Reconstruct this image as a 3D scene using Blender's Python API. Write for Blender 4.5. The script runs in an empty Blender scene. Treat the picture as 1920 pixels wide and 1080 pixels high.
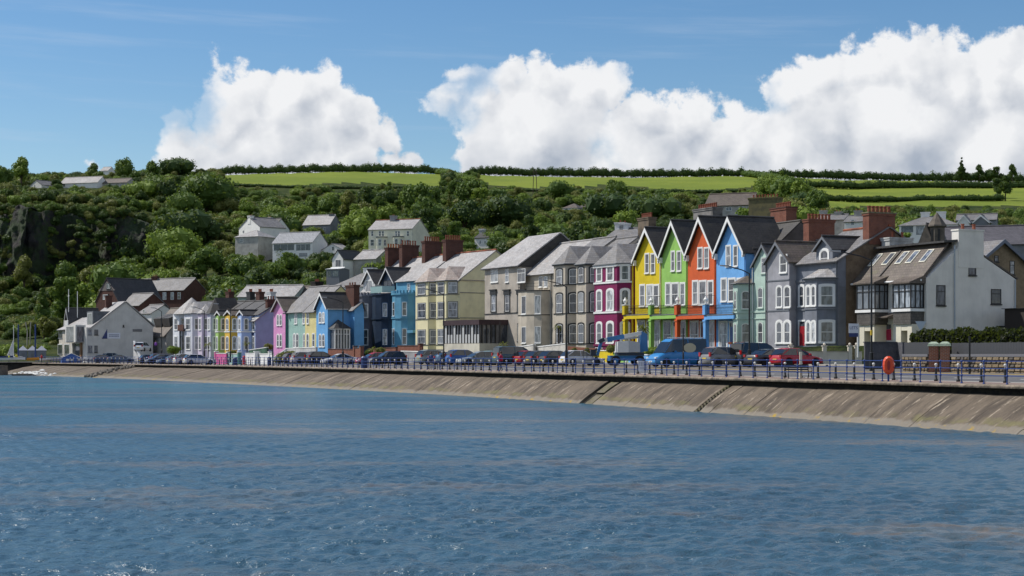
import bpy, bmesh, math, random
import numpy as np
from mathutils import Vector, Matrix, Euler, noise as mnoise
random.seed(7); np.random.seed(7)
SC = bpy.context.scene
COL = SC.collection
F, CX, HY, CZ = 3200.0, 960.0, 666.0, 1.5      # focal length in photo pixels, optical axis, horizon row, eye height
ZW = -2.0                                      # sea level

# ------------------------------------------------------------------ camera
cam = bpy.data.cameras.new('camera'); cam_o = bpy.data.objects.new('camera', cam); COL.objects.link(cam_o)
cam.lens = 60.0; cam.sensor_width = 36.0; cam.shift_y = 126/1920; cam.clip_end = 20000; cam.clip_start = 0.5
cam_o.location = (0, 0, CZ); cam_o.rotation_euler = (math.radians(90), 0, 0)
SC.camera = cam_o

# ------------------------------------------------------------------ light
SUN_EL = math.radians(50)
SUN_H = Vector((-0.90, 0.32)).normalized()      # horizontal direction towards the sun
SUN_DIR = Vector((SUN_H.x*math.cos(SUN_EL), SUN_H.y*math.cos(SUN_EL), math.sin(SUN_EL)))
sun = bpy.data.lights.new('sun', 'SUN'); sun.energy = 4.7; sun.angle = math.radians(0.5); sun.color = (1, 0.95, 0.88)
sun_o = bpy.data.objects.new('sun', sun); COL.objects.link(sun_o)
sun_o.rotation_euler = (-SUN_DIR).to_track_quat('-Z', 'Y').to_euler()
SC.view_settings.view_transform = 'Standard'; SC.view_settings.look = 'None'
SC.view_settings.gamma = 1; SC.view_settings.use_curve_mapping = False
SC.view_settings.exposure = 0.1

def N(nt, typ, **kw):
    n = nt.nodes.new(typ)
    for k, v in kw.items():
        if k.startswith('i_'):
            n.inputs[k[2:].replace('_', ' ')].default_value = v
        elif k.startswith('n_'):
            n.inputs[int(k[2:])].default_value = v
        else:
            setattr(n, k, v)
    return n
def M_(nt, op, a, b=None, c=None, clamp=False):
    n = nt.nodes.new('ShaderNodeMath'); n.operation = op; n.use_clamp = clamp
    for i, v in enumerate((a, b, c)):
        if v is None: continue
        if isinstance(v, (int, float)): n.inputs[i].default_value = v
        else: nt.links.new(v, n.inputs[i])
    return n.outputs[0]
def MIX(nt, fac, a, b):
    n = nt.nodes.new('ShaderNodeMix'); n.data_type = 'RGBA'
    for i, v in ((0, fac), (6, a), (7, b)):
        if isinstance(v, (int, float)): n.inputs[i].default_value = v
        elif isinstance(v, (tuple, list)): n.inputs[i].default_value = (*v[:3], 1)
        else: nt.links.new(v, n.inputs[i])
    return n.outputs[2]
def SMOOTH(nt, x, a, b):
    n = nt.nodes.new('ShaderNodeMapRange'); n.interpolation_type = 'SMOOTHSTEP'
    nt.links.new(x, n.inputs[0]); n.inputs[1].default_value = a; n.inputs[2].default_value = b
    return n.outputs[0]

# ------------------------------------------------------------------ world: Nishita sky and cumulus clouds
world = bpy.data.worlds.new('World'); SC.world = world; world.use_nodes = True; world.cycles.sampling_method = 'MANUAL'; world.cycles.sample_map_resolution = 256
nt = world.node_tree; nt.nodes.clear()
out = nt.nodes.new('ShaderNodeOutputWorld'); bg = nt.nodes.new('ShaderNodeBackground'); bg.inputs[1].default_value = 0.085
nt.links.new(bg.outputs[0], out.inputs[0])
sky = nt.nodes.new('ShaderNodeTexSky'); sky.sky_type = 'NISHITA'; sky.sun_disc = False
sky.sun_elevation = SUN_EL; sky.sun_rotation = math.atan2(SUN_H.x, SUN_H.y)
sky.air_density = 1.0; sky.dust_density = 0.15; sky.ozone_density = 3.0; sky.altitude = 0
tc = nt.nodes.new('ShaderNodeTexCoord'); sep = nt.nodes.new('ShaderNodeSeparateXYZ'); nt.links.new(tc.outputs['Generated'], sep.inputs[0])
az0 = M_(nt, 'ARCTAN2', sep.outputs[0], sep.outputs[1])
el0 = M_(nt, 'ARCSINE', sep.outputs[2])
def pxaz(px): return math.atan((px-CX)/F)
def pyel(px, py): return math.atan((HY-py)/math.hypot(F, px-CX))
BLOBS = [(350,275,72),(440,210,84),(478,152,46),(545,172,72),(600,148,54),(618,215,78),(690,222,48),(500,290,118),(640,300,84),(735,240,34),(328,222,34),(745,300,40),(408,160,26),
  (852,190,50),(872,128,32),(950,150,66),(1020,150,60),(1085,165,66),(1145,150,56),(1000,270,160),(1225,205,60),(1280,212,58),(1335,255,62),(1200,300,120),(1400,290,76),(1460,300,90),(958,90,14),(866,165,36),
  (1478,190,60),(1545,155,68),(1630,140,74),(1705,140,84),(1790,150,82),(1880,150,82),(1690,260,160),(1560,265,112),(1880,280,150),(1990,170,100),(2090,240,120),(165,318,10),(380,325,84),(560,330,90),(1130,335,105),(1290,335,100),(1500,330,110),(905,215,80)]
az_, el_ = az0, el0
cbp = nt.nodes.new('ShaderNodeCombineXYZ'); nt.links.new(az_, cbp.inputs[0]); nt.links.new(el_, cbp.inputs[1]); V0 = cbp.outputs[0]
def tex(scale, det, rough, vec=None):
    n = N(nt, 'ShaderNodeTexNoise', i_Scale=scale, i_Detail=det, i_Roughness=rough); nt.links.new(vec or V0, n.inputs['Vector']); return n
w1 = tex(17.0, 7.0, 0.56)
off = nt.nodes.new('ShaderNodeVectorMath'); off.operation = 'SUBTRACT'; nt.links.new(w1.outputs['Color'], off.inputs[0]); off.inputs[1].default_value = (0.5, 0.5, 0.5)
ms_ = nt.nodes.new('ShaderNodeVectorMath'); ms_.operation = 'MULTIPLY_ADD'; nt.links.new(off.outputs[0], ms_.inputs[0]); ms_.inputs[1].default_value = (0.062, 0.062, 0); nt.links.new(V0, ms_.inputs[2])
PW = ms_.outputs[0]
def field(vec):
    acc = None
    for bx_, by_, br_ in BLOBS:
        d_ = nt.nodes.new('ShaderNodeVectorMath'); d_.operation = 'DISTANCE'; nt.links.new(vec, d_.inputs[0]); d_.inputs[1].default_value = (pxaz(bx_), pyel(bx_, by_), 0)
        v_ = M_(nt, 'SUBTRACT', (br_+6)/3200.0, d_.outputs['Value'])
        acc = v_ if acc is None else M_(nt, 'MAXIMUM', acc, v_)
    return acc
def far_field(vec_off):  # clouds outside the view, coverage raised to whiten the fill light
    a_ = nt.nodes.new('ShaderNodeVectorMath'); a_.operation = 'MULTIPLY_ADD'; nt.links.new(tc.outputs['Generated'], a_.inputs[0]); a_.inputs[1].default_value = (1, 1, 2.2); a_.inputs[2].default_value = vec_off
    w2 = tex(3.2, 5.0, 0.55, a_.outputs[0])
    return M_(nt, 'MULTIPLY', M_(nt, 'MULTIPLY', M_(nt, 'SUBTRACT', w2.outputs[0], 0.49), 0.3), M_(nt, 'SUBTRACT', 1.0, SMOOTH(nt, el0, 0.35, 1.2)))
inside = M_(nt, 'LESS_THAN', M_(nt, 'ABSOLUTE', az0), 0.36)
def both(vec, o_):
    m_ = nt.nodes.new('ShaderNodeMix'); nt.links.new(inside, m_.inputs[0]); nt.links.new(far_field(o_), m_.inputs[2]); nt.links.new(field(vec), m_.inputs[3]); return m_.outputs[0]
sh_ = nt.nodes.new('ShaderNodeVectorMath'); sh_.operation = 'ADD'; nt.links.new(PW, sh_.inputs[0]); sh_.inputs[1].default_value = (-0.006, 0.008, 0)
F0 = both(PW, (0, 0, 0)); F1 = both(sh_.outputs[0], (-0.02, 0, 0.03))
w3 = tex(75.0, 8.0, 0.62)
D0 = M_(nt, 'ADD', F0, M_(nt, 'MULTIPLY', M_(nt, 'SUBTRACT', w3.outputs[0], 0.52), 0.021))
lit1 = M_(nt, 'MULTIPLY', M_(nt, 'SUBTRACT', F0, F1), 100.0)
def lump(daz, del_, scale, det):
    a_ = nt.nodes.new('ShaderNodeVectorMath'); a_.operation = 'ADD'; nt.links.new(V0, a_.inputs[0]); a_.inputs[1].default_value = (daz, del_, 0); return tex(scale, det, 0.52, a_.outputs[0]).outputs[0]
lit2 = M_(nt, 'SUBTRACT', lump(0, 0, 21.0, 4.0), lump(-0.007, 0.012, 21.0, 4.0))
holes = SMOOTH(nt, M_(nt, 'SUBTRACT', lump(0.3, 0.1, 13.0, 6.0), M_(nt, 'MULTIPLY', F0, 6.0)), 0.46, 0.62)
alpha = SMOOTH(nt, D0, 0.0, 0.0055)
alpha = M_(nt, 'MULTIPLY', alpha, M_(nt, 'SUBTRACT', 1.0, M_(nt, 'MULTIPLY', holes, 0.75)), clamp=True)
bright = M_(nt, 'MULTIPLY_ADD', lit1, 0.30, 0.52)
bright = M_(nt, 'MULTIPLY_ADD', lit2, 1.7, bright)
bright = M_(nt, 'MULTIPLY_ADD', M_(nt, 'SUBTRACT', 1.0, SMOOTH(nt, D0, 0.0, 0.02)), 0.16, bright)
bright = M_(nt, 'MULTIPLY_ADD', SMOOTH(nt, el0, 0.095, 0.165), 0.22, bright)
bright = M_(nt, 'MINIMUM', M_(nt, 'MAXIMUM', bright, 0.0), 1.0)
CLOUD_DARK, CLOUD_LIT = (4.2, 4.8, 5.8), (9.7, 9.8, 10.0)
ccol = MIX(nt, bright, CLOUD_DARK, CLOUD_LIT)
# thin high streaks
st = nt.nodes.new('ShaderNodeCombineXYZ'); nt.links.new(M_(nt, 'MULTIPLY', az0, 3.0), st.inputs[0]); nt.links.new(M_(nt, 'MULTIPLY_ADD', az0, 1.5, M_(nt, 'MULTIPLY', el0, 45.0)), st.inputs[1])
sn = N(nt, 'ShaderNodeTexNoise', i_Scale=1.6, i_Detail=5.0, i_Roughness=0.6); nt.links.new(st.outputs[0], sn.inputs['Vector'])
cir = M_(nt, 'MULTIPLY', SMOOTH(nt, sn.outputs[0], 0.5, 0.8), 0.22)
hs = nt.nodes.new('ShaderNodeHueSaturation'); hs.inputs['Hue'].default_value = 0.502; hs.inputs['Saturation'].default_value = 1.24; hs.inputs['Value'].default_value = 1.13
nt.links.new(sky.outputs[0], hs.inputs['Color'])
skyc = MIX(nt, cir, hs.outputs[0], (6.5, 7.4, 8.8))
full = MIX(nt, alpha, skyc, ccol)
# below the horizon nothing but sky colour
nt.links.new(full, bg.inputs[0])

# ------------------------------------------------------------------ helpers
def W(px, py, s): return Vector(((px-CX)/s, F/s, CZ-(py-HY)/s))
def tag(o, label=None, cat=None, group=None, kind=None):
    if label: o['label'] = label
    if cat: o['category'] = cat
    if group: o['group'] = group
    if kind: o['kind'] = kind
    return o
def empty(name, loc=(0, 0, 0), rz=0.0, parent=None):
    o = bpy.data.objects.new(name, None); COL.objects.link(o); o.location = loc; o.rotation_euler = (0, 0, rz)
    o.empty_display_size = 0.3
    if parent: o.parent = parent
    return o
def place(name, mesh, parent=None, loc=(0, 0, 0), rot=(0, 0, 0), scale=(1, 1, 1)):
    o = bpy.data.objects.new(name, mesh); COL.objects.link(o); o.location = loc; o.rotation_euler = rot; o.scale = scale
    if parent: o.parent = parent
    return o
def kids(o): return [c for c in bpy.data.objects if c.parent is o]
def copy_tree(o, children=None, parent=None, loc=None, rz=None):
    c = o.copy(); COL.objects.link(c); c.parent = parent
    if loc is not None: c.location = loc
    if rz is not None: c.rotation_euler = (0, 0, rz)
    for ch, sub in (children or []): copy_tree(ch, sub, c)
    return c
def tree_of(o): return [(c, tree_of(c)) for c in o.children]

class MB:
    def __init__(self): self.v = []; self.f = []; self.m = []; self.xf = None
    def add(self, vs, fs, m=0):
        b = len(self.v); self.v += [tuple(p) for p in vs]
        for f in fs: self.f.append([b+i for i in f]); self.m.append(m)
        return self
    def box(self, x0, x1, y0, y1, z0, z1, m=0):
        return self.add([(x0,y0,z0),(x1,y0,z0),(x1,y1,z0),(x0,y1,z0),(x0,y0,z1),(x1,y0,z1),(x1,y1,z1),(x0,y1,z1)],
                 [(0,3,2,1),(4,5,6,7),(0,1,5,4),(1,2,6,5),(2,3,7,6),(3,0,4,7)], m)
    def prism(self, bot, top, m=0):                      # two rings of equal length
        n = len(bot)
        return self.add(list(bot)+list(top), [tuple(range(n))[::-1], tuple(range(n, 2*n))]+[(i,(i+1)%n,n+(i+1)%n,n+i) for i in range(n)], m)
    def extrude(self, ring, vec, m=0):
        vec = Vector(vec); return self.prism([Vector(p) for p in ring], [Vector(p)+vec for p in ring], m)
    def tube(self, pts, r, m=0, n=6, r2=None):
        pts = [Vector(p) for p in pts]; rings = []
        for i, p in enumerate(pts):
            d = (pts[min(i+1,len(pts)-1)]-pts[max(i-1,0)]).normalized()
            a = d.orthogonal().normalized(); b = d.cross(a)
            rr = r if r2 is None else r+(r2-r)*i/(len(pts)-1)
            if isinstance(r, (list, tuple)): rr = r[i]
            rings.append([p+a*rr*math.cos(2*math.pi*k/n)+b*rr*math.sin(2*math.pi*k/n) for k in range(n)])
        b0 = len(self.v)
        for R in rings: self.v += [tuple(q) for q in R]
        for i in range(len(pts)-1):
            for k in range(n):
                self.f.append([b0+i*n+k, b0+i*n+(k+1)%n, b0+(i+1)*n+(k+1)%n, b0+(i+1)*n+k]); self.m.append(m)
        self.f.append([b0+k for k in range(n)][::-1]); self.m.append(m)
        self.f.append([b0+(len(pts)-1)*n+k for k in range(n)]); self.m.append(m)
        return self
    def lathe(self, prof, c=(0,0,0), n=12, m=0):         # prof: (r, z)
        b0 = len(self.v)
        for r, z in prof:
            for k in range(n):
                a = 2*math.pi*k/n; self.v.append((c[0]+r*math.cos(a), c[1]+r*math.sin(a), c[2]+z))
        for i in range(len(prof)-1):
            for k in range(n):
                self.f.append([b0+i*n+k, b0+i*n+(k+1)%n, b0+(i+1)*n+(k+1)%n, b0+(i+1)*n+k]); self.m.append(m)
        self.f.append([b0+k for k in range(n)][::-1]); self.m.append(m)
        self.f.append([b0+(len(prof)-1)*n+k for k in range(n)]); self.m.append(m)
        return self
    def mesh(self, name, mats, smooth=False):
        me = bpy.data.meshes.new(name); me.from_pydata(self.v, [], self.f)
        mats = mats if isinstance(mats, (list, tuple)) else [mats]
        for m in mats: me.materials.append(m)
        me.polygons.foreach_set('material_index', self.m)
        if smooth: me.polygons.foreach_set('use_smooth', [True]*len(self.f))
        me.update()
        bm = bmesh.new(); bm.from_mesh(me); bmesh.ops.recalc_face_normals(bm, faces=bm.faces); bm.to_mesh(me); bm.free()
        return me
    def build(self, name, mats, parent=None, smooth=False, loc=(0, 0, 0), rot=(0, 0, 0)):
        if not self.f: return None
        return place(name, self.mesh(name, mats, smooth), parent, loc, rot)

def np_mesh(name, verts, quads, mats, smooth=False, mi=None):
    me = bpy.data.meshes.new(name); verts = np.asarray(verts, dtype=np.float32); quads = np.asarray(quads, dtype=np.int32)
    k = quads.shape[1]
    me.vertices.add(len(verts)); me.vertices.foreach_set('co', verts.ravel())
    me.loops.add(quads.size); me.loops.foreach_set('vertex_index', quads.ravel())
    me.polygons.add(len(quads)); me.polygons.foreach_set('loop_start', np.arange(0, quads.size, k, dtype=np.int32))
    me.polygons.foreach_set('loop_total', np.full(len(quads), k, dtype=np.int32))
    for m in (mats if isinstance(mats, (list, tuple)) else [mats]): me.materials.append(m)
    if mi is not None: me.polygons.foreach_set('material_index', np.asarray(mi, dtype=np.int32))
    if smooth: me.polygons.foreach_set('use_smooth', np.ones(len(quads), dtype=bool))
    me.update(calc_edges=True); me.validate()
    return me

# ------------------------------------------------------------------ materials
MATS = {}
def mat(name):
    m = bpy.data.materials.new(name); m.use_nodes = True; t = m.node_tree
    return m, t, t.nodes['Principled BSDF']
def coords(t, kind='Object', scale=None):
    c = t.nodes.new('ShaderNodeTexCoord'); o = c.outputs[kind]
    if scale:
        v = t.nodes.new('ShaderNodeVectorMath'); v.operation = 'MULTIPLY'; t.links.new(o, v.inputs[0]); v.inputs[1].default_value = scale; o = v.outputs[0]
    return o
def noise(t, vec, scale, detail=4, rough=0.55):
    n = t.nodes.new('ShaderNodeTexNoise'); n.inputs['Scale'].default_value = scale; n.inputs['Detail'].default_value = detail; n.inputs['Roughness'].default_value = rough
    if vec is not None: t.links.new(vec, n.inputs['Vector'])
    return n.outputs[0]
def bump(t, p, h, strength=0.3, dist=0.02):
    b = t.nodes.new('ShaderNodeBump'); b.inputs['Strength'].default_value = strength; b.inputs['Distance'].default_value = dist
    t.links.new(h, b.inputs['Height']); t.links.new(b.outputs[0], p.inputs['Normal'])
def sc(c, k): return tuple(min(1, x*k) for x in c[:3])
def paint(name, col, rough=0.75, dirt=0.14, grain=0.3):
    dirt *= 2.2
    if name in MATS: return MATS[name]
    m, t, p = mat(name); o = coords(t)
    n1 = noise(t, o, 0.7, 5); n2 = noise(t, coords(t, 'Object', (3.5, 3.5, 0.35)), 1.0, 5, 0.6)
    c = MIX(t, SMOOTH(t, n1, 0.35, 0.72), col, sc(col, 1-dirt*1.2))
    c = MIX(t, M_(t, 'MULTIPLY', SMOOTH(t, n2, 0.5, 0.8), dirt*2.2), c, sc([x*0.55+0.04 for x in col], 1))
    t.links.new(c, p.inputs['Base Color']); p.inputs['Roughness'].default_value = rough
    p.inputs['Specular IOR Level'].default_value = 0.3
    if grain: bump(t, p, noise(t, o, 14, 3), grain, 0.02)
    MATS[name] = m; return m
def plain(name, col, rough=0.5, metal=0.0, spec=0.5, coat=0.0):
    if name in MATS: return MATS[name]
    m, t, p = mat(name); o = coords(t)
    c = MIX(t, noise(t, o, 3.0, 3), sc(col, 0.88), sc(col, 1.1))
    t.links.new(c, p.inputs['Base Color'])
    p.inputs['Roughness'].default_value = rough; p.inputs['Metallic'].default_value = metal; p.inputs['Specular IOR Level'].default_value = spec
    p.inputs['Coat Weight'].default_value = coat; p.inputs['Coat Roughness'].default_value = 0.08
    MATS[name] = m; return m
def slate(name, col, patch=0.35, lichen=None, course=0.24, rough=0.6):
    if name in MATS: return MATS[name]
    m, t, p = mat(name); o = coords(t)
    se = t.nodes.new('ShaderNodeSeparateXYZ'); t.links.new(o, se.inputs[0])
    cb = t.nodes.new('ShaderNodeCombineXYZ'); t.links.new(M_(t, 'ADD', se.outputs[0], se.outputs[1]), cb.inputs[0]); t.links.new(se.outputs[2], cb.inputs[1])
    br = t.nodes.new('ShaderNodeTexBrick'); t.links.new(cb.outputs[0], br.inputs['Vector'])
    br.inputs['Scale'].default_value = 1.0; br.inputs['Brick Width'].default_value = 0.36; br.inputs['Row Height'].default_value = course
    br.inputs['Mortar Size'].default_value = 0.02; br.inputs['Mortar Smooth'].default_value = 0.6; br.inputs['Bias'].default_value = -0.1
    br.inputs['Color1'].default_value = (*sc(col, 1.18), 1); br.inputs['Color2'].default_value = (*sc(col, 0.78), 1); br.inputs['Mortar'].default_value = (*sc(col, 0.4), 1)
    n1 = noise(t, o, 0.45, 6, 0.65); n2 = noise(t, o, 2.6, 5, 0.6)
    c = MIX(t, M_(t, 'MULTIPLY', SMOOTH(t, n1, 0.4, 0.7), patch), br.outputs[0], sc(col, 1.75))
    c = MIX(t, M_(t, 'MULTIPLY', SMOOTH(t, n2, 0.5, 0.75), patch), c, sc(col, 0.55))
    if lichen: c = MIX(t, M_(t, 'MULTIPLY', SMOOTH(t, noise(t, o, 1.3, 6, 0.7), 0.52, 0.7), 0.6), c, lichen)
    t.links.new(c, p.inputs['Base Color']); p.inputs['Roughness'].default_value = rough; p.inputs['Specular IOR Level'].default_value = 0.35
    bump(t, p, br.outputs['Fac'], 0.5, -0.02)
    MATS[name] = m; return m
def brick(name, c1, c2, mortar, w=0.24, h=0.085, rough=0.85, size=0.012, n_=0.4):
    if name in MATS: return MATS[name]
    m, t, p = mat(name); o = coords(t)
    se = t.nodes.new('ShaderNodeSeparateXYZ'); t.links.new(o, se.inputs[0])
    cb = t.nodes.new('ShaderNodeCombineXYZ'); t.links.new(M_(t, 'ADD', se.outputs[0], se.outputs[1]), cb.inputs[0]); t.links.new(se.outputs[2], cb.inputs[1])
    br = t.nodes.new('ShaderNodeTexBrick'); t.links.new(cb.outputs[0], br.inputs['Vector'])
    br.inputs['Scale'].default_value = 1.0; br.inputs['Brick Width'].default_value = w; br.inputs['Row Height'].default_value = h; br.inputs['Mortar Size'].default_value = size
    br.inputs['Color1'].default_value = (*c1, 1); br.inputs['Color2'].default_value = (*c2, 1); br.inputs['Mortar'].default_value = (*mortar, 1)
    c = MIX(t, M_(t, 'MULTIPLY', SMOOTH(t, noise(t, o, 1.2, 6, 0.65), 0.42, 0.7), n_), br.outputs[0], sc(c2, 0.45))
    t.links.new(c, p.inputs['Base Color']); p.inputs['Roughness'].default_value = rough; p.inputs['Specular IOR Level'].default_value = 0.25
    bump(t, p, br.outputs['Fac'], 0.5, -0.01)
    MATS[name] = m; return m
def rough_mix(name, cols, scale=2.0, rough=0.9, b=0.6, bscale=12, bd=0.05):
    if name in MATS: return MATS[name]
    m, t, p = mat(name); o = coords(t); c = cols[0]
    for i, cc in enumerate(cols[1:]): c = MIX(t, SMOOTH(t, noise(t, o, scale*(1+0.9*i), 6, 0.65), 0.42, 0.64), c, cc)
    t.links.new(c, p.inputs['Base Color']); p.inputs['Roughness'].default_value = rough; p.inputs['Specular IOR Level'].default_value = 0.2
    bump(t, p, noise(t, o, bscale, 5), b, bd)
    MATS[name] = m; return m
def glass(name, base, rough=0.08, spec=0.8):
    if name in MATS: return MATS[name]
    m, t, p = mat(name); o = coords(t)
    oi = t.nodes.new('ShaderNodeObjectInfo')
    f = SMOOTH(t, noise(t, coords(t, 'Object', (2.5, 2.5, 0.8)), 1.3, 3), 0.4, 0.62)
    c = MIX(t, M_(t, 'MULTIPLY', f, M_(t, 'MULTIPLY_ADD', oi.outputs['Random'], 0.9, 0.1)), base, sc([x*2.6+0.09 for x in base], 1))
    t.links.new(c, p.inputs['Base Color']); p.inputs['Roughness'].default_value = rough; p.inputs['Specular IOR Level'].default_value = spec
    w = noise(t, o, 1.1, 2); bump(t, p, w, 0.08, 0.05)
    MATS[name] = m; return m
# ------------------------------------------------------------------ promenade line (sea wall edge)
RAIL = [(62,10.05,678.2),(100,10.4,678.4),(280,12.0,683.2),(430,13.7,686.6),(500,14.8,688.2),(620,16.7,690.2),(740,18.7,692.2),(930,21.8,695.4),(1090,24.6,699.6),
        (1219,27.0,703.4),(1326,29.1,706.6),(1448,31.5,710.6),(1588,34.0,715.6),(1682,35.9,718.8),(1826,38.6,724.0),(1907,40.1,727.4)]
_px = np.array([r[0] for r in RAIL], float); _s = np.array([r[1] for r in RAIL]); _y = np.array([r[2] for r in RAIL])
q = np.linspace(62, 1907, 400); S = np.interp(q, _px, _s); Yb = np.interp(q, _px, _y)
def sm(a, k):
    pad = np.concatenate([2*a[0]-a[k:0:-1], a, 2*a[-1]-a[-2:-k-2:-1]]); return np.convolve(pad, np.ones(2*k+1)/(2*k+1), 'valid')
S = sm(S, 24); Yb = sm(Yb, 24)
EX = (q-CX)/S; EY = F/S; EZ = CZ-(Yb-HY)/S
EZ = 0.08+0*(EZ)                                              # the deck is level
d0 = np.array([EX[0]-EX[12], EY[0]-EY[12]]); d0 /= np.linalg.norm(d0)
d1 = np.array([EX[-1]-EX[-30], EY[-1]-EY[-30]]); d1 /= np.linalg.norm(d1)
tr = np.arange(1, 70)*2.0
EX = np.concatenate([EX, EX[-1]+d1[0]*tr]); EY = np.concatenate([EY, EY[-1]+d1[1]*tr])
# resample: arc length from the far end
seg = np.hypot(np.diff(EX), np.diff(EY)); ARC = np.concatenate([[0], np.cumsum(seg)]); LEN = ARC[-1]
tx = np.gradient(EX, ARC); ty = np.gradient(EY, ARC); nl = np.hypot(tx, ty); tx /= nl; ty /= nl
tx = sm(tx, 8); ty = sm(ty, 8); nl = np.hypot(tx, ty); tx /= nl; ty /= nl
# tangent runs towards the camera; inland normal points to +X side
NX, NY = -ty, tx
def edge(a, d=0.0):
    x = np.interp(a, ARC, EX); y = np.interp(a, ARC, EY); nx = np.interp(a, ARC, NX); ny = np.interp(a, ARC, NY)
    l = np.hypot(nx, ny); return x+d*nx/l, y+d*ny/l
def edge_dir(a):
    nx = np.interp(a, ARC, NX); ny = np.interp(a, ARC, NY); return math.atan2(-float(nx), float(ny))   # heading so local +y is inland
DECK = 0.08
def gz(d):     # ground height as a function of the distance behind the sea wall
    return float(np.interp(d, [0, 3.9, 4.0, 8, 13, 21, 30, 60], [DECK, DECK+0.03, DECK-0.07, DECK+0.1, 0.42, 0.62, 0.8, 0.9]))
def arc_of_px(px, d=0.0):
    aa = np.linspace(0, LEN, 3000); x, y = edge(aa, d); p = CX+F*x/np.maximum(y, 1); ok = y > 8
    return float(np.interp(px, p[ok], aa[ok]))
def wd(x, y):   # distance of a world point behind the wall
    aa = np.linspace(0, LEN, 1500); ex, ey = edge(aa); i = int(np.argmin((ex-x)**2+(ey-y)**2))
    nx = np.interp(aa[i], ARC, NX); ny = np.interp(aa[i], ARC, NY); return (x-ex[i])*nx+(y-ey[i])*ny

# ground materials
def ground_mat(name, col, col2, scale=1.5, rough=0.9, joints=None):
    m, t, p = mat(name); o = coords(t)
    c = MIX(t, SMOOTH(t, noise(t, o, scale*0.15, 5), 0.35, 0.65), col, col2)
    c = MIX(t, M_(t, 'MULTIPLY', noise(t, o, 9, 4, 0.7), 0.35), c, sc(col, 0.55))
    if joints:
        br = t.nodes.new('ShaderNodeTexBrick'); t.links.new(coords(t, 'UV'), br.inputs['Vector']); br.inputs['Scale'].default_value = 1
        br.inputs['Brick Width'].default_value = joints; br.inputs['Row Height'].default_value = joints*0.5; br.inputs['Mortar Size'].default_value = 0.02
        br.inputs['Color1'].default_value = (1,1,1,1); br.inputs['Color2'].default_value = (.85,.85,.85,1); br.inputs['Mortar'].default_value = (.5,.5,.5,1)
        mm = t.nodes.new('ShaderNodeMix'); mm.data_type = 'RGBA'; mm.blend_type = 'MULTIPLY'; mm.inputs[0].default_value = 1
        t.links.new(c, mm.inputs[6]); t.links.new(br.outputs[0], mm.inputs[7]); c = mm.outputs[2]
    t.links.new(c, p.inputs['Base Color']); p.inputs['Roughness'].default_value = rough
    bump(t, p, noise(t, o, 25, 3), 0.3, 0.01); return m
ASPH = ground_mat('asphalt', (0.085,0.085,0.09), (0.115,0.113,0.112)); ASPH2 = ground_mat('parking_asphalt', (0.10,0.093,0.088), (0.135,0.12,0.11))
PAVE = ground_mat('promenade_paving', (0.20,0.135,0.11), (0.24,0.17,0.14), joints=0.9); PAVE2 = ground_mat('concrete_paving', (0.24,0.225,0.2), (0.28,0.26,0.235), joints=0.9)
YEL = plain('yellow_road_paint', (0.55,0.36,0.05), 0.8); WHT = plain('white_road_paint', (0.7,0.7,0.68), 0.8)
DIRT = ground_mat('garden_soil', (0.10,0.09,0.05), (0.14,0.13,0.06))

def strip(name, d_list, mats, zf, a0=0.0, a1=None, step=2.0, parent=None, kind='structure'):
    a1 = LEN if a1 is None else a1
    aa = np.linspace(a0, a1, max(2, int((a1-a0)/step)+1)); vs = []; n = len(d_list)
    for a in aa:
        for d in d_list:
            x, y = edge(a, d); vs.append((float(x), float(y), zf(d)))
    fs = [(i*n+j, (i+1)*n+j, (i+1)*n+j+1, i*n+j+1) for i in range(len(aa)-1) for j in range(n-1)]
    me = np_mesh(name, vs, fs, mats)
    uv = me.uv_layers.new(name='UVMap'); L = np.zeros(len(me.loops)*2, np.float32); vi = np.zeros(len(me.loops), np.int32); me.loops.foreach_get('vertex_index', vi)
    L[0::2] = aa[vi//n]; L[1::2] = np.array(d_list)[vi % n]; uv.data.foreach_set('uv', L)
    o = place(name, me, parent)
    if kind: o['kind'] = kind
    return o
strip('promenade', [0.55, 2.0, 3.6], PAVE, lambda d: gz(d))
strip('kerb', [3.6, 3.601, 3.9, 3.901], plain('kerb_stone', (0.3,0.28,0.26), 0.8), lambda d: DECK+0.05 if 3.6005 < d < 3.9005 else (DECK+0.0 if d < 3.7 else DECK-0.1))
strip('road', [3.9, 5, 6.5, 8, 10, 12.4], ASPH, lambda d: gz(max(d, 4.0)))
strip('parking_bays', [12.4, 15, 18, 21.5], ASPH2, gz)
strip('pavement', [21.5, 21.501, 23.5], PAVE2, lambda d: gz(d)+(0.1 if d > 21.5005 else -0.05))
strip('yellow_line', [4.15, 4.40], YEL, lambda d: gz(max(d, 4.0))+0.006)
strip('yellow_line', [11.9, 12.15], YEL, lambda d: gz(d)+0.006)
for i in range(0, 60):
    a = i*6.0+2
    if a < LEN-10: strip('lane_marking', [8.1, 8.25], WHT, lambda d: gz(d)+0.006, a, a+2.5)

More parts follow.
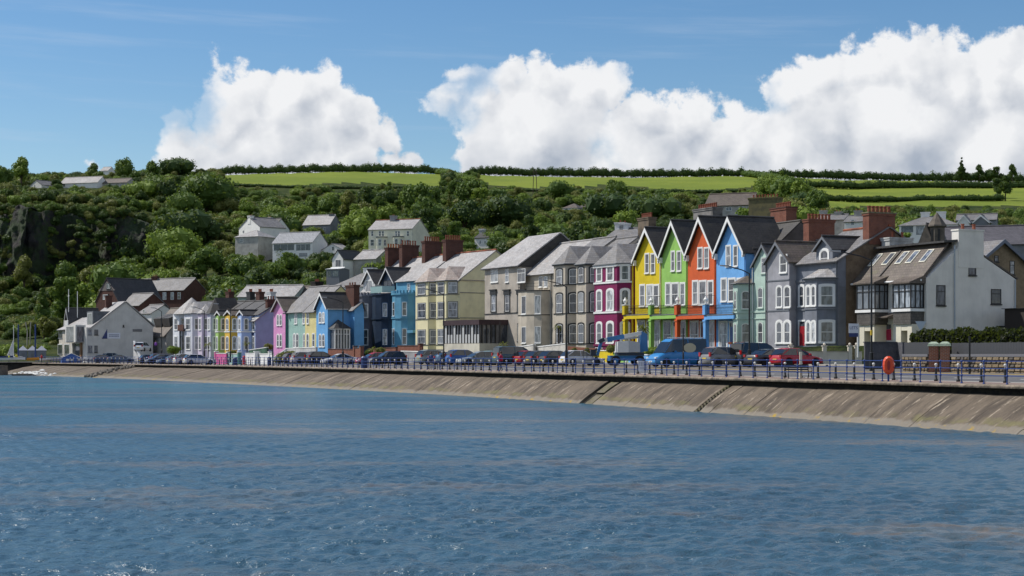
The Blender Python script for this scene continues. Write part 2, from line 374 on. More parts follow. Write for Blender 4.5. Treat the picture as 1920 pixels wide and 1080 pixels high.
# ------------------------------------------------------------------ sea wall: coping blocks, sloping concrete panels, toe
def apron_mat():
    m, t, p = mat('apron_concrete'); uv = coords(t, 'UV'); o = coords(t)
    s1 = t.nodes.new('ShaderNodeVectorMath'); s1.operation = 'MULTIPLY'; t.links.new(uv, s1.inputs[0]); s1.inputs[1].default_value = (1.0, 0.9, 1)
    s2 = t.nodes.new('ShaderNodeVectorMath'); s2.operation = 'MULTIPLY'; t.links.new(uv, s2.inputs[0]); s2.inputs[1].default_value = (2.4, 1.3, 1)
    se = t.nodes.new('ShaderNodeSeparateXYZ'); t.links.new(uv, se.inputs[0]); v = se.outputs[1]
    c = MIX(t, SMOOTH(t, noise(t, s1.outputs[0], 1.0, 6, 0.65), 0.36, 0.66), (0.145,0.115,0.085), (0.064,0.051,0.039))
    c = MIX(t, M_(t, 'MULTIPLY', SMOOTH(t, noise(t, s2.outputs[0], 1.0, 6, 0.72), 0.56, 0.64), 0.8), c, (0.36,0.30,0.23))
    c = MIX(t, M_(t, 'MULTIPLY', SMOOTH(t, noise(t, o, 3.0, 8, 0.75), 0.56, 0.7), 0.7), c, (0.07,0.06,0.05))
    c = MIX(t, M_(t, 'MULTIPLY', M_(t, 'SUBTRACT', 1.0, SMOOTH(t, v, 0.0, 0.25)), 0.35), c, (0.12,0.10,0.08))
    vv = M_(t, 'MULTIPLY_ADD', noise(t, o, 0.8, 5, 0.7), 0.35, v)
    alg = M_(t, 'MULTIPLY', SMOOTH(t, vv, 0.84, 0.93), M_(t, 'SUBTRACT', 1.0, SMOOTH(t, vv, 0.97, 1.06)))
    c = MIX(t, M_(t, 'MULTIPLY', alg, M_(t, 'MULTIPLY', SMOOTH(t, noise(t, o, 0.35, 6, 0.7), 0.42, 0.62), 0.5)), c, (0.17,0.165,0.06))
    c = MIX(t, M_(t, 'MULTIPLY', SMOOTH(t, vv, 1.0, 1.08), 0.85), c, (0.20,0.175,0.14))
    n3 = noise(t, o, 7.0, 5, 0.8)
    c = MIX(t, M_(t, 'MULTIPLY', SMOOTH(t, vv, 1.0, 1.1), SMOOTH(t, n3, 0.5, 0.62)), c, (0.17,0.16,0.14))
    c = MIX(t, M_(t, 'MULTIPLY', SMOOTH(t, vv, 1.04, 1.12), SMOOTH(t, noise(t, o, 0.9, 4, 0.7), 0.58, 0.66)), c, (0.33,0.22,0.03))
    t.links.new(c, p.inputs['Base Color']); p.inputs['Roughness'].default_value = 0.88; p.inputs['Specular IOR Level'].default_value = 0.3
    bump(t, p, M_(t, 'ADD', noise(t, o, 5, 6, 0.7), M_(t, 'MULTIPLY', noise(t, s2.outputs[0], 1.5, 6, 0.7), 1.0)), 0.7, 0.07)
    return m
APRON = apron_mat()
m, t, p = mat('coping_concrete'); MATS['coping'] = COPING = m
o_ = coords(t); g_ = t.nodes.new('ShaderNodeNewGeometry'); sz = t.nodes.new('ShaderNodeSeparateXYZ'); t.links.new(g_.outputs['Position'], sz.inputs[0])
c_ = MIX(t, SMOOTH(t, noise(t, g_.outputs['Position'], 0.9, 6, 0.7), 0.38, 0.66), (0.26,0.21,0.16), (0.13,0.105,0.08))
moss_shade = SMOOTH(t, M_(t, 'MULTIPLY_ADD', noise(t, g_.outputs['Position'], 1.6, 6, 0.75), -0.7, M_(t, 'MULTIPLY', M_(t, 'SUBTRACT', DECK+0.05, sz.outputs[2]), 1.6)), -0.30, 0.02)  # mossy growth plus painted overhang shadow, darker down the coping face
c_ = MIX(t, moss_shade, c_, (0.022,0.02,0.014)); t.links.new(c_, p.inputs['Base Color']); p.inputs['Roughness'].default_value = 0.9; bump(t, p, noise(t, g_.outputs['Position'], 6, 6, 0.7), 0.7, 0.06)

WATERLINE = [(-100,702),(0,703),(60,705),(100,707),(150,709),(200,710.5),(240,712.5),(300,715.5),(360,718),(430,720),(480,721.5),(520,723.5),(560,725.6),(600,728),(660,731.5),(720,734),
             (780,737),(840,739.8),(900,743),(960,748),(1060,753),(1090,754.5),(1150,758.5),(1200,762),(1250,765),(1295,767.5),(1340,770),(1380,772.5),(1440,776.5),
             (1500,782),(1560,788),(1630,792),(1680,795),(1720,800),(1780,806),(1850,811.5),(1920,816)]
wl = np.array(WATERLINE, float); WS = (wl[:,1]-HY)/(CZ-ZW); WX = (wl[:,0]-CX)/WS; WY = F/WS
aw = []; dw = []
for x, y in zip(WX, WY):
    aa = np.linspace(0, LEN, 1500); ex, ey = edge(aa); i = int(np.argmin((ex-x)**2+(ey-y)**2))
    if 0 < i < 1499: aw.append(aa[i]); dw.append(math.hypot(ex[i]-x, ey[i]-y))
aw = np.array(aw); dw = np.clip(np.array(dw), 2.4, 7.0); o_s = np.argsort(aw); aw = aw[o_s]; dw = sm(dw[o_s], 2)
def toe(a): return float(np.interp(a, aw, dw))
SEAWALL = empty('sea_wall', (0, 0, 0)); SEAWALL['kind'] = 'structure'
def apron_piece(name, a0, a1, lift, parent, matx, v0=0.0, v1=1.22, nz=9, thick=0.25, top=-0.46):
    na = 4; vs = []; uvs = []
    for i in range(na+1):
        a = a0+(a1-a0)*i/na; T = toe(a)
        for j in range(nz+1):
            v = v0+(v1-v0)*j/nz; x, y = edge(a, -(0.02+(T)*v)); z = DECK+top+(ZW-DECK-top)*(v**1.08)
            z += lift+0.05*math.sin(v*3.1)+(mnoise.noise(Vector((x*0.7, y*0.7, 3)))*0.05 if v < 0.85 else mnoise.noise(Vector((x*1.5, y*1.5, 3)))*0.11)
            vs.append((float(x), float(y), z)); uvs.append((a, v))
    k = nz+1
    fs = [(i*k+j, i*k+j+1, (i+1)*k+j+1, (i+1)*k+j) for i in range(na) for j in range(nz)]
    b = len(vs); rim = [j for j in range(k)]; rim2 = [na*k+j for j in range(k)]
    mb = MB(); mb.add(vs, fs)
    for R in (rim, rim2):
        for j in range(len(R)-1):
            p0, p1 = Vector(vs[R[j]]), Vector(vs[R[j+1]]); mb.add([p0, p1, p1-Vector((0,0,thick)), p0-Vector((0,0,thick))], [(0,1,2,3)]); uvs += [uvs[R[j]], uvs[R[j+1]], uvs[R[j+1]], uvs[R[j]]]
    me = bpy.data.meshes.new(name); me.from_pydata(mb.v, [], mb.f); me.materials.append(matx)
    uv = me.uv_layers.new(name='UVMap')
    for l in me.loops: uv.data[l.index].uv = uvs[l.vertex_index]
    me.polygons.foreach_set('use_smooth', [True]*len(me.polygons)); me.update()
    return place(name, me, parent)
A_END = LEN-4
rampA = arc_of_px(1156, 0); stairA = arc_of_px(1372, 0); rockA = arc_of_px(247, 0)
a = 0.3; prng = random.Random(3)
while a < A_END:
    b = a+4.4
    if not (rampA-1.3 < (a+b)/2 < rampA+1.0 or False):
        if a < rampA < b or a < rampA+1.2 < b or a < rampA-1.2 < b:
            if a < rampA-1.25: apron_piece('panel', a+0.03, rampA-1.25, prng.uniform(-0.02, 0.03), SEAWALL, APRON)
            if b > rampA+1.25: apron_piece('panel', rampA+1.25, b-0.03, prng.uniform(-0.02, 0.03), SEAWALL, APRON)
        elif a < stairA < b:
            if stairA-0.34-a > 0.3: apron_piece('panel', a+0.03, stairA-0.34, prng.uniform(-0.02, 0.03), SEAWALL, APRON)
            apron_piece('panel', stairA+0.34, b-0.03, prng.uniform(-0.02, 0.03), SEAWALL, APRON)
        else: apron_piece('panel', a+0.012, b-0.012, prng.uniform(-0.02, 0.02), SEAWALL, APRON)
    elif rampA-1.25-a > 0.4 or b-rampA-1.25 > 0.4:
        if rampA-1.25-a > 0.4: apron_piece('panel', a+0.03, rampA-1.25, 0.0, SEAWALL, APRON)
        if b-rampA-1.25 > 0.4: apron_piece('panel', rampA+1.25, b-0.03, 0.0, SEAWALL, APRON)
    a = b
# bed under the panels, seen in joints, ramp channel and stair slot
DARKC = rough_mix('wet_shade_concrete', [(0.016,0.014,0.011),(0.028,0.026,0.014),(0.010,0.010,0.009)], 2.0)
bed = strip('wall_bed', [-8.4, -7, -6, -5, -4, -3, -2, -1, -0.0], DARKC, lambda d: 0, kind=None, parent=SEAWALL)
me = bed.data; nd = 9
aa = np.linspace(0, LEN, max(2, int(LEN/2.0)+1))
for i, a in enumerate(aa):
    T = toe(a)
    for j in range(nd):
        v = 1.45*(1-j/(nd-1)); x, y = edge(a, -(0.02+T*v)); me.vertices[i*nd+j].co = (float(x), float(y), DECK-0.46+(ZW-DECK+0.46)*(v**1.08)-0.17)
# slipway in its channel: pale tread between two dark gullies, with a step half way
RAMPC = rough_mix('ramp_concrete', [(0.15,0.13,0.10),(0.10,0.085,0.06),(0.11,0.105,0.055)], 1.5)
apron_piece('slipway', rampA-0.72, rampA+0.62, -0.05, SEAWALL, RAMPC, 0.03, 0.52, 5, 0.15)
apron_piece('slipway', rampA-0.50, rampA+0.62, -0.13, SEAWALL, RAMPC, 0.56, 1.15, 6, 0.15)
for k in range(13):
    v = 0.02+k*0.082; T = toe(stairA); mb = MB(); sx = []
    for da in (-0.33, -0.02):
        for vv in (v, v+0.06): x, y = edge(stairA+da, -(0.02+T*vv)); sx.append((float(x), float(y)))
    z = DECK-0.44+(ZW-DECK+0.40)*(v**1.08)
    ring = [sx[0], sx[1], sx[3], sx[2]]
    mb.prism([(p[0], p[1], z-0.3) for p in ring], [(p[0], p[1], z) for p in ring]); mb.build('step', RAMPC, SEAWALL)
# coping blocks
a = 0.0
while a < LEN-1:
    b = min(a+5.0, LEN-0.5); mb = MB(); n = 3; rings = []
    for i in range(n):
        aa_ = a+0.012+(b-a-0.024)*i/(n-1)
        prof = [(-0.34, -0.05), (-0.28, 0.03), (0.55, 0.03), (0.55, -0.7), (0.06, -0.7), (0.06, -0.16), (-0.34, -0.14)]
        rings.append([(*[float(c) for c in edge(aa_, d)], DECK+z) for d, z in prof])
    k = 7
    mb.add(sum(rings, []), [(i*k+j, i*k+(j+1)%k, (i+1)*k+(j+1)%k, (i+1)*k+j) for i in range(n-1) for j in range(k)]+[tuple(range(k)), tuple(range((n-1)*k, n*k))[::-1]])
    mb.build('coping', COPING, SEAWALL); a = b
# black face below the coping, painting in the shadow of its overhang
strip('upstand_shadow', [0.02, 0.021], DARKC, lambda d: DECK-0.2 if d < 0.0205 else DECK-0.62, kind=None, parent=SEAWALL)

# ------------------------------------------------------------------ sea
def water_mat():
    m, t, p = mat('sea_water'); g = t.nodes.new('ShaderNodeNewGeometry'); P = g.outputs['Position']
    def sca(v): n = t.nodes.new('ShaderNodeVectorMath'); n.operation = 'MULTIPLY'; t.links.new(P, n.inputs[0]); n.inputs[1].default_value = v; return n.outputs[0]
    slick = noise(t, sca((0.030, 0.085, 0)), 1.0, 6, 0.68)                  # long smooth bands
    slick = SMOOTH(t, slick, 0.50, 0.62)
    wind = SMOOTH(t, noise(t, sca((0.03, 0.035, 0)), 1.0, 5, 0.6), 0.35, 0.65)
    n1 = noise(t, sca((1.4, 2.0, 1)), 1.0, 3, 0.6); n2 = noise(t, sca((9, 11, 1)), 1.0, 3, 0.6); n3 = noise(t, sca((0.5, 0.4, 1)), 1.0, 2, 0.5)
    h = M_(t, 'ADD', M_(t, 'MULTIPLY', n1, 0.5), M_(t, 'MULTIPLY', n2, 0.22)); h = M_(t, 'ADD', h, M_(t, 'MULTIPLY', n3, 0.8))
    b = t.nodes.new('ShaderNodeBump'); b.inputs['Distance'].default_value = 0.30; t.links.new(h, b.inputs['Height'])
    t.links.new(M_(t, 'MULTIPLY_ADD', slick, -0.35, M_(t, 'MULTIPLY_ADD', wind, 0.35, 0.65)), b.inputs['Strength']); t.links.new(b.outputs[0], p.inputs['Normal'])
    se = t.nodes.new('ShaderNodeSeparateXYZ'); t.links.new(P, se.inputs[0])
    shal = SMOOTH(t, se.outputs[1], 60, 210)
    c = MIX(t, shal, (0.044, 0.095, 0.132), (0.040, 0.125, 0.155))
    c = MIX(t, M_(t, 'MULTIPLY', slick, 0.75), c, (0.125, 0.135, 0.125))  # grey-brown reflection of cloud and hill put into the slick colour
    fl = noise(t, sca((0.9, 1.6, 0)), 1.0, 6, 0.75); c = MIX(t, M_(t, 'MULTIPLY', slick, SMOOTH(t, fl, 0.46, 0.60)), c, (0.16, 0.125, 0.085))  # brown flecks breaking up the painted reflection
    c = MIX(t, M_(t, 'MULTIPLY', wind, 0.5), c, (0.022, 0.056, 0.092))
    t.links.new(c, p.inputs['Base Color']); p.inputs['IOR'].default_value = 1.333; p.inputs['Roughness'].default_value = 0.23
    p.inputs['Specular IOR Level'].default_value = 0.5
    return m
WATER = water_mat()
def sea():
    R, C = 560, 600
    py = np.concatenate([np.linspace(1100, 860, 300), np.linspace(859, 701.5, 260)])
    px = np.linspace(-60, 1980, C)
    Yg = F*(CZ-ZW)/(py-HY); Yg = Yg[:, None]*np.ones((1, C)); Xg = (px[None, :]-CX)/F*Yg
    dY = np.abs(np.gradient(Yg[:, 0]))[:, None]
    rng = np.random.RandomState(5); Z = np.zeros_like(Yg); DX = np.zeros_like(Z); DYY = np.zeros_like(Z)
    for i in range(54):
        lam = 0.22*(7.5**rng.rand()); th = math.radians(250+rng.normal()*48); k = 2*math.pi/lam
        kx, ky = k*math.cos(th), k*math.sin(th); amp = 0.0112*lam**0.8*rng.uniform(0.5, 1.1)
        patch = 0.55+0.45*np.sin(Xg*0.09*rng.uniform(.5,1.5)+Yg*0.05*rng.uniform(.5,1.5)+rng.rand()*6)
        att = np.clip(1.4-2.6*dY*abs(math.sin(th))/lam, 0, 1)
        ph = kx*Xg+ky*Yg+rng.rand()*6.28
        A = amp*att*patch; Z += A*np.sin(ph); DX -= 0.6*A*np.cos(ph)*math.cos(th); DYY -= 0.6*A*np.cos(ph)*math.sin(th)
    V = np.stack([Xg+DX, Yg+DYY, ZW+Z], -1).reshape(-1, 3)
    i, j = np.meshgrid(np.arange(R-1), np.arange(C-1), indexing='ij'); a = (i*C+j).ravel()
    quads = np.stack([a, a+1, a+C+1, a+C], 1)
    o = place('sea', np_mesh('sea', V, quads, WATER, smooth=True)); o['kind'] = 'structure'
sea()
mb = MB(); mb.add([(-3000,-200,ZW-0.14),(300,-200,ZW-0.14),(300,420,ZW-0.14),(-3000,2500,ZW-0.14)], [(0,1,2,3)])
o = mb.build('sea_beyond', WATER); o['kind'] = 'structure'

# ------------------------------------------------------------------ terrain
FAC = [(-900,7.5),(-100,8.4),(100,9.4),(280,10.2),(340,10.8),(430,11.3),(500,11.8),(600,12.6),(700,12.9),(850,13.6),(1000,14.8),(1180,16.6),(1280,17.5),(1395,18.6),(1570,20.2),(1737,21.5),(1920,23.5),(3200,34)]
def sfac(px): return float(np.interp(px, [f[0] for f in FAC], [f[1] for f in FAC]))
TER = {   # photo column: (scale px/m, ground row in the photo), near to far; last = crest
 -900:[(8.6,655),(6.6,610),(6,560),(5,480),(4.3,420),(3.6,370),(3.2,350)],
 0:[(8.8,652),(7.4,625),(6.6,575),(6.1,535),(5.9,505),(5.81,392),(5.2,375),(4.6,360),(3.9,345),(3.4,335)],
 200:[(8.8,650),(7.6,620),(6.8,570),(6.2,530),(5.9,500),(5.81,396),(5.2,378),(4.6,358),(3.9,343),(3.4,332)],
 300:[(9.2,648),(7.8,605),(6.9,560),(6.3,505),(5.9,470),(5.72,412),(5.1,385),(4.6,362),(3.9,342),(3.4,328)],
 400:[(10,648),(8.2,600),(7.2,548),(6.4,490),(5.7,440),(5.1,400),(4.5,368),(4.0,344),(3.5,327)],
 600:[(10.2,646),(8.6,590),(7.6,535),(6.9,483),(5.9,447),(5.1,405),(4.5,375),(4.1,352),(3.5,322)],
 740:[(10.8,640),(9,570),(8,515),(7.4,482),(6.2,440),(5.2,402),(4.5,372),(4.1,350),(3.5,322)],
 900:[(11.6,620),(9,550),(7.8,498),(6.4,447),(5.4,405),(4.6,372),(4.1,352),(3.5,328)],
 1200:[(13,610),(9.6,520),(7.4,442),(6,406),(5,380),(4.4,360),(4.1,353),(3.5,332)],
 1400:[(14,600),(10,505),(7.6,432),(6,398),(5,374),(4.4,360),(4.1,350),(3.5,330)],
 1600:[(15,600),(10,500),(7.6,438),(5.8,402),(5,388),(4.4,368),(4.1,358),(3.8,348),(3.5,336)],
 1920:[(16,600),(10.5,505),(7.8,445),(5.9,410),(5.1,394),(4.5,373),(4.2,364),(3.8,352),(3.5,342)],
 3200:[(18,600),(10.5,505),(7.8,450),(5.9,420),(5.1,400),(4.5,385),(4.2,375),(3.8,365),(3.5,355)]}
TK = sorted(TER); LS = np.log(np.linspace(30, 0.9, 1))  # placeholder
LSG = np.linspace(math.log(30), math.log(0.9), 240); TAB = []
for k in TK:
    c = TER[k]; ls = [-math.log(s) for s, _ in c]; z = [CZ-(y-HY)/s for s, y in c]
    s0 = sfac(k)*0.99; ls = [-math.log(max(s0, c[0][0]*1.05))]+ls; z = [0.9]+z
    ls += [-math.log(3.1), -math.log(2.2), -math.log(0.9)]; z += [z[-1]-1.0, z[-1]-14, z[-1]-30]
    TAB.append(np.interp(-LSG, ls, z))
TAB = np.array(TAB)
def tz(px, s):
    l = math.log(min(max(s, 0.9), 30)); f = (LSG[0]-l)/(LSG[0]-LSG[-1])*(len(LSG)-1); i = min(int(f), len(LSG)-2); r = f-i
    row = TAB[:, i]*(1-r)+TAB[:, i+1]*r
    return float(np.interp(px, TK, row))
def tzw(x, y): return tz(CX+F*x/y, F/y)
def in_field(px, s):
    y = HY-(tz(px, s)-CZ)*s
    if 415 < px < 830: return y < np.interp(px, [415,520,600,700,800,830], [344,351,348,344,350,352]) and s > 3.42
    if 895 < px < 1450: return y < np.interp(px, [895,930,1050,1150,1250,1350,1440], [340,349,354,348,357,360,346]) and s > 3.42
    if 1450 <= px < 2400: return y < (389 if px > 1530 else 350) and s > 3.4
    return False
def terrain():
    pxs = np.concatenate([np.arange(-900, -20, 40), np.arange(-20, 1980, 12), np.arange(1980, 3200, 40)])
    sedge = []
    aa = np.linspace(0, LEN, 3000); x, y = edge(aa, 23.0); ok = y > 8; pp_ = CX+F*x[ok]/y[ok]; ss = F/y[ok]
    for p_ in pxs: sedge.append(float(np.interp(p_, pp_, ss)))
    NR = 150; V = []
    for p_, s0 in zip(pxs, sedge):
        if p_ < 150: s0 = min(s0, 9.9)
        g = np.exp(np.linspace(math.log(s0), math.log(0.9), NR))
        for i, s in enumerate(g):
            X, Y = (p_-CX)/s, F/s
            z = tz(p_, s)
            zh = float(np.interp(p_, [100,240,336,480,600,860,1000,1200,1400,1560,1737,1920], [0.7,0.9,2.15,2.15,1.9,1.75,1.9,1.75,2.1,2.35,2.3,2.1]))
            if p_ > 1380 and s > sfac(p_)*1.05: z = 0.62
            elif s > sfac(p_): z = zh
            else: z = max(z, zh)
            if s < sfac(p_)*0.9: z += 0.9*mnoise.noise(Vector((X*0.03, Y*0.03, 0)))*min(1, (sfac(p_)*0.9-s)/2)
            if i == 0: z = gz(23.5)+0.02 if p_ >= 150 else 0.2
            V.append((X, Y, z))
    n = NR; f0 = []; f1 = []
    for i in range(len(pxs)-1):
        for j in range(NR-1):
            p_ = (pxs[i]+pxs[i+1])/2; s = F/V[i*n+j][1]
            (f1 if in_field(p_, s) else f0).append((i*n+j, (i+1)*n+j, (i+1)*n+j+1, i*n+j+1))
    mh, t, p = mat('hillside_undergrowth'); g = t.nodes.new('ShaderNodeNewGeometry'); P = g.outputs['Position']
    c = MIX(t, SMOOTH(t, noise(t, P, 0.12, 6, 0.7), 0.4, 0.62), (0.028,0.050,0.012), (0.085,0.10,0.028))
    c = MIX(t, SMOOTH(t, noise(t, P, 0.5, 6, 0.7), 0.5, 0.66), c, (0.016,0.028,0.009))
    # bare rock where the ground is steep
    sn = t.nodes.new('ShaderNodeSeparateXYZ'); t.links.new(g.outputs['Normal'], sn.inputs[0])
    steep = M_(t, 'SUBTRACT', 1.0, SMOOTH(t, M_(t, 'MULTIPLY_ADD', noise(t, P, 0.25, 5, 0.7), 0.3, sn.outputs[2]), 0.72, 0.95))
    vst = t.nodes.new('ShaderNodeVectorMath'); vst.operation = 'MULTIPLY'; t.links.new(P, vst.inputs[0]); vst.inputs[1].default_value = (0.35, 0.35, 0.12)
    rk = MIX(t, SMOOTH(t, noise(t, vst.outputs[0], 1.0, 8, 0.75), 0.4, 0.62), (0.028,0.028,0.030), (0.085,0.072,0.062))
    c = MIX(t, steep, c, rk)
    t.links.new(c, p.inputs['Base Color']); p.inputs['Roughness'].default_value = 0.95; p.inputs['Specular IOR Level'].default_value = 0.1
    bump(t, p, noise(t, P, 0.6, 8, 0.75), 1.0, 1.5)
    mf, t, p = mat('pasture_grass'); g = t.nodes.new('ShaderNodeNewGeometry'); P = g.outputs['Position']
    c = MIX(t, SMOOTH(t, noise(t, P, 0.02, 6, 0.7), 0.4, 0.62), (0.160,0.215,0.026), (0.105,0.165,0.018))
    c = MIX(t, M_(t, 'MULTIPLY', noise(t, P, 0.35, 7, 0.8), 0.55), c, (0.21,0.21,0.045))
    t.links.new(c, p.inputs['Base Color']); p.inputs['Roughness'].default_value = 0.9; p.inputs['Specular IOR Level'].default_value = 0.1
    bump(t, p, noise(t, P, 0.5, 6, 0.8), 0.8, 0.5)
    V = np.array(V)
    for nm, ff, mm in (('hillside', f0, mh), ('field', f1, mf)):
        ff = np.array(ff); used, inv = np.unique(ff.ravel(), return_inverse=True)
        o = place(nm, np_mesh(nm, V[used], inv.reshape(-1, 4), mm, smooth=True)); o['kind'] = 'structure'
terrain()
# ------------------------------------------------------------------ building kit
P_WHITE = paint('white_gloss', (0.78,0.78,0.76), 0.45, 0.05, 0.0)
P_BLACKF = paint('black_frame', (0.025,0.024,0.024), 0.4, 0.0, 0.0)
P_GREYF = paint('grey_frame', (0.16,0.17,0.19), 0.45, 0.0, 0.0)
P_GREENF = paint('dark_green_frame', (0.03,0.07,0.05), 0.45, 0.0, 0.0)
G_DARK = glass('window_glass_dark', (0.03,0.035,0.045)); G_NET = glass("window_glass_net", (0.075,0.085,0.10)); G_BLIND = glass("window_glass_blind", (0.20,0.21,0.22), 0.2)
S_DARK = slate('dark_slate', (0.050,0.048,0.047), 0.4); S_MID = slate('grey_slate', (0.16,0.155,0.155), 0.35, (0.19,0.15,0.10)); S_LIGHT = slate('pale_slate', (0.30,0.29,0.285), 0.3, (0.30,0.23,0.18))
S_BROWN = slate('brown_slate', (0.105,0.085,0.07), 0.4, (0.14,0.13,0.07)); S_BLACK = slate('black_slate', (0.040,0.037,0.034), 0.5, (0.07,0.065,0.045))
TERRA = paint('terracotta', (0.30,0.09,0.045), 0.8, 0.3); LEAD = paint('lead_flashing', (0.13,0.14,0.155), 0.5, 0.2)
BRICK = brick('red_brick', (0.24,0.075,0.04), (0.17,0.055,0.035), (0.16,0.12,0.10)); BRICKD = brick('dark_red_brick', (0.12,0.045,0.03), (0.085,0.035,0.027), (0.08,0.06,0.055))
RENDER_BR = rough_mix('brown_render', [(0.15,0.11,0.075),(0.105,0.078,0.055),(0.19,0.145,0.10)], 0.8)
PIPE = plain('drainpipe_grey', (0.10,0.11,0.12), 0.5)

class Bld:
    """A building: origin on the ground at the left end of its front; local x along the front, y into the building, z up."""
    def __init__(s, name, label, cat, pxL, pxR, sR, theta, yb, group=None, depth=9.0, zb=None):
        th = math.radians(theta); s.u = Vector((math.sin(th), -math.cos(th))); s.v = Vector((math.cos(th), math.sin(th)))
        B = Vector(((pxR-CX)/sR, F/sR)); k = (pxL-CX)/F
        s.w = (B.x-k*B.y)/(s.u.x-k*s.u.y)
        s.A = B-s.u*s.w; s.zb = CZ-(yb-HY)/sR if zb is None else zb; s.d = depth
        s.root = empty(name, (s.A.x, s.A.y, s.zb), math.atan2(s.u.y, s.u.x)); tag(s.root, label, cat, group)
        s.wpx = (pxL, pxR)
    def _hit(s, px, o, d):      # ray of photo column px with line o + t d -> t, Y
        k = (px-CX)/F; t = (k*o.y-o.x)/(d.x-k*d.y); return t, o.y+t*d.y
    def fx(s, px, off=0.0): return s._hit(px, s.A+s.v*off, s.u)[0]
    def fz(s, px, py, off=0.0):
        Y = s._hit(px, s.A+s.v*off, s.u)[1]; return CZ-(py-HY)*Y/F-s.zb
    def sx(s, px, x=None):
        return s._hit(px, s.A+s.u*(s.w if x is None else x), s.v)[0]
    def sz(s, px, py, x=None):
        Y = s._hit(px, s.A+s.u*(s.w if x is None else x), s.v)[1]; return CZ-(py-HY)*Y/F-s.zb
    def b(s, name, mb, mats, smooth=False, parent=None): return mb.build(name, mats, parent or s.root, smooth)

def ring_pts(w, h, arch, n=6):
    if arch <= 0: return [(-w/2, 0), (w/2, 0), (w/2, h), (-w/2, h)]
    pts = [(-w/2, 0), (w/2, 0)]
    for i in range(n+1):
        a = math.pi*i/n; pts.append((w/2*math.cos(a), h-arch+arch*math.sin(a)))
    return pts
def window(B, P, t, n, w, z0, z1, frame=None, surround=None, sw=0.12, arch=0.0, sill=True, style='sash', pane=None, name='window', sproud=0.05, label=None):
    """P: point on the wall (local x,y) below the window centre; t along the wall, n out of it."""
    frame = frame or P_WHITE; h = z1-z0; P = Vector(P); t = Vector(t).normalized(); n = Vector(n).normalized()
    def q(a, z, o): return (P.x+t.x*a+n.x*o, P.y+t.y*a+n.y*o, z0+z)
    mats = [frame]; mb = MB(); fr = 0.07
    def ring(w1, h1, a1, w2, h2, a2, zo2, o_front, o_back, m):
        A = ring_pts(w1, h1, a1); C = ring_pts(w2, h2, a2); k = len(A)
        pts = [q(a, z-(h1-h)*0.5 if False else z, o_front) for a, z in A]+[q(a, z+zo2, o_front) for a, z in C]+[q(a, z, o_back) for a, z in A]+[q(a, z+zo2, o_back) for a, z in C]
        fs = []
        for i in range(k):
            j = (i+1) % k; fs += [(i, j, k+j, k+i), (2*k+i, 2*k+j, j, i), (k+i, k+j, 3*k+j, 3*k+i)]
        mb.add(pts, fs, m)
    if surround is not None:
        mats.append(surround)
        ring(w+2*sw, h+sw, arch*1.15 if arch else 0, w, h, arch, 0.0, sproud, -0.05, 1)
    ring(w, h, arch, w-2*fr, h-2*fr, max(arch-fr*0.5, 0) if arch else 0, fr, 0.035, -0.05, 0)
    if style == 'sash': mb.add([q(-w/2+fr, h*0.5-0.03, 0.03), q(w/2-fr, h*0.5-0.03, 0.03), q(w/2-fr, h*0.5+0.03, 0.03), q(-w/2+fr, h*0.5+0.03, 0.03)], [(0,1,2,3)], 0)
    if style in ('casement', 'top'):
        mb.add([q(-w/2+fr, h*0.68-0.03, 0.03), q(w/2-fr, h*0.68-0.03, 0.03), q(w/2-fr, h*0.68+0.03, 0.03), q(-w/2+fr, h*0.68+0.03, 0.03)], [(0,1,2,3)], 0)
    if style in ('casement', 'pair'): mb.add([q(-0.03, fr, 0.03), q(0.03, fr, 0.03), q(0.03, h-fr, 0.03), q(-0.03, h-fr, 0.03)], [(0,1,2,3)], 0)
    if style == 'triple':
        for k in (-1, 1): mb.add([q(k*w/6-0.03, fr, 0.03), q(k*w/6+0.03, fr, 0.03), q(k*w/6+0.03, h-fr, 0.03), q(k*w/6-0.03, h-fr, 0.03)], [(0,1,2,3)], 0)
    if sill:
        a = w/2+(sw if surround is not None else 0.05); c = [q(-a, -0.11, -0.04), q(a, -0.11, -0.04), q(a, -0.11, 0.12), q(-a, -0.11, 0.12)]; d = [q(-a, -0.001, -0.04), q(a, -0.001, -0.04), q(a, -0.001, 0.12), q(-a, -0.001, 0.12)]
        mb.prism(c, d, 1 if (surround is not None and surround is not P_WHITE) else 0)
    o = mb.build(name, mats, B.root)
    if label: o['label'] = label
    pr = MB(); R = ring_pts(w-2*fr+0.01, h-2*fr+0.01, max(arch-fr*0.5, 0) if arch else 0)
    pr.add([q(a, z+fr, 0.012) for a, z in R], [tuple(range(len(R)))])
    pm = pane or random.choice([G_DARK, G_DARK, G_DARK, G_NET, G_NET, G_BLIND])
    pr.build('pane', pm, o)
    return o
def fwin(B, x0, x1, y0, y1, off=0.0, **k):       # window on the front from photo pixels
    a, c = B.fx(x0, off), B.fx(x1, off); xm = (x0+x1)/2
    return window(B, ((a+c)/2, off), (1, 0), (0, -1), c-a, B.fz(xm, y1, off), B.fz(xm, y0, off), **k)
def swin(B, x0, x1, y0, y1, x=None, **k):        # window on the right-hand side wall
    X = B.w if x is None else x; a, c = B.sx(x0, X), B.sx(x1, X); xm = (x0+x1)/2
    return window(B, (X, (a+c)/2), (0, 1), (1, 0), c-a, B.sz(xm, y1, X), B.sz(xm, y0, X), **k)
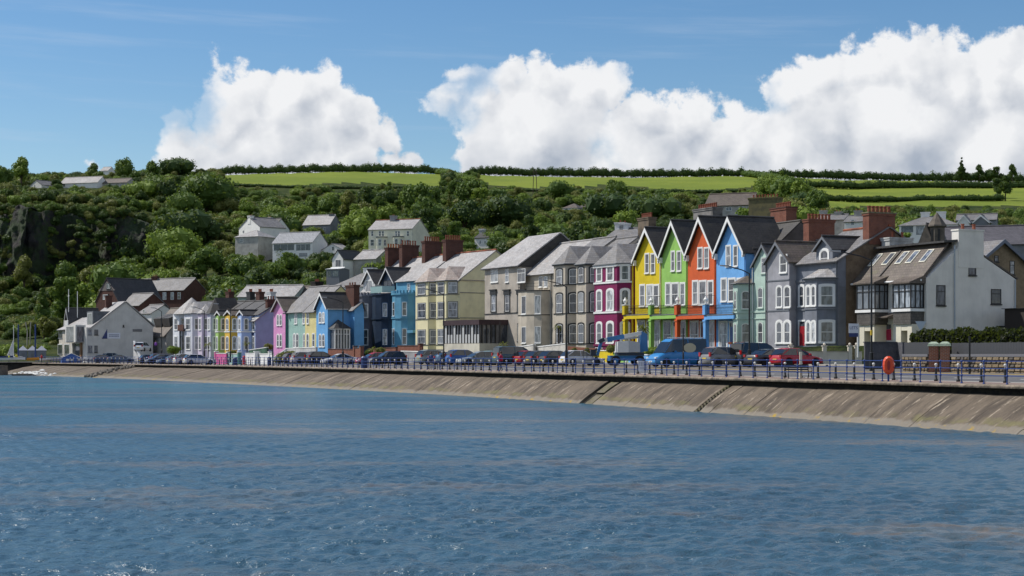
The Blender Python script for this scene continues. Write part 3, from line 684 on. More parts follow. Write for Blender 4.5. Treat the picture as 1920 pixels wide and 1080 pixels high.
def door(B, P, t, n, w, z0, z1, m, surround=P_WHITE, label=None, light=True):
    P = Vector(P); t = Vector(t); n = Vector(n)
    def q(a, z, o): return (P.x+t.x*a+n.x*o, P.y+t.y*a+n.y*o, z)
    mb = MB()
    def bx(a0, a1, za, zb_, o0, o1, mm): mb.prism([q(a0, za, o0), q(a1, za, o0), q(a1, za, o1), q(a0, za, o1)], [q(a0, zb_, o0), q(a1, zb_, o0), q(a1, zb_, o1), q(a0, zb_, o1)], mm)
    zt = z1-0.45 if light else z1-0.1
    bx(-w/2, w/2, z0, zt, -0.04, 0.03, 0)
    for a in (-w*0.22, w*0.22):
        for za, zc in ((z0+0.2, z0+0.85), (z0+1.0, zt-0.2)):
            if zc > za+0.1: bx(a-w*0.14, a+w*0.14, za, zc, 0.03, 0.045, 0)
    o_ = mb.build('door', [m], B.root)
    if label: o_['label'] = label
    mb = MB()
    bx(-w/2-0.16, -w/2-0.002, z0, z1, -0.04, 0.07, 0); bx(w/2+0.002, w/2+0.16, z0, z1, -0.04, 0.07, 0); bx(-w/2-0.16, w/2+0.16, z1, z1+0.16, -0.04, 0.09, 0)
    mb.build('door_frame', [surround], o_)
    if light:
        mb = MB(); bx(-w/2, w/2, zt+0.02, z1-0.02, -0.04, 0.012, 0); mb.build('fanlight', [G_DARK], o_)
    mb = MB(); mb.lathe([(0.02, 0), (0.045, 0.01), (0.045, 0.05), (0.02, 0.06)], q(w*0.36, z0+1.0, 0.06), 6); mb.build('handle', [plain('brass', (0.5,0.35,0.1), 0.3, 1.0)], o_)
    return o_
def gable_walls(B, x0, x1, y0, y1, ze, zr, m, axis='x', z0=-2.5, name='wall', ridge=0.5):
    """axis x: ridge runs along the front (gables at the ends); axis y: gable faces the front."""
    mb = MB()
    if axis == 'x':
        yr = y0+(y1-y0)*ridge
        prof = [(y0, z0), (y1, z0), (y1, ze if not isinstance(ze, tuple) else ze[1]), (yr, zr), (y0, ze if not isinstance(ze, tuple) else ze[0])]
        mb.prism([(x0, a, b) for a, b in prof], [(x1, a, b) for a, b in prof])
    else:
        xr = x0+(x1-x0)*ridge
        prof = [(x0, z0), (x1, z0), (x1, ze), (xr, zr), (x0, ze)]
        mb.prism([(a, y0, b) for a, b in prof], [(a, y1, b) for a, b in prof])
    return B.b(name, mb, m)
def slab(mb, quad, th, m=0):
    a, b_, c, d = [Vector(p) for p in quad]; n = (b_-a).cross(d-a).normalized()
    if n.z < 0: n = -n
    mb.prism([a, b_, c, d], [p+n*th for p in (a, b_, c, d)], m)
def gable_roof(B, x0, x1, y0, y1, ze, zr, m, axis='x', ov=0.25, gov=0.15, th=0.12, ridge=0.5, name='roof', ridge_m=None, back=True, back_ext=0.0):
    mb = MB()
    e0, e1 = ze if isinstance(ze, tuple) else (ze, ze)
    if axis == 'x':
        yr = y0+(y1-y0)*ridge; k0 = (zr-e0)/(yr-y0); k1 = (zr-e1)/(y1-yr)
        slab(mb, [(x0-gov, y0-ov, e0-k0*ov+0.03), (x1+gov, y0-ov, e0-k0*ov+0.03), (x1+gov, yr, zr+0.03), (x0-gov, yr, zr+0.03)], th)
        if back: slab(mb, [(x0-gov, yr+0.01, zr+0.03), (x1+gov, yr+0.01, zr+0.03), (x1+gov, y1+ov, e1-k1*ov+0.03), (x0-gov, y1+ov, e1-k1*ov+0.03)], th)
        o = B.b(name, mb, m)
        r = MB(); r.tube([(x0-gov-0.01, yr, zr+th+0.10), (x1+gov+0.01, yr, zr+th+0.10)], 0.13, n=6); r.build('ridge_tile', ridge_m or m, o)
    else:
        xr = x0+(x1-x0)*ridge; k0 = (zr-e0)/(xr-x0); k1 = (zr-e1)/(x1-xr)
        slab(mb, [(x0-ov, y0-gov, e0-k0*ov+0.03), (xr, y0-gov, zr+0.03), (xr, y1+back_ext, zr+0.03), (x0-ov, y1+back_ext, e0-k0*ov+0.03)], th)
        slab(mb, [(xr+0.01, y0-gov, zr+0.03), (x1+ov, y0-gov, e1-k1*ov+0.03), (x1+ov, y1+back_ext, e1-k1*ov+0.03), (xr+0.01, y1+back_ext, zr+0.03)], th)
        o = B.b(name, mb, m)
        r = MB(); r.tube([(xr, y0-gov-0.01, zr+th+0.10), (xr, y1+back_ext, zr+th+0.10)], 0.12, n=6); r.build('ridge_tile', ridge_m or m, o)
    return o
def bargeboards(B, x0, x1, y, ze, zr, m=None, ov=0.3, w=0.30, th=0.06, ridge=0.5, finial=False):
    m = m or P_WHITE; xr = x0+(x1-x0)*ridge; mb = MB()
    for (xa, s_) in ((x0, -1), (x1, 1)):
        k = (zr-ze)/abs(xr-xa); za = ze-k*ov; xe = xa+s_*ov; up = 0.16
        mb.prism([(xe, y, za+up), (xr, y, zr+up), (xr, y, zr+up-w*1.5), (xe, y, za+up-w*1.0)], [(xe, y-th, za+up), (xr, y-th, zr+up), (xr, y-th, zr+up-w*1.5), (xe, y-th, za+up-w*1.0)])
    o = B.b('bargeboard', mb, m)
    return o
def chimney(B, xc, yc, wx, wy, z0, z1, m, pots=6, potm=None, along='x', cap=True, capm=None, ph=0.55, pr=0.13):
    mb = MB(); mb.box(xc-wx/2, xc+wx/2, yc-wy/2, yc+wy/2, z0, z1-0.22)
    mb.box(xc-wx/2-0.07, xc+wx/2+0.07, yc-wy/2-0.07, yc+wy/2+0.07, z1-0.219, z1-0.02)
    mb.box(xc-wx/2-0.12, xc+wx/2+0.12, yc-wy/2-0.12, yc+wy/2+0.12, z1-0.019, z1+0.10, 1)
    o = B.b('chimney', mb, [m, capm or m]); L = (wx if along == 'x' else wy)-0.25
    for i in range(pots):
        f = -L/2+L*(i+0.5)/pots; c = (xc+f, yc, z1+0.10) if along == 'x' else (xc, yc+f, z1+0.10)
        pm = MB(); pm.lathe([(pr, 0), (pr*0.85, ph*0.5), (pr*0.85, ph*0.8), (pr*1.1, ph*0.82), (pr*1.1, ph), (pr*0.8, ph), (pr*0.8, ph*0.8)], (0, 0, 0), 8)
        pm.build('chimney_pot', potm or TERRA, o, loc=c)
    return o
def bay(B, x0, x1, d, c, z0, z1, m, name='bay', c2=None, base=None):
    c2 = c if c2 is None else c2
    P = [(x0, 0.05), (x0+c, -d), (x1-c2, -d), (x1, 0.05)]
    mb = MB(); mb.prism([(*p, z0) for p in P], [(*p, z1) for p in P]); B.b(name, mb, m)
    Q = [(x0, 0.0), (x0+c, -d), (x1-c2, -d), (x1, 0.0)]
    return [(Q[0], Q[1]), (Q[1], Q[2]), (Q[2], Q[3])]
def band(B, P, z0, z1, m, out=0.08, name='cornice'):
    """a moulding following the plan polyline P"""
    P = [Vector(p) for p in P]; ctr = sum(P, Vector((0, 0)))/len(P); mb = MB(); O = []
    for i, p in enumerate(P):
        t0 = (P[i]-P[i-1]).normalized() if i else (P[1]-P[0]).normalized(); t1 = (P[i+1]-P[i]).normalized() if i < len(P)-1 else t0
        t = (t0+t1).normalized(); n = Vector((t.y, -t.x)); O.append(p+n*out/max(0.5, abs(t.dot(t0))))
    ring = [(*p, 0) for p in O]+[(p.x, p.y+0.02, 0) for p in P[::-1]]
    mb.prism([(a, b_, z0) for a, b_, _ in ring], [(a, b_, z1) for a, b_, _ in ring]); return B.b(name, mb, m)
def face_win(B, face, z0, z1, w=None, frac=0.6, pos=0.5, **k):
    a, c = Vector(face[0]), Vector(face[1]); t = (c-a); L = t.length; t.normalize(); n = Vector((t.y, -t.x))
    P = a+t*L*pos; return window(B, P, t, n, w or L*frac, z0, z1, **k)
def bay_roof(B, x0, x1, d, c, ze, zr, back, m, ya=None, ov=0.2, c2=None, name='bay_roof', th=0.1):
    """hipped front running back as a little ridge roof (back > 0) or a lean-to hip against the wall (back = 0)."""
    c2 = c if c2 is None else c2; xm = ((x0+c)+(x1-c2))/2; mb = MB()
    e = [(x0-ov, 0.0, ze), (x0+c-ov*0.5, -d-ov, ze), (x1-c2+ov*0.5, -d-ov, ze), (x1+ov, 0.0, ze)]
    ya = 0.3 if ya is None else ya
    if back > 0:
        ap = (xm, ya, zr); bk = (xm, back, zr); l0 = (x0-ov, back, ze); r0 = (x1+ov, back, ze)
        V = [e[0], e[1], e[2], e[3], ap, bk, l0, r0]
        mb.add(V, [(0,1,4), (1,2,4), (2,3,4), (0,4,5,6), (4,3,7,5), (0,6,7,3,2,1), (6,5,7)])
    else:
        a0, a1 = (x0+c+0.15, 0.0, zr), (x1-c2-0.15, 0.0, zr)
        mb.add([*e, a0, a1], [(0,1,4), (1,2,5,4), (2,3,5), (0,4,5,3), (0,3,2,1)])
    o = B.b(name, mb, m)
    g = MB(); 
    for i in range(3): g.tube([e[i], e[i+1]], 0.07, n=5)
    g.build('gutter', PIPE, o); return o
def pipe(B, x, y, z0, z1, m=None, r=0.06): 
    mb = MB(); mb.tube([(x, y, z0), (x, y, z1)], r, n=6); B.b('drainpipe', mb, m or PIPE)
# ------------------------------------------------------------------ the four gabled houses in yellow, green, orange and blue
TH2 = 24.8; SR2 = 18.65
REARW = rough_mix('rear_render', [(0.11,0.105,0.10),(0.075,0.07,0.065)], 0.7)
gabs = [ # name colour, left px, right px, apex px/py, feet y, gable windows, first floor windows, first-floor y, ground colour
 ('yellow', (0.62,0.47,0.010), 1191, 1240, (1213.8,427.4), 492, [(1210,1217),(1221,1228)], (476,512), [(1200.4,1208.7),(1213,1224),(1226,1235)], (533,574)),
 ('green', (0.27,0.50,0.11), 1240, 1289.5, (1262.7,414), 487, [(1259,1265),(1270,1277)], (471.5,508), [(1248.7,1257),(1260,1272),(1276,1284)], (529.5,572)),
 ('orange', (0.60,0.105,0.025), 1289.5, 1343, (1314,406.7), 483, [(1309,1317),(1321,1329)], (465,503), [(1299.4,1308),(1311.6,1324),(1328,1337)], (525.5,571)),
 ('blue', (0.15,0.38,0.72), 1343, 1399, (1367.3,406.7), 480, [(1362,1370),(1376,1383)], (461,499), [(1353,1362),(1366.5,1378.5),(1383,1392)], (521,565))]
lab4 = {'yellow':'tall yellow terrace house with steep white-edged gable, leftmost of the four bright gables',
        'green':'tall lime green terrace house with steep white-edged gable, between the yellow and orange houses',
        'orange':'tall orange-red terrace house with steep white-edged gable, between the green and sky blue houses',
        'blue':'tall sky blue terrace house with steep white-edged gable, beside the orange house'}
IRON = plain('black_iron', (0.015,0.015,0.017), 0.5); FLOWER = rough_mix('potted_flowers', [(0.25,0.02,0.03),(0.05,0.09,0.02)], 9)
for i, (nm, col, pl, pr_, ap, yf, gw, gy, fw, fy) in enumerate(gabs):
    # right end of this house on the shared front plane
    T = Bld('tmp', None, None, 1191, 1399, SR2, TH2, 664); bpy.data.objects.remove(T.root)
    xr = T.fx(pr_); P = T.A+T.u*xr; sR = F/P.y
    B = Bld('terrace_house', lab4[nm], 'house', pl, pr_, sR, TH2, 661, 'gabled houses in four bright colours')
    m = paint('wall_'+nm, col, 0.6, 0.07, 0.15); w = B.w; D = 9.0
    xa = B.fx(ap[0], 0); zr = B.fz(*ap, -0.3)-0.1; ze = B.fz((pl+pr_)/2, yf)+0.25
    gable_walls(B, 0.0, w-0.003, 0, 3.2, ze, zr, m, 'y')
    gable_roof(B, 0.0, w, 0, 5.2, ze, zr, S_BLACK, 'y', ov=0.15, gov=0.45, ridge_m=S_DARK)
    bargeboards(B, 0.0, w, -0.42, ze, zr, ov=0.12, w=0.34)
    gable_walls(B, 0.0, w-0.003, 3.2, 10.0, ze+0.3, zr-0.45, REARW, 'x', name='rear_wall'); gable_roof(B, 0, w, 3.2, 10.0, ze+0.3, zr-0.45, S_BLACK, 'x', gov=0.0)
    for a, c in gw: fwin(B, a, c, *gy, surround=P_WHITE, sw=0.1, sill=True)
    for a, c in fw: fwin(B, a, c, fy[0]+2, fy[1], surround=P_WHITE, sw=0.14, style='sash')
    # white brackets at the bargeboard feet and knee
    for x in (0.14, w-0.3):
        mb = MB(); mb.prism([(x, -0.36, ze-0.5), (x+0.16, -0.36, ze-0.5), (x+0.16, -0.02, ze-0.5), (x, -0.02, ze-0.5)], [(x, -0.36, ze+0.1), (x+0.16, -0.36, ze+0.1), (x+0.16, -0.02, ze+0.1), (x, -0.02, ze+0.1)]); B.b('bracket', mb, P_WHITE)
    pipe(B, w-0.12, -0.09, 0, ze-0.4, P_WHITE if nm == 'yellow' else m)
    # verandah
    zv = B.fz((pl+pr_)/2-18, 589, -1.5); vm = m
    mb = MB(); mb.box(0, w-0.004, -1.5, -0.01, zv-0.12, zv); B.b('verandah_roof', mb, LEAD)
    mb = MB(); mb.box(0, w-0.004, -1.48, -1.30, zv-0.50, zv-0.122); B.b('verandah_beam', mb, vm)
    mb = MB(); mb.box(-0.05, 0.40, -1.55, -1.12, -1.0, zv-0.502); mb.box(-0.10, 0.45, -1.60, -1.07, -1.0, -0.2); mb.box(-0.10, 0.45, -1.60, -1.07, zv-0.70, zv-0.503)
    B.b('pillar', mb, vm)
    mb = MB(); mb.box(-0.08, 0.44, -1.62, -1.10, zv+0.002, zv+1.05); B.b('pedestal', mb, vm)
    mb = MB(); mb.box(-0.13, 0.49, -1.67, -1.05, zv+1.051, zv+1.15); mb.lathe([(0.12,1.15),(0.10,1.25),(0.24,1.45),(0.26,1.6),(0.14,1.75),(0.05,1.95)], (0.18,-1.36,zv), 10); B.b('urn', mb, P_WHITE)
    mb = MB(); mb.tube([(0.45, -1.38, zv+0.95), (w-0.1, -1.38, zv+0.95)], 0.03, n=4); mb.tube([(0.45, -1.38, zv+0.12), (w-0.1, -1.38, zv+0.12)], 0.025, n=4)
    k = 0.5
    while k < w-0.1: mb.tube([(k, -1.38, zv+0.02), (k, -1.38, zv+0.95)], 0.014, n=3); mb.tube([(k, -1.38, zv+0.5), (k+0.1, -1.38, zv+0.75), (k+0.2, -1.38, zv+0.5), (k+0.1, -1.38, zv+0.25)], 0.012, n=3); k += 0.2
    B.b('balcony_railing', mb, IRON)
    if nm in ('yellow','orange'):
        mb = MB(); mb.tube([(w-0.05, -1.3, zv+0.02), (w-0.05, -1.3, zv+1.9), (w-0.05, -0.1, zv+1.9)], 0.03, n=4)
        for kk in range(5): mb.tube([(w-0.05, -1.25+kk*0.25, zv+0.05), (w-0.05, -1.25+kk*0.25, zv+1.9)], 0.015, n=3)
        B.b('balcony_screen', mb, IRON)
    # ground floor under the verandah: tall white windows and a door
    zz = zv-0.75
    dc = {'yellow':(0.5,0.5,0.48),'green':(0.55,0.55,0.52),'orange':(0.10,0.02,0.02),'blue':(0.06,0.12,0.3)}[nm]
    window(B, (w*0.24, 0), (1,0), (0,-1), w*0.26, 0.55, zz, surround=P_WHITE, sw=0.14, style='sash')
    door(B, (w*0.56, 0), (1,0), (0,-1), 0.95, -0.1, zz-0.1, plain('door_'+nm, dc, 0.4))
    window(B, (w*0.84, 0), (1,0), (0,-1), w*0.20, 0.55, zz, surround=P_WHITE, sw=0.10, style='sash')
    if nm == 'yellow':     # lower bit at the left, brown stack
        chimney(B, B.fx(1213, 6.4), 6.4, 2.6, 1.0, ze+0.5, B.fz(1205, 411, 6.4), paint('stack_brown', (0.16,0.125,0.09), 0.9, 0.3), 8, TERRA, 'x')
        s_ = MB(); s_.box(-0.95, -0.003, 0.25, 4.0, -2, ze+0.15); B.b('side_wall', s_, m)
    if nm == 'orange': chimney(B, B.fx(1327, 9.4), 9.4, 4.3, 1.3, ze, B.fz(1330, 392, 9.4), paint('stack_grey', (0.22,0.21,0.20), 0.9, 0.3), 10, TERRA, 'x')
    if nm == 'blue':
        s_ = MB(); s_.box(w+0.003, w+0.3, 0.9, 3.2, -2, ze-0.2); B.b('side_wall', s_, m)

# ------------------------------------------------------------------ mint and grey houses to the right of them
TH1 = 25; SR1 = 20.3
R1 = Bld('tmp', None, None, 1384, 1571, SR1, TH1, 648); bpy.data.objects.remove(R1.root)
def sub(Rr, pl, pr_, th, yb, name, label, group=None, zb=None):
    xr = Rr.fx(pr_); P = Rr.A+Rr.u*xr; return Bld(name, label, 'house', pl, pr_, F/P.y, th, yb, group, zb=zb)
ZB1 = CZ-(646-HY)/20.3
MINT = paint('wall_mint', (0.42,0.55,0.48), 0.65, 0.08); MINTL = paint('trim_mint', (0.44,0.56,0.49), 0.6, 0.04); GREYL = paint('wall_lilac_grey', (0.33,0.33,0.36), 0.65, 0.1); GREYD = paint('wall_slate_grey', (0.19,0.205,0.24), 0.65, 0.12)
# mint house with two little gables
B = sub(R1, 1384, 1450, TH1, 646, 'terrace_house', 'mint green terrace house with paired small gables and a canted bay', 'mint and grey seafront houses', ZB1); w = B.w
xs = B.fx(1413.5); ze = B.fz(1432, 496); zr = B.fz(1431, 461); zl = B.fz(1400, 491)
gable_walls(B, xs, w-0.003, 0, 3.5, ze, zr, MINT, 'y'); gable_roof(B, xs, w, 0, 6.0, ze, zr, S_DARK, 'y', gov=0.25); bargeboards(B, xs, w, -0.22, ze, zr, P_GREYF, w=0.2)
gable_walls(B, 0, w-0.003, 1.6, 9.5, (ze-0.3, ze-0.3), zr+0.4, MINT, 'x', name='rear_wall'); gable_roof(B, 0, w, 1.6, 9.5, (ze-0.3, ze-0.3), zr+0.4, S_MID, 'x', gov=0.0)
gable_walls(B, xs-2.6, xs-0.3, 1.0, 4.0, ze, zr-0.3, MINT, 'y', name='gable_wall'); gable_roof(B, xs-2.6, xs-0.3, 1.0, 6.0, ze, zr-0.3, S_DARK, 'y', gov=0.2, name='gable_roof'); bargeboards(B, xs-2.6, xs-0.3, 0.82, ze, zr-0.3, P_GREYF, w=0.18)
window(B, (xs-1.45, 1.0), (1,0), (0,-1), 0.9, ze-1.0, ze+0.3, surround=MINTL, arch=0.3)
fwin(B, 1428, 1440, 483, 512, surround=MINTL, arch=0.0, style='top', pane=G_NET)
for a, c in ((1421.5,1430.5),(1436,1445.5)):
    fwin(B, a, c, 539, 577, surround=MINTL, arch=0.25, pane=G_NET); fwin(B, a, c, 604, 643, surround=MINTL, arch=0.3, sw=0.16)
fs = bay(B, 0.2, xs-0.05, 1.3, 0.9, -2.0, B.fz(1400, 531, -1), MINT)
for f in fs:
    for rz_ in ((545, 579), (606, 642)):
        zz0, zz1 = B.fz(1400, rz_[1], -1), B.fz(1400, rz_[0], -1)
        if (Vector(f[1])-Vector(f[0])).length > 2.2:
            for pp_ in (0.28, 0.72): face_win(B, f, zz0, zz1, frac=0.27, pos=pp_, surround=MINTL, arch=0.2)
        else: face_win(B, f, zz0, zz1, frac=0.5, surround=MINTL, arch=0.2)
bay_roof(B, 0.2, xs-0.05, 1.3, 0.9, B.fz(1400, 531, -1), B.fz(1400, 517, 0), 0, S_BROWN)
pl_ = [fs[0][0], fs[1][0], fs[1][1], fs[2][1], (w, 0)]
band(B, pl_, B.fz(1432, 586), B.fz(1432, 583), MINTL); band(B, pl_, B.fz(1432, 598), B.fz(1432, 596), MINTL)
pipe(B, xs-0.1, -0.1, 0, ze-0.2, P_WHITE)
for k in range(3): mbx = MB(); mbx.box(0.6+k*1.1, 1.2+k*1.1, -1.55, -1.35, B.fz(1395, 645.5, -1.4), B.fz(1395, 641, -1.4)); B.b('flower_box', mbx, FLOWER)
chimney(B, B.fx(1469, 7.4), 7.4, 2.9, 1.3, ze, B.fz(1470, 391, 7.4), BRICK, 9, TERRA, 'x', capm=BRICKD)
# lilac grey gable house
B = sub(R1, 1450, 1493, TH1, 646, 'terrace_house', 'lilac grey terrace house with one full-width gable beside the mint house', 'mint and grey seafront houses', ZB1); w = B.w
ze = B.fz(1470, 492); zr = B.fz(1468.8, 457)
mb = MB(); gable_walls(B, 0, w-0.003, -0.8, 4.5, ze, zr, GREYL, 'y'); gable_roof(B, 0, w, -0.8, 8.0, ze, zr, S_BROWN, 'y', gov=0.3); bargeboards(B, 0, w, -1.08, ze, zr, P_GREYF, w=0.22)
mb = MB(); mb.box(0, w-0.003, 4.5, 9.5, -2, ze); B.b('rear_wall', mb, GREYL)
fwin(B, 1463, 1475, 479, 511, -0.8, surround=P_WHITE, style='sash')
for a, c in ((1456.5,1466),(1471,1481.5)):
    fwin(B, a, c, 537, 576, -0.8, surround=P_WHITE, arch=0.3); fwin(B, a, c, 603, 643, -0.8, surround=P_WHITE, arch=0.35, sw=0.2)
for yy in (526, 583): band(B, [(0, -0.8), (w, -0.8)], B.fz(1470, yy, -0.8), B.fz(1470, yy-2.2, -0.8), P_GREYF, 0.06)
pipe(B, 0.05, -0.9, 0, ze)
# slate grey end house
B = sub(R1, 1493, 1571, TH1, 646, 'terrace_house', 'dark grey end house with red door, canted bay and bare brown side wall', 'mint and grey seafront houses', ZB1); w = B.w
ze = B.fz(1571, 489); D = B.sx(1700)
zr = B.sz(1656, 427); 
gable_walls(B, 0, w-0.003, 0, 11.5, ze, zr, GREYD, 'x'); gable_roof(B, -0.05, w, 0, 11.5, ze, zr, S_MID, 'x', ov=0.35, gov=0.25, ridge_m=TERRA)
mb = MB(); prof = [(0.9, -2.5), (11.48, -2.5), (11.48, ze), (5.75, zr-0.02), (0.9, ze+(zr-ze)*0.9/5.75-0.03)]
mb.prism([(w-0.002, a, b_) for a, b_ in prof], [(w+0.03, a, b_) for a, b_ in prof]); B.b('side_wall', mb, RENDER_BR)
# quoins on the corner
mb = MB(); z = -0.4
k = 0
while z < ze-0.4:
    L_ = 0.75 if k % 2 else 0.45; mb.box(w-0.01, w+0.05, -0.05, L_, z, z+0.34); mb.box(w-L_, w+0.049, -0.051, -0.001, z, z+0.34); z += 0.38; k += 1
B.b('quoins', mb, GREYD)
xd = w*0.03
pdoor = B.fx(1503, 0)
door(B, (pdoor+0.15, 0), (1,0), (0,-1), 0.95, B.fz(1503, 648), B.fz(1503, 603), plain('red_door', (0.30,0.012,0.02), 0.4), P_WHITE, 'tall red front door')
fwin(B, 1499, 1507, 536, 574, surround=P_WHITE, arch=0.25, sw=0.18)
x0 = B.fx(1511, -1.3)-0.6; zt = B.fz(1540, 521, -1.2); fs = bay(B, x0, w-0.12, 1.45, 0.7, -2, zt, GREYD, c2=1.15)
for rz_, ar in (((536, 573), 0.22), ((603, 642), 0.3)):
    z0_, z1_ = B.fz(1530, rz_[1], -1.45), B.fz(1530, rz_[0], -1.45)
    for pp_ in (0.28, 0.73): face_win(B, fs[1], z0_, z1_, frac=0.30, pos=pp_, surround=P_WHITE, arch=ar, sw=0.17)
    face_win(B, fs[2], z0_, z1_, frac=0.62, surround=P_WHITE, arch=0.08, sw=0.2, pane=G_NET)
bay_roof(B, x0, w-0.12, 1.45, 0.7, zt, B.fz(1545, 504), 0, S_LIGHT, c2=1.15)
pl_ = [(0, 0), fs[0][0], fs[1][0], fs[1][1], fs[2][1]]
band(B, pl_, B.fz(1530, 580.5, -1), B.fz(1530, 577.5, -1), P_GREYF); band(B, pl_, B.fz(1530, 526, -1), B.fz(1530, 522, -1), P_GREYF, 0.1)
# arched dormer
x0, x1 = B.fx(1533, 0.3), B.fx(1559, 0.3)+0.4; z0_ = ze-0.5; zd = B.fz(1545, 468, 0.3); zp = B.fz(1545, 447, 0.3)
gable_walls(B, x0, x1, 0.15, 3.6, zd, zp, GREYD, 'y', z0=z0_, name='dormer_wall'); gable_roof(B, x0, x1, 0.15, 4.6, zd, zp, S_DARK, 'y', gov=0.3, name='dormer_roof'); bargeboards(B, x0, x1, -0.12, zd, zp, P_GREYF, w=0.18)
window(B, ((x0+x1)/2, 0.15), (1,0), (0,-1), (x1-x0)*0.45, B.fz(1545, 500, 0.15), B.fz(1545, 469, 0.15), surround=P_WHITE, arch=0.35, sw=0.2)
chimney(B, w-0.4, B.sx(1653), 0.95, 3.0, zr-1.6, B.sz(1653, 400), BRICK, 6, TERRA, 'y', ph=0.6, pr=0.17, capm=rough_mix('mossy_cap', [(0.2,0.18,0.13),(0.12,0.12,0.05)], 3))
chimney(B, B.fx(1540, 6.2)-0.4, 6.2, 0.95, 3.1, zr-1.6, B.fz(1553, 411, 6), BRICK, 7, TERRA, 'y', ph=0.55, pr=0.15)
pipe(B, w-0.08, -0.1, 0, ze)

# ------------------------------------------------------------------ white house with two box bays (right)
B = Bld('white_house', 'white rendered house with skylit grey roof and two black box bays', 'house', 1608, 1737, 21.5, 24.8, 646); w = B.w
WH = paint('white_render', (0.74,0.71,0.65), 0.8, 0.05, 0.5); CREAMP = paint('cream_piers', (0.66,0.62,0.50), 0.7, 0.05)
D = B.sx(1905); ze = B.sz(1737, 522); yr = B.sx(1806); zr = B.sz(1800, 455); ze2 = B.sz(1905, 524)
mb = MB(); prof = [(0, -2.5), (D, -2.5), (D, ze2), (yr, zr), (0, ze)]
mb.prism([(0, a, b_) for a, b_ in prof], [(w-0.003, a, b_) for a, b_ in prof]); B.b('wall', mb, WH)
ym = B.sx(1762); zm = B.sz(1790, 462)+0.2
mb = MB(); k0 = 0.35
slab(mb, [(-0.2, -0.45, ze-0.15), (w-0.05, -0.45, ze-0.15), (w-0.45, yr-1.2, zr-0.1), (-0.2, yr-1.2, zr-0.1)], 0.14)
slab(mb, [(-0.2, yr+0.01, zr+0.03), (w+0.0, yr+0.01, zr+0.03), (w+0.0, D+0.2, ze2), (-0.2, D+0.2, ze2)], 0.14)
rf = B.b('roof', mb, S_BROWN)
mb = MB(); mb.prism([(-0.3, yr-2.0, zr-0.02), (w-0.1, yr-2.0, zr-0.02), (w-0.1, yr+0.6, zr+0.18), (-0.3, yr+0.6, zr+0.18)], [(-0.3, yr-2.0, zr+0.16), (w-0.1, yr-2.0, zr+0.16), (w-0.1, yr+0.6, zr+0.40), (-0.3, yr+0.6, zr+0.40)]); mb.build('ridge_cap', S_DARK, rf)
mb = MB(); mb.tube([(-0.3, -0.52, ze-0.15), (w-0.05, -0.52, ze-0.15)], 0.09, n=6, m=0); mb.build('gutter', P_WHITE, rf)
# skylights along the slope
sl0 = Vector((0, -0.45, ze-0.15)); sl1 = Vector((0, yr-1.2, zr-0.1)); dsl = sl1-sl0; nsl = Vector((0, -dsl.z, dsl.y)).normalized()
for px_ in (1646, 1671, 1696, 1716, 1742):
    xx = B.fx(px_-4, 1.6); 
    def sp(a, f, o): p_ = sl0+dsl*f+nsl*o; return (a, p_.y, p_.z)
    mb = MB(); mb.prism([sp(xx-0.42, 0.48, 0.13), sp(xx+0.42, 0.48, 0.13), sp(xx+0.42, 0.83, 0.13), sp(xx-0.42, 0.83, 0.13)], [sp(xx-0.42, 0.48, 0.22), sp(xx+0.42, 0.48, 0.22), sp(xx+0.42, 0.83, 0.22), sp(xx-0.42, 0.83, 0.22)])
    sk = B.b('skylight', mb, paint('skylight_frame', (0.62,0.60,0.50), 0.5, 0.0, 0))
    mb = MB(); mb.add([sp(xx-0.33, 0.505, 0.225), sp(xx+0.33, 0.505, 0.225), sp(xx+0.33, 0.81, 0.225), sp(xx-0.33, 0.81, 0.225)], [(0,1,2,3)]); mb.build('pane', G_NET, sk)
xx = B.fx(1668, 1.0); mb = MB(); mb.prism([sp(xx-0.08, 0.0, 0.13), sp(xx+0.08, 0.0, 0.13), sp(xx+0.08, 1, 0.13), sp(xx-0.08, 1, 0.13)], [sp(xx-0.08, 0.0, 0.24), sp(xx+0.08, 0.0, 0.24), sp(xx+0.08, 1, 0.24), sp(xx-0.08, 1, 0.24)]); mb.build('party_ridge', S_BLACK, rf)
# stack on the gable
y0, y1 = B.sx(1797), B.sx(1844); zc = B.sz(1820, 433)
mb = MB(); mb.box(w-0.9, w+0.04, y0, y1, zr-2.2, zc); mb.box(w-0.95, w+0.09, y0-0.06, y1+0.06, zc+0.001, zc+0.14)
ch = B.b('chimney', mb, WH)
for f in (0.3, 0.75):
    pm = MB(); pm.lathe([(0.15,0),(0.13,0.4),(0.17,0.42),(0.17,0.5)], (0,0,0), 8); pm.build('chimney_pot', TERRA, ch, loc=(w-0.45, y0+(y1-y0)*f, zc+0.14))
chimney(B, 0.6, yr, 1.2, 2.6, zr-1.2, B.fz(1694, 447, yr), paint('stack_white', (0.5,0.5,0.48), 0.85, 0.2), 2, TERRA, 'y')
for q_ in ((1755.5,1772.5,534.5,572.5),(1816,1830,489,516),(1858,1877,542,570),(1873,1890,611,630)): swin(B, *q_, frame=P_BLACKF, style='top' if q_[0] < 1870 else 'none', pane=G_DARK)
pipe(B, w+0.08, B.sx(1789), 0, B.sz(1789, 460), paint('pale_pipe', (0.4,0.44,0.48), 0.5, 0)); pipe(B, w+0.08, B.sx(1905)-0.15, 0, ze2, paint('pale_pipe', (0,0,0)))
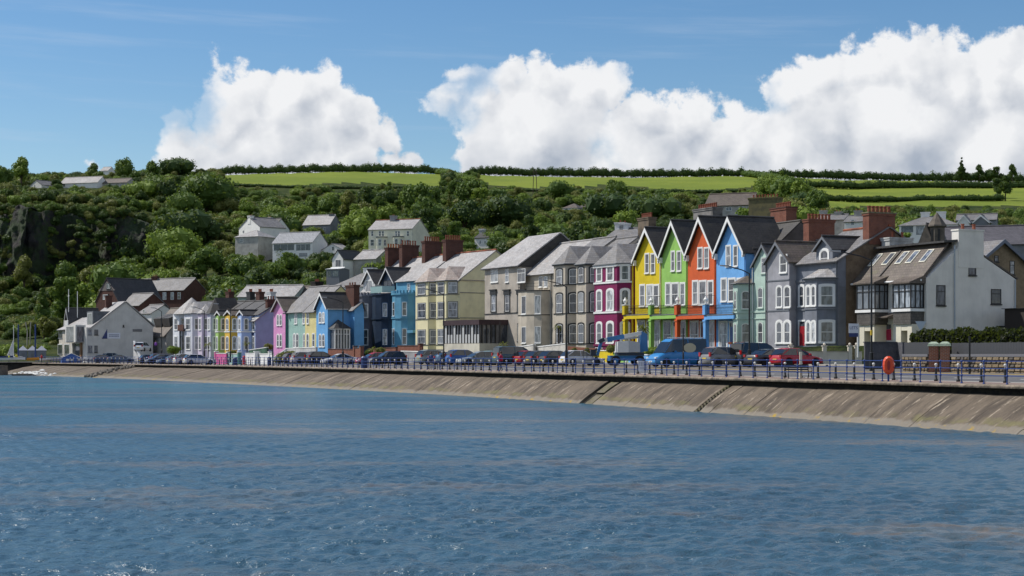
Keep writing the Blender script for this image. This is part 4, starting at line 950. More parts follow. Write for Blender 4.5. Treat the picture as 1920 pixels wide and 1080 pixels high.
# box bays on the first floor
SLH = slate('hung_slates', (0.085,0.078,0.07), 0.3)
for pa, pb_, pc in ((1606, 1640, 1657), (1674, 1707, 1722)):
    off = -1.5; x0, x1 = B.fx(pa, off), B.fx(pb_, off); zt_, zb_ = B.fz((pa+pb_)/2, 533 if pa < 1650 else 532, off), B.fz((pa+pb_)/2, 581 if pa < 1650 else 579, off)
    mb = MB(); mb.box(x0+0.02, x1-0.02, off+0.02, -0.01, zb_-1.35, zb_-0.25); B.b('bay_base', mb, SLH)
    mb = MB(); mb.box(x0-0.12, x1+0.10, off-0.08, -0.002, zb_-0.245, zb_-0.0); B.b('bay_sill', mb, P_WHITE)
    mb = MB(); mb.box(x0+0.05, x1-0.05, off+0.05, -0.01, zb_+0.003, zt_-0.003); B.b('bay_core', mb, glass('bay_glass', (0.13,0.15,0.17), 0.05))
    mb = MB()
    for f in (0, 1/3, 2/3, 1): xx = x0+(x1-x0)*f; mb.box(xx-0.045, xx+0.045, off-0.02, off+0.08, zb_+0.004, zt_-0.004)
    for yy in (off+0.55, off+1.1, -0.08): mb.box(x1-0.045, x1+0.02, yy-0.05, yy+0.05, zb_+0.004, zt_-0.004)
    mb.box(x0-0.05, x1+0.019, off-0.019, -0.01, zt_-0.14, zt_-0.005); mb.box(x0, x1+0.018, off-0.018, off+0.07, zb_+0.005, zb_+0.12); mb.box(x0, x1+0.017, off-0.017, off+0.07, (zb_*0.3+zt_*0.7)-0.04, (zb_*0.3+zt_*0.7)+0.04)
    mb.box(x1-0.044, x1+0.016, off, -0.01, zb_+0.005, zb_+0.12); mb.box(x1-0.043, x1+0.015, off, -0.01, (zb_*0.3+zt_*0.7)-0.04, (zb_*0.3+zt_*0.7)+0.04)
    B.b('bay_frame', mb, P_BLACKF)
    mb = MB(); mb.prism([(x0-0.25, off-0.25, zt_), (x1+0.2, off-0.25, zt_), (x1+0.2, 0, zt_), (x0-0.25, 0, zt_)], [(x0-0.25, off-0.25, zt_+0.12), (x1+0.2, off-0.25, zt_+0.12), (x1+0.2, 0, zt_+0.75), (x0-0.25, 0, zt_+0.75)]); B.b('bay_roof', mb, S_BROWN)
    # cream piers and small window below
    zp = zb_-1.36
    mb = MB(); mb.box(x0+0.25, x0+0.95, off+0.15, -0.01, -2, zp); mb.box(x0+1.85, x0+2.45, off+0.15, -0.01, -2, zp); mb.box(x0+0.951, x0+1.849, off+0.17, -0.01, zp-0.55, zp)
    B.b('pier', mb, CREAMP)
    mb = MB(); mb.box(x0+0.951, x0+1.849, off+0.9, -0.02, -2, zp-0.551); B.b('porch_window', mb, G_DARK)
xx = B.fx(1666, -0.02); door(B, (xx, -0.0), (1,0), (0,-1), 0.95, B.fz(1666, 638), B.fz(1666, 608), plain('crimson_door', (0.42,0.01,0.06), 0.4), CREAMP, 'crimson front door')
mb = MB(); mb.prism([(xx-1.3, -1.2, B.fz(1666, 597)), (xx+1.3, -1.2, B.fz(1666, 597)), (xx+1.3, -0.01, B.fz(1666, 597)), (xx-1.3, -0.01, B.fz(1666, 597))], [(xx-1.3, -1.2, B.fz(1666, 595)), (xx+1.3, -1.2, B.fz(1666, 595)), (xx+1.3, -0.01, B.fz(1666, 587)), (xx-1.3, -0.01, B.fz(1666, 587))]); B.b('porch_roof', mb, S_BROWN)
fwin(B, 1640, 1647, 608, 632, frame=P_BLACKF, style='none'); fwin(B, 1709, 1719, 605, 628, frame=P_BLACKF, style='none')

# ------------------------------------------------------------------ brown house behind it at the right edge
B = Bld('brown_house', 'brown roughcast gabled house with grey-edged roof behind the white house', 'house', 1850, 1852, 19.6, 24.8, 646); 
ROUGH = rough_mix('brown_roughcast', [(0.26,0.20,0.13),(0.20,0.155,0.10)], 2)
D = 11; B.w = 1.2; zr = B.sz(1877, 453); ze = B.sz(1850, 488)
xw = -5.0
mb = MB(); yg = 1.5; ya = yg; yb_ = B.sx(1960)
yr = B.sx(1878); ze_ = B.sz(1935, 512)
prof = [(yr-4.5, -3), (yr+6.5, -3), (yr+6.5, zr-4.6), (yr, zr), (yr-4.5, zr-3.2)]
mb.prism([(xw-4, a, b_) for a, b_ in prof], [(B.w, a, b_) for a, b_ in prof]); B.b('wall', mb, ROUGH)
mb = MB(); slab(mb, [(xw-4, yr-4.9, zr-3.5), (B.w+0.4, yr-4.9, zr-3.5), (B.w+0.4, yr, zr+0.03), (xw-4, yr, zr+0.03)], 0.15); slab(mb, [(xw-4, yr+0.01, zr+0.03), (B.w+0.4, yr+0.01, zr+0.03), (B.w+0.4, yr+6.9, zr-4.88), (xw-4, yr+6.9, zr-4.88)], 0.15); B.b('roof', mb, S_MID)
mb = MB(); 
for ya_, za_ in ((yr-4.95, zr-3.5), (yr+6.95, zr-4.9)):
    mb.prism([(B.w+0.41, ya_, za_-0.1), (B.w+0.41, yr, zr-0.15), (B.w+0.41, yr, zr+0.22), (B.w+0.41, ya_, za_+0.2)], [(B.w+0.49, ya_, za_-0.1), (B.w+0.49, yr, zr-0.15), (B.w+0.49, yr, zr+0.22), (B.w+0.49, ya_, za_+0.2)])
B.b('bargeboard', mb, paint('slate_blue_trim', (0.14,0.16,0.20), 0.5, 0))
swin(B, 1864, 1872, 479, 491, frame=P_BLACKF, style='top'); swin(B, 1893, 1902, 489, 515, frame=P_BLACKF, style='top')
B2 = Bld('garden_shed', 'dark timber shed at the foot of the brown house', 'shed', 1908, 1912, 21.6, 24.8, 646); B2.w = 0.5
mb = MB(); mb.box(-2, 2.2, 0.3, 6, -2, B2.sz(1914, 578)); B2.b('wall', mb, plain('dark_timber', (0.03,0.022,0.018), 0.8)); mb = MB(); mb.prism([(-2.2, 0.1, B2.sz(1914, 578)), (2.4, 0.1, B2.sz(1914, 578)), (2.4, 6.2, B2.sz(1914, 578)), (-2.2, 6.2, B2.sz(1914, 578))], [(-2.2, 0.1, B2.sz(1914, 577)), (2.4, 0.1, B2.sz(1914, 577)), (2.4, 6.2, B2.sz(1914, 572)), (-2.2, 6.2, B2.sz(1914, 572))]); B2.b('roof', mb, S_BLACK)
# ------------------------------------------------------------------ maroon and stone coloured terrace
TH3 = 27; SR3 = 16.6
R3 = Bld('tmp', None, None, 908, 1188, SR3, TH3, 660); bpy.data.objects.remove(R3.root)
ZB3 = CZ-(652-HY)/16.0
MAROON = paint('wall_maroon', (0.20,0.008,0.075), 0.55, 0.08); STONE = paint('wall_stone', (0.47,0.42,0.345), 0.75, 0.10); STONEG = paint('wall_greige', (0.40,0.36,0.31), 0.75, 0.1)
STL = paint('trim_white', (0.62,0.62,0.62), 0.6, 0.05)
# maroon
B = sub(R3, 1131, 1188, TH3, 655, 'terrace_house', 'deep magenta terrace house with white arched windows on three floors', 'bay-fronted seafront terrace', ZB3); w = B.w
ze = B.fz(1160, 497); zr = B.fz(1167, 455)
x0, x1 = 0.1, w-0.1; fs = bay(B, x0, x1, 1.3, 0.12, -2, ze, MAROON, c2=1.35)
gable_walls(B, 0, w-0.003, 0, 9.5, ze, zr+0.3, MAROON, 'x'); gable_roof(B, 0, w, 0, 9.5, ze, zr+0.3, S_LIGHT, 'x', gov=0, ov=0.3)
bay_roof(B, x0, x1, 1.3, 0.12, ze+0.05, zr, 4.2, S_MID, ya=0.2, c2=1.35)
for (ya_, yb_) in ((498, 526), (544, 582), (605, 643)):
    z0_, z1_ = B.fz(1150, yb_, -1), B.fz(1150, ya_, -1); h_ = z1_-z0_
    face_win(B, fs[1], z0_, z1_, frac=0.2, pos=0.22, surround=P_WHITE, arch=0.25, sw=0.2)
    face_win(B, fs[1], z0_, z1_, frac=0.25, pos=0.7, surround=P_WHITE, arch=0.3, sw=0.24); face_win(B, fs[2], z0_, z1_, frac=0.44, surround=P_WHITE, arch=0.25, sw=0.2)
    pl_ = [(0, 0), fs[0][0], fs[1][0], fs[1][1], fs[2][1]]; band(B, pl_, z0_-0.32, z0_-0.12, P_WHITE if ya_ < 600 else MAROON, 0.1)
band(B, pl_, ze-0.25, ze+0.02, P_WHITE, 0.14)
pipe(B, w-0.03, -0.1, 0, ze, paint('wall_yellow', (0,0,0)), 0.1)
# two beige bays
for (pl0, pr0, apx, labx) in ((1091, 1131, 1127, 'stone coloured terrace house with black-edged bay windows beside the magenta house'), (1049, 1091, 1086, 'stone coloured terrace house with black-edged bay windows and a palm by its door')):
    B = sub(R3, pl0, pr0, TH3, 655, 'terrace_house', labx, 'bay-fronted seafront terrace', ZB3); w = B.w
    ze = B.fz((pl0+pr0)/2, 497); zr = B.fz((pl0+pr0)/2, 461)
    x0, x1 = 0.5, w-0.15; fs = bay(B, x0, x1, 1.5, 0.8, -2, ze, STONE, c2=1.25)
    gable_walls(B, 0, w-0.003, 0, 9.5, ze, zr+0.9, STONE, 'x'); gable_roof(B, 0, w, 0, 9.5, ze, zr+0.9, S_MID, 'x', gov=0, ov=0.3)
    bay_roof(B, x0, x1, 1.5, 0.8, ze+0.05, zr, 4.4, S_MID, ya=-0.1, c2=1.25)
    for (ya_, yb_) in ((501, 530), (548, 585), (607, 643)):
        z0_, z1_ = B.fz(1100, yb_, -1), B.fz(1100, ya_, -1)
        face_win(B, fs[1], z0_, z1_, frac=0.52, surround=P_BLACKF, arch=0.18, sw=0.18); face_win(B, fs[2], z0_, z1_, frac=0.5, surround=P_BLACKF, arch=0.22, sw=0.17)
        band(B, [(0, 0), fs[0][0], fs[1][0], fs[1][1], fs[2][1]], z0_-0.14, z0_-0.04, P_BLACKF, 0.06)
    band(B, [(0, 0), fs[0][0], fs[1][0], fs[1][1], fs[2][1]], ze-0.12, ze+0.04, P_BLACKF, 0.16); pipe(B, w-0.02, -0.12, 0, ze)
chimney(B, w*0.6, 12, 1.6, 1.0, ze, ze+4.4, STL, 0)
# wide stone house with rounded two-storey bay and roof terrace
B = sub(R3, 985, 1049, TH3, 655, 'terrace_house', 'stone coloured house with rounded two-storey bay topped by a railed balcony', 'bay-fronted seafront terrace', ZB3); w = B.w
ze = B.fz(1020, 512); zr = B.fz(1040, 468)
gable_walls(B, 0, w-0.003, 0, 9.8, ze, zr+1.1, STONE, 'x'); gable_roof(B, 0, w, 0, 9.8, ze, zr+1.1, S_LIGHT, 'x', gov=0.0, ov=0.35)
for a, c in ((1010.5,1017.5),(1020,1027),(1046.5,1050)): fwin(B, a, c, 518, 538, surround=None, style='top')
x0, x1 = -0.2, B.fx(1031, 0); zt = B.fz(1005, 545, -1.5)
seg = 7; cx_, r_ = (x0+x1)/2, (x1-x0)/2; P_ = [(cx_-r_*math.cos(math.pi*i/seg), -1.9*math.sin(math.pi*i/seg)**0.8) for i in range(seg+1)]
mb = MB(); ring = [(*p_, 0) for p_ in P_]; mb.prism([(a, b_+(0.03 if i in (0, seg) else 0), -2) for i, (a, b_, _) in enumerate(ring)], [(a, b_+(0.03 if i in (0, seg) else 0), zt) for i, (a, b_, _) in enumerate(ring)]); B.b('bay', mb, STONE)
for i in (1, 3, 5):
    f = (P_[i], P_[i+1]) 
    for ya_, yb_ in ((554, 588), (612, 643)): face_win(B, f, B.fz(1005, yb_, -1.5), B.fz(1005, ya_, -1.5), frac=0.78, surround=None, style='sash' if i == 1 else 'none', pane=G_BLIND if i == 5 else None)
band(B, P_, B.fz(1005, 591, -1.5), B.fz(1005, 589.5, -1.5), P_BLACKF, 0.05); band(B, P_, zt-0.02, zt+0.10, P_BLACKF, 0.1)
mb = MB(); 
for zz in (0.55, 0.95): mb.tube([(a, b_, zt+zz) for a, b_ in P_], 0.025, n=4)
for i in range(seg+1): mb.tube([(P_[i][0], P_[i][1], zt+0.08), (P_[i][0], P_[i][1], zt+0.97)], 0.02, n=4)
B.b('balcony_railing', mb, IRON)
fwin(B, 1044, 1051, 553, 589, surround=None); fwin(B, 1044, 1051, 613, 643, surround=None)
pipe(B, x1+0.5, -0.1, 0, ze)
# projecting block with black pilaster windows
B = sub(R3, 908, 985, TH3, 655, 'terrace_house', 'broad stone coloured house with tall black window surrounds behind the glazed porch', 'bay-fronted seafront terrace', ZB3); w = B.w
ze = B.fz(950, 503, -0.5); zr = B.fz(1040, 452, 4)
mb = MB(); mb.box(1.8, w-0.003, -0.8, 9.5, -2, ze); mb.box(0, 1.79, 0.4, 9.5, -2, ze-1.2); B.b('wall', mb, STONEG)
mb = MB(); yr = 5.0; slab(mb, [(1.4, -1.2, ze), (w+0.2, -1.2, ze), (w+0.2, yr, ze+4.4), (3.2, yr, ze+4.4)], 0.15); slab(mb, [(3.2, yr+0.01, ze+4.4), (w+0.2, yr+0.01, ze+4.4), (w+0.2, 11, ze), (1.4, 11, ze)], 0.15)
mb.add([(1.4,-1.2,ze),(3.2,yr,ze+4.4),(1.4,11,ze)], [(0,1,2)]); mb.prism([(-0.2, 0.0, ze-1.2), (1.9, 0.0, ze-1.2), (1.9, 9.5, ze-1.2), (-0.2, 9.5, ze-1.2)], [(1.2, 1.4, ze-0.2), (1.9, 1.4, ze-0.2), (1.9, 9.5, ze-0.2), (1.2, 9.5, ze-0.2)])
rf = B.b('roof', mb, S_LIGHT)
mb = MB(); mb.prism([(w+0.0, -1.0, ze), (w+0.15, -1.0, ze), (w+0.15, 10.8, ze), (w, 10.8, ze)], [(w+0.0, yr-0.05, ze+4.3), (w+0.15, yr-0.05, ze+4.3), (w+0.15, yr+0.05, ze+4.3), (w, yr+0.05, ze+4.3)]); B.b('gable_end', mb, S_BLACK)
for a, c, k in ((920.5, 934, 'casement'), (947.5, 954, 'sash'), (970.5, 985, 'casement')):
    fwin(B, a, c, 504, 529, -0.8, style=k, surround=None)
for a, c, k in ((922, 929.5, 'sash'), (947.5, 955, 'sash'), (971.5, 984, 'casement')):
    fwin(B, a, c, 553, 584, -0.8, style=k, surround=P_BLACKF, sw=0.28)
    x0_, x1_ = B.fx(a, -0.8)-0.3, B.fx(c, -0.8)+0.3; mb = MB(); mb.box(x0_, x1_, -0.95, -0.79, B.fz(a, 553, -0.8)+0.02, B.fz(a, 545, -0.8)); mb.box(x0_-0.1, x1_+0.1, -1.05, -0.79, B.fz(a, 545, -0.8)+0.002, B.fz(a, 543, -0.8)); B.b('window_head', mb, P_BLACKF)
band(B, [(1.8, -0.8), (w, -0.8)], B.fz(950, 588, -0.8), B.fz(950, 586.5, -0.8), P_BLACKF, 0.08)
fwin(B, 971, 985, 608, 640, -0.8, style='triple', surround=P_BLACKF); pipe(B, 1.7, 0.2, 0, ze-1.4); pipe(B, 0.05, 0.3, 0, ze-1.3)
# big light roofs further back
# ------------------------------------------------------------------ glazed conservatory
TH4 = 33
C = Bld('conservatory', 'glazed black-framed porch room with plum fascia on a cream base', 'conservatory', 833, 899, 14.75, 31, 660); w = C.w
C.zb = C.zb; dep = C.sx(969); zt, zf, zg, zs = C.fz(870, 600), C.fz(870, 609.5), C.fz(870, 644), C.fz(870, 660)
PLUM = paint('plum_fascia', (0.055,0.032,0.038), 0.6, 0.1)
mb = MB(); mb.box(-0.15, w+0.15, -0.15, dep, zf, zt); C.b('fascia', mb, PLUM); mb = MB(); mb.box(0, w, 0, dep, -2, zg); C.b('base_wall', mb, paint('cream_base', (0.58,0.55,0.46), 0.7, 0.1))
mb = MB(); mb.box(0.07, w-0.07, 0.07, dep, zg+0.002, zf-0.002); C.b('glazing', mb, G_DARK)
k = 0
n_ = 12
for i in range(n_+1):
    x = w*i/n_; mb = MB(); mb.box(x-0.07, x+0.07, -0.03, 0.068, zg+0.001, zf-0.001); C.b('mullion', mb, P_BLACKF)
mb = MB(); zm = zg+(zf-zg)*0.52; mb.box(0, w, -0.02, 0.06, zm-0.05, zm+0.05); mb.box(w-0.06, w+0.02, 0.05, dep*0.55, zm-0.05, zm+0.05); C.b('transom', mb, P_BLACKF)
for y in np.linspace(0.4, dep*0.55, 5): mb = MB(); mb.box(w-0.068, w+0.03, y-0.07, y+0.07, zg+0.001, zf-0.001); C.b('mullion', mb, P_BLACKF)
for i in range(n_):
    mb = MB(); x = w*i/n_; mb.box(x+0.12, x+w/n_-0.12, 0.03, 0.066, zg+0.05, zm-0.08 if i%3 else zf-0.1); C.b('blind', mb, paint('blind_white', (0.45,0.46,0.46), 0.6, 0))
mb = MB(); mb.lathe([(0.02,0),(0.22,0.02),(0.22,0.06)], (0,0,0), 10); C.b('emblem', mb, plain('gold_emblem', (0.4,0.25,0.05), 0.4)); C.root.children[-1].location = (w+0.16, dep*0.28, (zt+zf)/2); C.root.children[-1].rotation_euler = (0, math.radians(90), 0)

# ------------------------------------------------------------------ cream, blue, navy and grey terrace
SR4 = 13.6; R4 = Bld('tmp', None, None, 673, 862, SR4, TH4, 662); bpy.data.objects.remove(R4.root); ZB4 = CZ-(662-HY)/13.3
CREAM = paint('wall_cream', (0.74,0.68,0.43), 0.7, 0.07); AZURE = paint('wall_azure', (0.10,0.29,0.43), 0.6, 0.08); AZL = paint('trim_azure', (0.28,0.45,0.58), 0.6, 0.05); NAVY = paint('wall_navy', (0.018,0.036,0.072), 0.5, 0.1); GREYB = paint('wall_storm', (0.165,0.175,0.215), 0.6, 0.1)
BAND = paint('band_grey', (0.17,0.17,0.17), 0.7, 0)
B = sub(R4, 788, 862, TH4, 662, 'terrace_house', 'tall cream house with two polygonal bays and a plain yellow gable wall', 'terrace with four red brick stacks', ZB4); w = B.w
ze = B.fz(862, 525); D = B.sx(1010); Dh = B.sx(930); zr = B.sz(930, 471); D = Dh*2
gable_walls(B, 0, w-0.003, 0, D, ze, zr, CREAM, 'x'); gable_roof(B, 0, w, 0, D, ze, zr, S_LIGHT, 'x', ov=0.3, gov=0.12, ridge_m=TERRA)
mb = MB()
for yy in (549, 596): mb.box(w, w+0.05, 0.0, D, B.sz(900, yy+1), B.sz(900, yy-0.3))
B.b('string_course', mb, BAND)
for (pa, pb_, c1, c2_) in ((788, 826.5, 0.9, 1.25), (826.5, 862, 0.9, 1.35)):
    x0, x1 = B.fx(pa)+0.1, B.fx(pb_)-0.05; fs = bay(B, x0, x1, 1.35, c1, -2, ze-0.1, CREAM, c2=c2_)
    for ya_, yb_, st_ in ((530, 550, 'top'), (567, 595, 'sash'), (618, 644, 'sash')):
        z0_, z1_ = B.fz(830, yb_, -1), B.fz(830, ya_, -1); face_win(B, fs[1], z0_, z1_, frac=0.62, frame=P_WHITE if st_ == 'top' else None, surround=BAND, sw=0.08, style=st_)
        face_win(B, fs[2], z0_, z1_, frac=0.66, surround=BAND, sw=0.10, style=st_)
    P_ = [fs[0][0], fs[1][0], fs[1][1], fs[2][1]]
    for yy in (552, 597, 646): band(B, P_, B.fz(830, yy+1.2, -1), B.fz(830, yy, -1), BAND, 0.07)
    mb = MB(); mb.prism([(fs[0][0][0], 0, -2), (fs[1][0][0], -1.37, -2), (fs[1][1][0], -1.37, -2), (fs[2][1][0]+0.02, 0, -2)], [(fs[0][0][0], 0, B.fz(830, 655, -1)), (fs[1][0][0], -1.37, B.fz(830, 655, -1)), (fs[1][1][0], -1.37, B.fz(830, 655, -1)), (fs[2][1][0]+0.02, 0, B.fz(830, 655, -1))]); B.b('plinth', mb, BAND)
    bay_roof(B, x0, x1, 1.35, c1, ze-0.05, B.fz(830, 500, -0.2), 4.0, slate('pinkish_slate', (0.30,0.25,0.22), 0.4, (0.33,0.2,0.15)), ya=-0.1, c2=c2_)
ST4 = [(799, 835, 449.5), (840, 873, 447)]
for a, c, yt in ST4: chimney(B, (B.fx(a, Dh)+B.fx(c, Dh))/2-0.6, Dh-0.3, 0.95, 2.9, zr-1.4, B.fz(a, yt+6, Dh)+0.0, BRICKD, 7, TERRA, 'y', ph=0.7)
B = sub(R4, 743, 788, TH4, 662, 'terrace_house', 'bright azure blue terrace house with a round castellated bay', 'terrace with four red brick stacks', ZB4); w = B.w
ze = B.fz(765, 527)
gable_walls(B, 0, w-0.003, 0, D, ze, zr, AZURE, 'x'); gable_roof(B, 0, w, 0, D, ze, zr, S_LIGHT, 'x', ov=0.25, gov=0, ridge_m=TERRA)
def round_bay(B, x0, x1, d, z1, m, rows, surround, seg=6, wins=(1, 3, 5), merl=True, panes=None, sw=0.1):
    cx_, r_ = (x0+x1)/2, (x1-x0)/2; P_ = [(cx_-r_*math.cos(math.pi*i/seg), -d*math.sin(math.pi*i/seg)) for i in range(seg+1)]
    mb = MB(); mb.prism([(a, b_+0.03, -2) if i in (0, seg) else (a, b_, -2) for i, (a, b_) in enumerate(P_)], [(a, b_+0.03, z1) if i in (0, seg) else (a, b_, z1) for i, (a, b_) in enumerate(P_)]); B.b('bay', mb, m)
    for i in wins:
        for z0_, z1_ in rows: face_win(B, (P_[i], P_[i+1]), z0_, z1_, frac=0.62, surround=surround, arch=0.08, sw=sw, pane=panes)
    for z0_, z1_ in rows: band(B, P_, z0_-0.4, z0_-0.22, m, 0.12)
    band(B, P_, z1-0.25, z1+0.02, m, 0.15)
    if merl:
        for i in range(seg):
            a, b_ = Vector(P_[i]), Vector(P_[i+1])
            for f in (0.3, 0.8):
                p_ = a.lerp(b_, f); mb = MB(); mb.box(p_.x-0.16, p_.x+0.16, p_.y-0.1, p_.y+0.16, z1+0.021, z1+0.4); B.b('merlon', mb, m)
    return P_
rows4 = [(B.fz(765, 592, -1), B.fz(765, 566, -1)), (B.fz(765, 646, -1), B.fz(765, 616, -1))]
round_bay(B, 0.1, B.fx(777), 1.7, B.fz(765, 549, -1), AZURE, rows4, AZL, wins=(1, 2, 4))
fwin(B, 764, 769, 532, 547, surround=AZL); fwin(B, 781, 786, 532, 546, surround=AZL); fwin(B, 782, 786.5, 566, 592, surround=AZL)
door(B, (w-0.8, 0), (1,0), (0,-1), 0.9, 0, 2.5, plain('door_dark_teal', (0.02,0.06,0.08)), AZL)
mb = MB()
mb.box(w-1.7, w-0.05, -1.2, -0.01, 2.9, 3.3); B.b('door_canopy', mb, AZURE)
chimney(B, B.fx(770, Dh), Dh-0.3, 0.95, 2.9, zr-1.4, B.fz(781, 460, Dh), BRICKD, 6, TERRA, 'y', ph=0.7)
for (pl0, pr0, mm, lab, nm, sm_) in ((706, 743, NAVY, 'dark navy terrace house with glass balcony and dormer', 'navy', P_BLACKF), (673, 706, GREYB, 'storm grey terrace house with round bay and white gabled dormer', 'grey', P_WHITE)):
    B = sub(R4, pl0, pr0, TH4, 662, 'terrace_house', lab, 'terrace with four red brick stacks', ZB4); w = B.w; ze = B.fz((pl0+pr0)/2, 549)
    gable_walls(B, 0, w-0.003, 0.3, D, ze, zr, mm, 'x'); gable_roof(B, 0, w, 0.3, D, ze, zr, S_LIGHT, 'x', ov=0.15, gov=0 if nm == 'navy' else 0.15, ridge_m=TERRA)
    zt = B.fz(pl0+15, 550 if nm == 'navy' else 553, -1)
    round_bay(B, 0.15, w-0.3, 1.8, zt, mm, rows4, P_WHITE if nm == 'grey' else paint('trim_navy', (0.05,0.1,0.2), 0.5, 0), wins=(1, 4), merl=(nm == 'grey'), panes=None)
    xa, xb = 0.8, w-1.2; zd = B.fz(pl0+20, 530, 0.4); zp = B.fz(pl0+20, 504 if nm == 'navy' else 508, 0.4)
    dm = STL if nm == 'grey' else NAVY
    gable_walls(B, xa, xb, 0.35, 4, zd, zp, dm, 'y', z0=ze-0.4, name='dormer_wall'); gable_roof(B, xa, xb, 0.35, 5.4, zd, zp, S_DARK, 'y', gov=0.35, name='dormer_roof'); bargeboards(B, xa, xb, 0.02, zd, zp, P_WHITE if nm == 'grey' else STL, w=0.2)
    window(B, ((xa+xb)/2, 0.35), (1,0), (0,-1), (xb-xa)*0.62, ze-0.1, zd+0.3, style='pair', surround=P_WHITE if nm == 'grey' else None, frame=P_WHITE if nm == 'grey' else P_BLACKF)
    if nm == 'navy':
        mb = MB(); P_ = [(0.3, 0), (0.9, -1.5), (w-1.2, -1.7), (w-0.5, 0)]
        for i in range(3): a, b_ = P_[i], P_[i+1]; mb.add([(*a, zt+0.1), (*b_, zt+0.1), (*b_, zt+1.05), (*a, zt+1.05)], [(0,1,2,3)])
        B.b('balcony_glass', mb, plain('balcony_glass', (0.28,0.42,0.42), 0.1)); mb = MB(); mb.tube([(*p_, zt+1.08) for p_ in P_], 0.035, n=4); B.b('balcony_rail', mb, P_GREYF)
        chimney(B, B.fx(745, Dh)-0.3, Dh-0.3, 0.95, 2.9, zr-1.4, B.fz(745, 466, Dh), BRICKD, 6, rough_mix('orange_pots', [(0.4,0.12,0.03),(0.25,0.08,0.04)], 4), 'y', ph=0.6)

# ------------------------------------------------------------------ bright blue gabled house
B = Bld('gabled_house', 'vivid blue detached house with steep gable, slate roof and glazed white porch', 'house', 593, 614.5, 12.95, 30, 660); w = B.w
BLU = paint('wall_vivid_blue', (0.14,0.37,0.67), 0.6, 0.06); ze = B.fz(603, 577); zr = B.fz(601, 551); Dd = B.sx(676)
gable_walls(B, 0, w-0.003, 0, Dd, ze, zr, BLU, 'y'); gable_roof(B, 0, w, 0, Dd, ze, zr, S_DARK, 'y', gov=0.4, ov=0.35, ridge_m=S_BLACK); bargeboards(B, 0, w, -0.36, ze, zr, ov=0.3, w=0.28)
for a, c, y0_, y1_ in ((598.5,602.5,586,605),(604.5,608.5,586,605),(598.5,602.5,627,650),(604.5,608.5,627,650)): fwin(B, a, c, y0_, y1_, surround=P_WHITE, arch=0.35, sw=0.1)
# side wing and its little gable
y0 = B.sx(651); mb = MB(); prof = [(y0+0.4, -2), (Dd-0.2, -2), (Dd-0.2, ze-0.4), ((y0+Dd)/2+0.6, zr-1.3), (y0+0.4, ze-0.4)]
mb.prism([(w*0.5, a, b_) for a, b_ in prof], [(w+1.6, a, b_) for a, b_ in prof]); B.b('wing_wall', mb, BLU)
mb = MB(); ym_ = (y0+Dd)/2+0.6; slab(mb, [(w*0.5, y0, ze-0.6), (w+1.9, y0, ze-0.6), (w+1.9, ym_, zr-1.25), (w*0.5, ym_, zr-1.25)], 0.12); slab(mb, [(w*0.5, ym_+0.01, zr-1.25), (w+1.9, ym_+0.01, zr-1.25), (w+1.9, Dd, ze-0.55), (w*0.5, Dd, ze-0.55)], 0.12); B.b('wing_roof', mb, S_MID)
mb = MB(); mb.tube([(w+0.35, -0.3, ze-0.25), (w+0.35, y0, ze-0.25)], 0.08, n=6); B.b('gutter', mb, P_WHITE)
pa, pb_ = B.sx(627, w+1.6), B.sx(654, w+1.6); zt = B.sz(640, 618, w+1.6)
mb = MB(); mb.box(w, w+1.9, pa, pb_, -1.5, 0.5); B.b('porch_base', mb, paint('lilac_white', (0.5,0.52,0.62), 0.6, 0.05)); mb = MB(); mb.box(w+0.05, w+1.85, pa+0.05, pb_-0.05, 0.502, zt-0.002); B.b('porch_glass', mb, G_NET)
for y in np.linspace(pa, pb_, 6): mb = MB(); mb.box(w+1.8, w+1.92, y-0.07, y+0.07, 0.501, zt-0.001); B.b('porch_post', mb, P_WHITE)
mb = MB(); mb.box(w+1.86, w+1.95, pa, pb_, zt*0.78, zt*0.78+0.1); mb.box(w, w+2.0, pa-0.1, pb_+0.1, zt, zt+0.15); B.b('porch_rail', mb, P_WHITE)
mb = MB(); yc = (pa+pb_)/2; mb.add([(w, pa-0.3, zt+0.151), (w+2.1, pa-0.3, zt+0.151), (w+2.1, pb_+0.3, zt+0.151), (w, pb_+0.3, zt+0.151), (w+0.3, yc, zt+1.5)], [(0,1,4),(1,2,4),(2,3,4),(3,0,4),(0,3,2,1)]); B.b('porch_roof', mb, S_DARK)
chimney(B, B.fx(661, Dd-1), Dd-1, 2.9, 0.9, zr-2.5, B.sz(660, 535, w+1), BRICKD, 3, TERRA, 'x', ph=0.4)

# ------------------------------------------------------------------ yellow / mint / pink group
B = Bld('terrace_house', 'pale mint cottage between the pink gable and the pale yellow cottage', 'house', 535, 572, 12.47, 30, 657, 'pastel cottages'); w = B.w; ZB6 = B.zb
MN = paint('wall_pale_mint', (0.30,0.47,0.42), 0.65, 0.06); ze = B.fz(560, 583); 
gable_walls(B, 0, w-0.003, 0, 8, ze, ze+3.6, MN, 'x'); gable_roof(B, 0, w, 0, 8, ze, ze+3.6, S_MID, 'x', ov=0.4, gov=0)
for a, c, y0_, y1_ in ((552.5,557,587,607),(568,571.5,587,607)): fwin(B, a, c, y0_, y1_, surround=P_WHITE)
for a, c in ((550,554),(555.5,559.5),(569,572)): fwin(B, a, c, 626, 652, surround=P_WHITE, arch=0.3)
Bt = B
B = Bld('terrace_house', 'pale yellow cottage joined between the mint cottage and the vivid blue house', 'house', 572, 593, 12.66, 30, 657, 'pastel cottages', zb=ZB6); w = B.w; ze = B.fz(580, 583)
YL = paint('wall_pale_yellow', (0.66,0.58,0.27), 0.65, 0.06); gable_walls(B, 0, w-0.003, 0, 8, ze, ze+3.6, YL, 'x'); gable_roof(B, 0, w, 0, 8, ze, ze+3.6, S_MID, 'x', ov=0.4, gov=0)
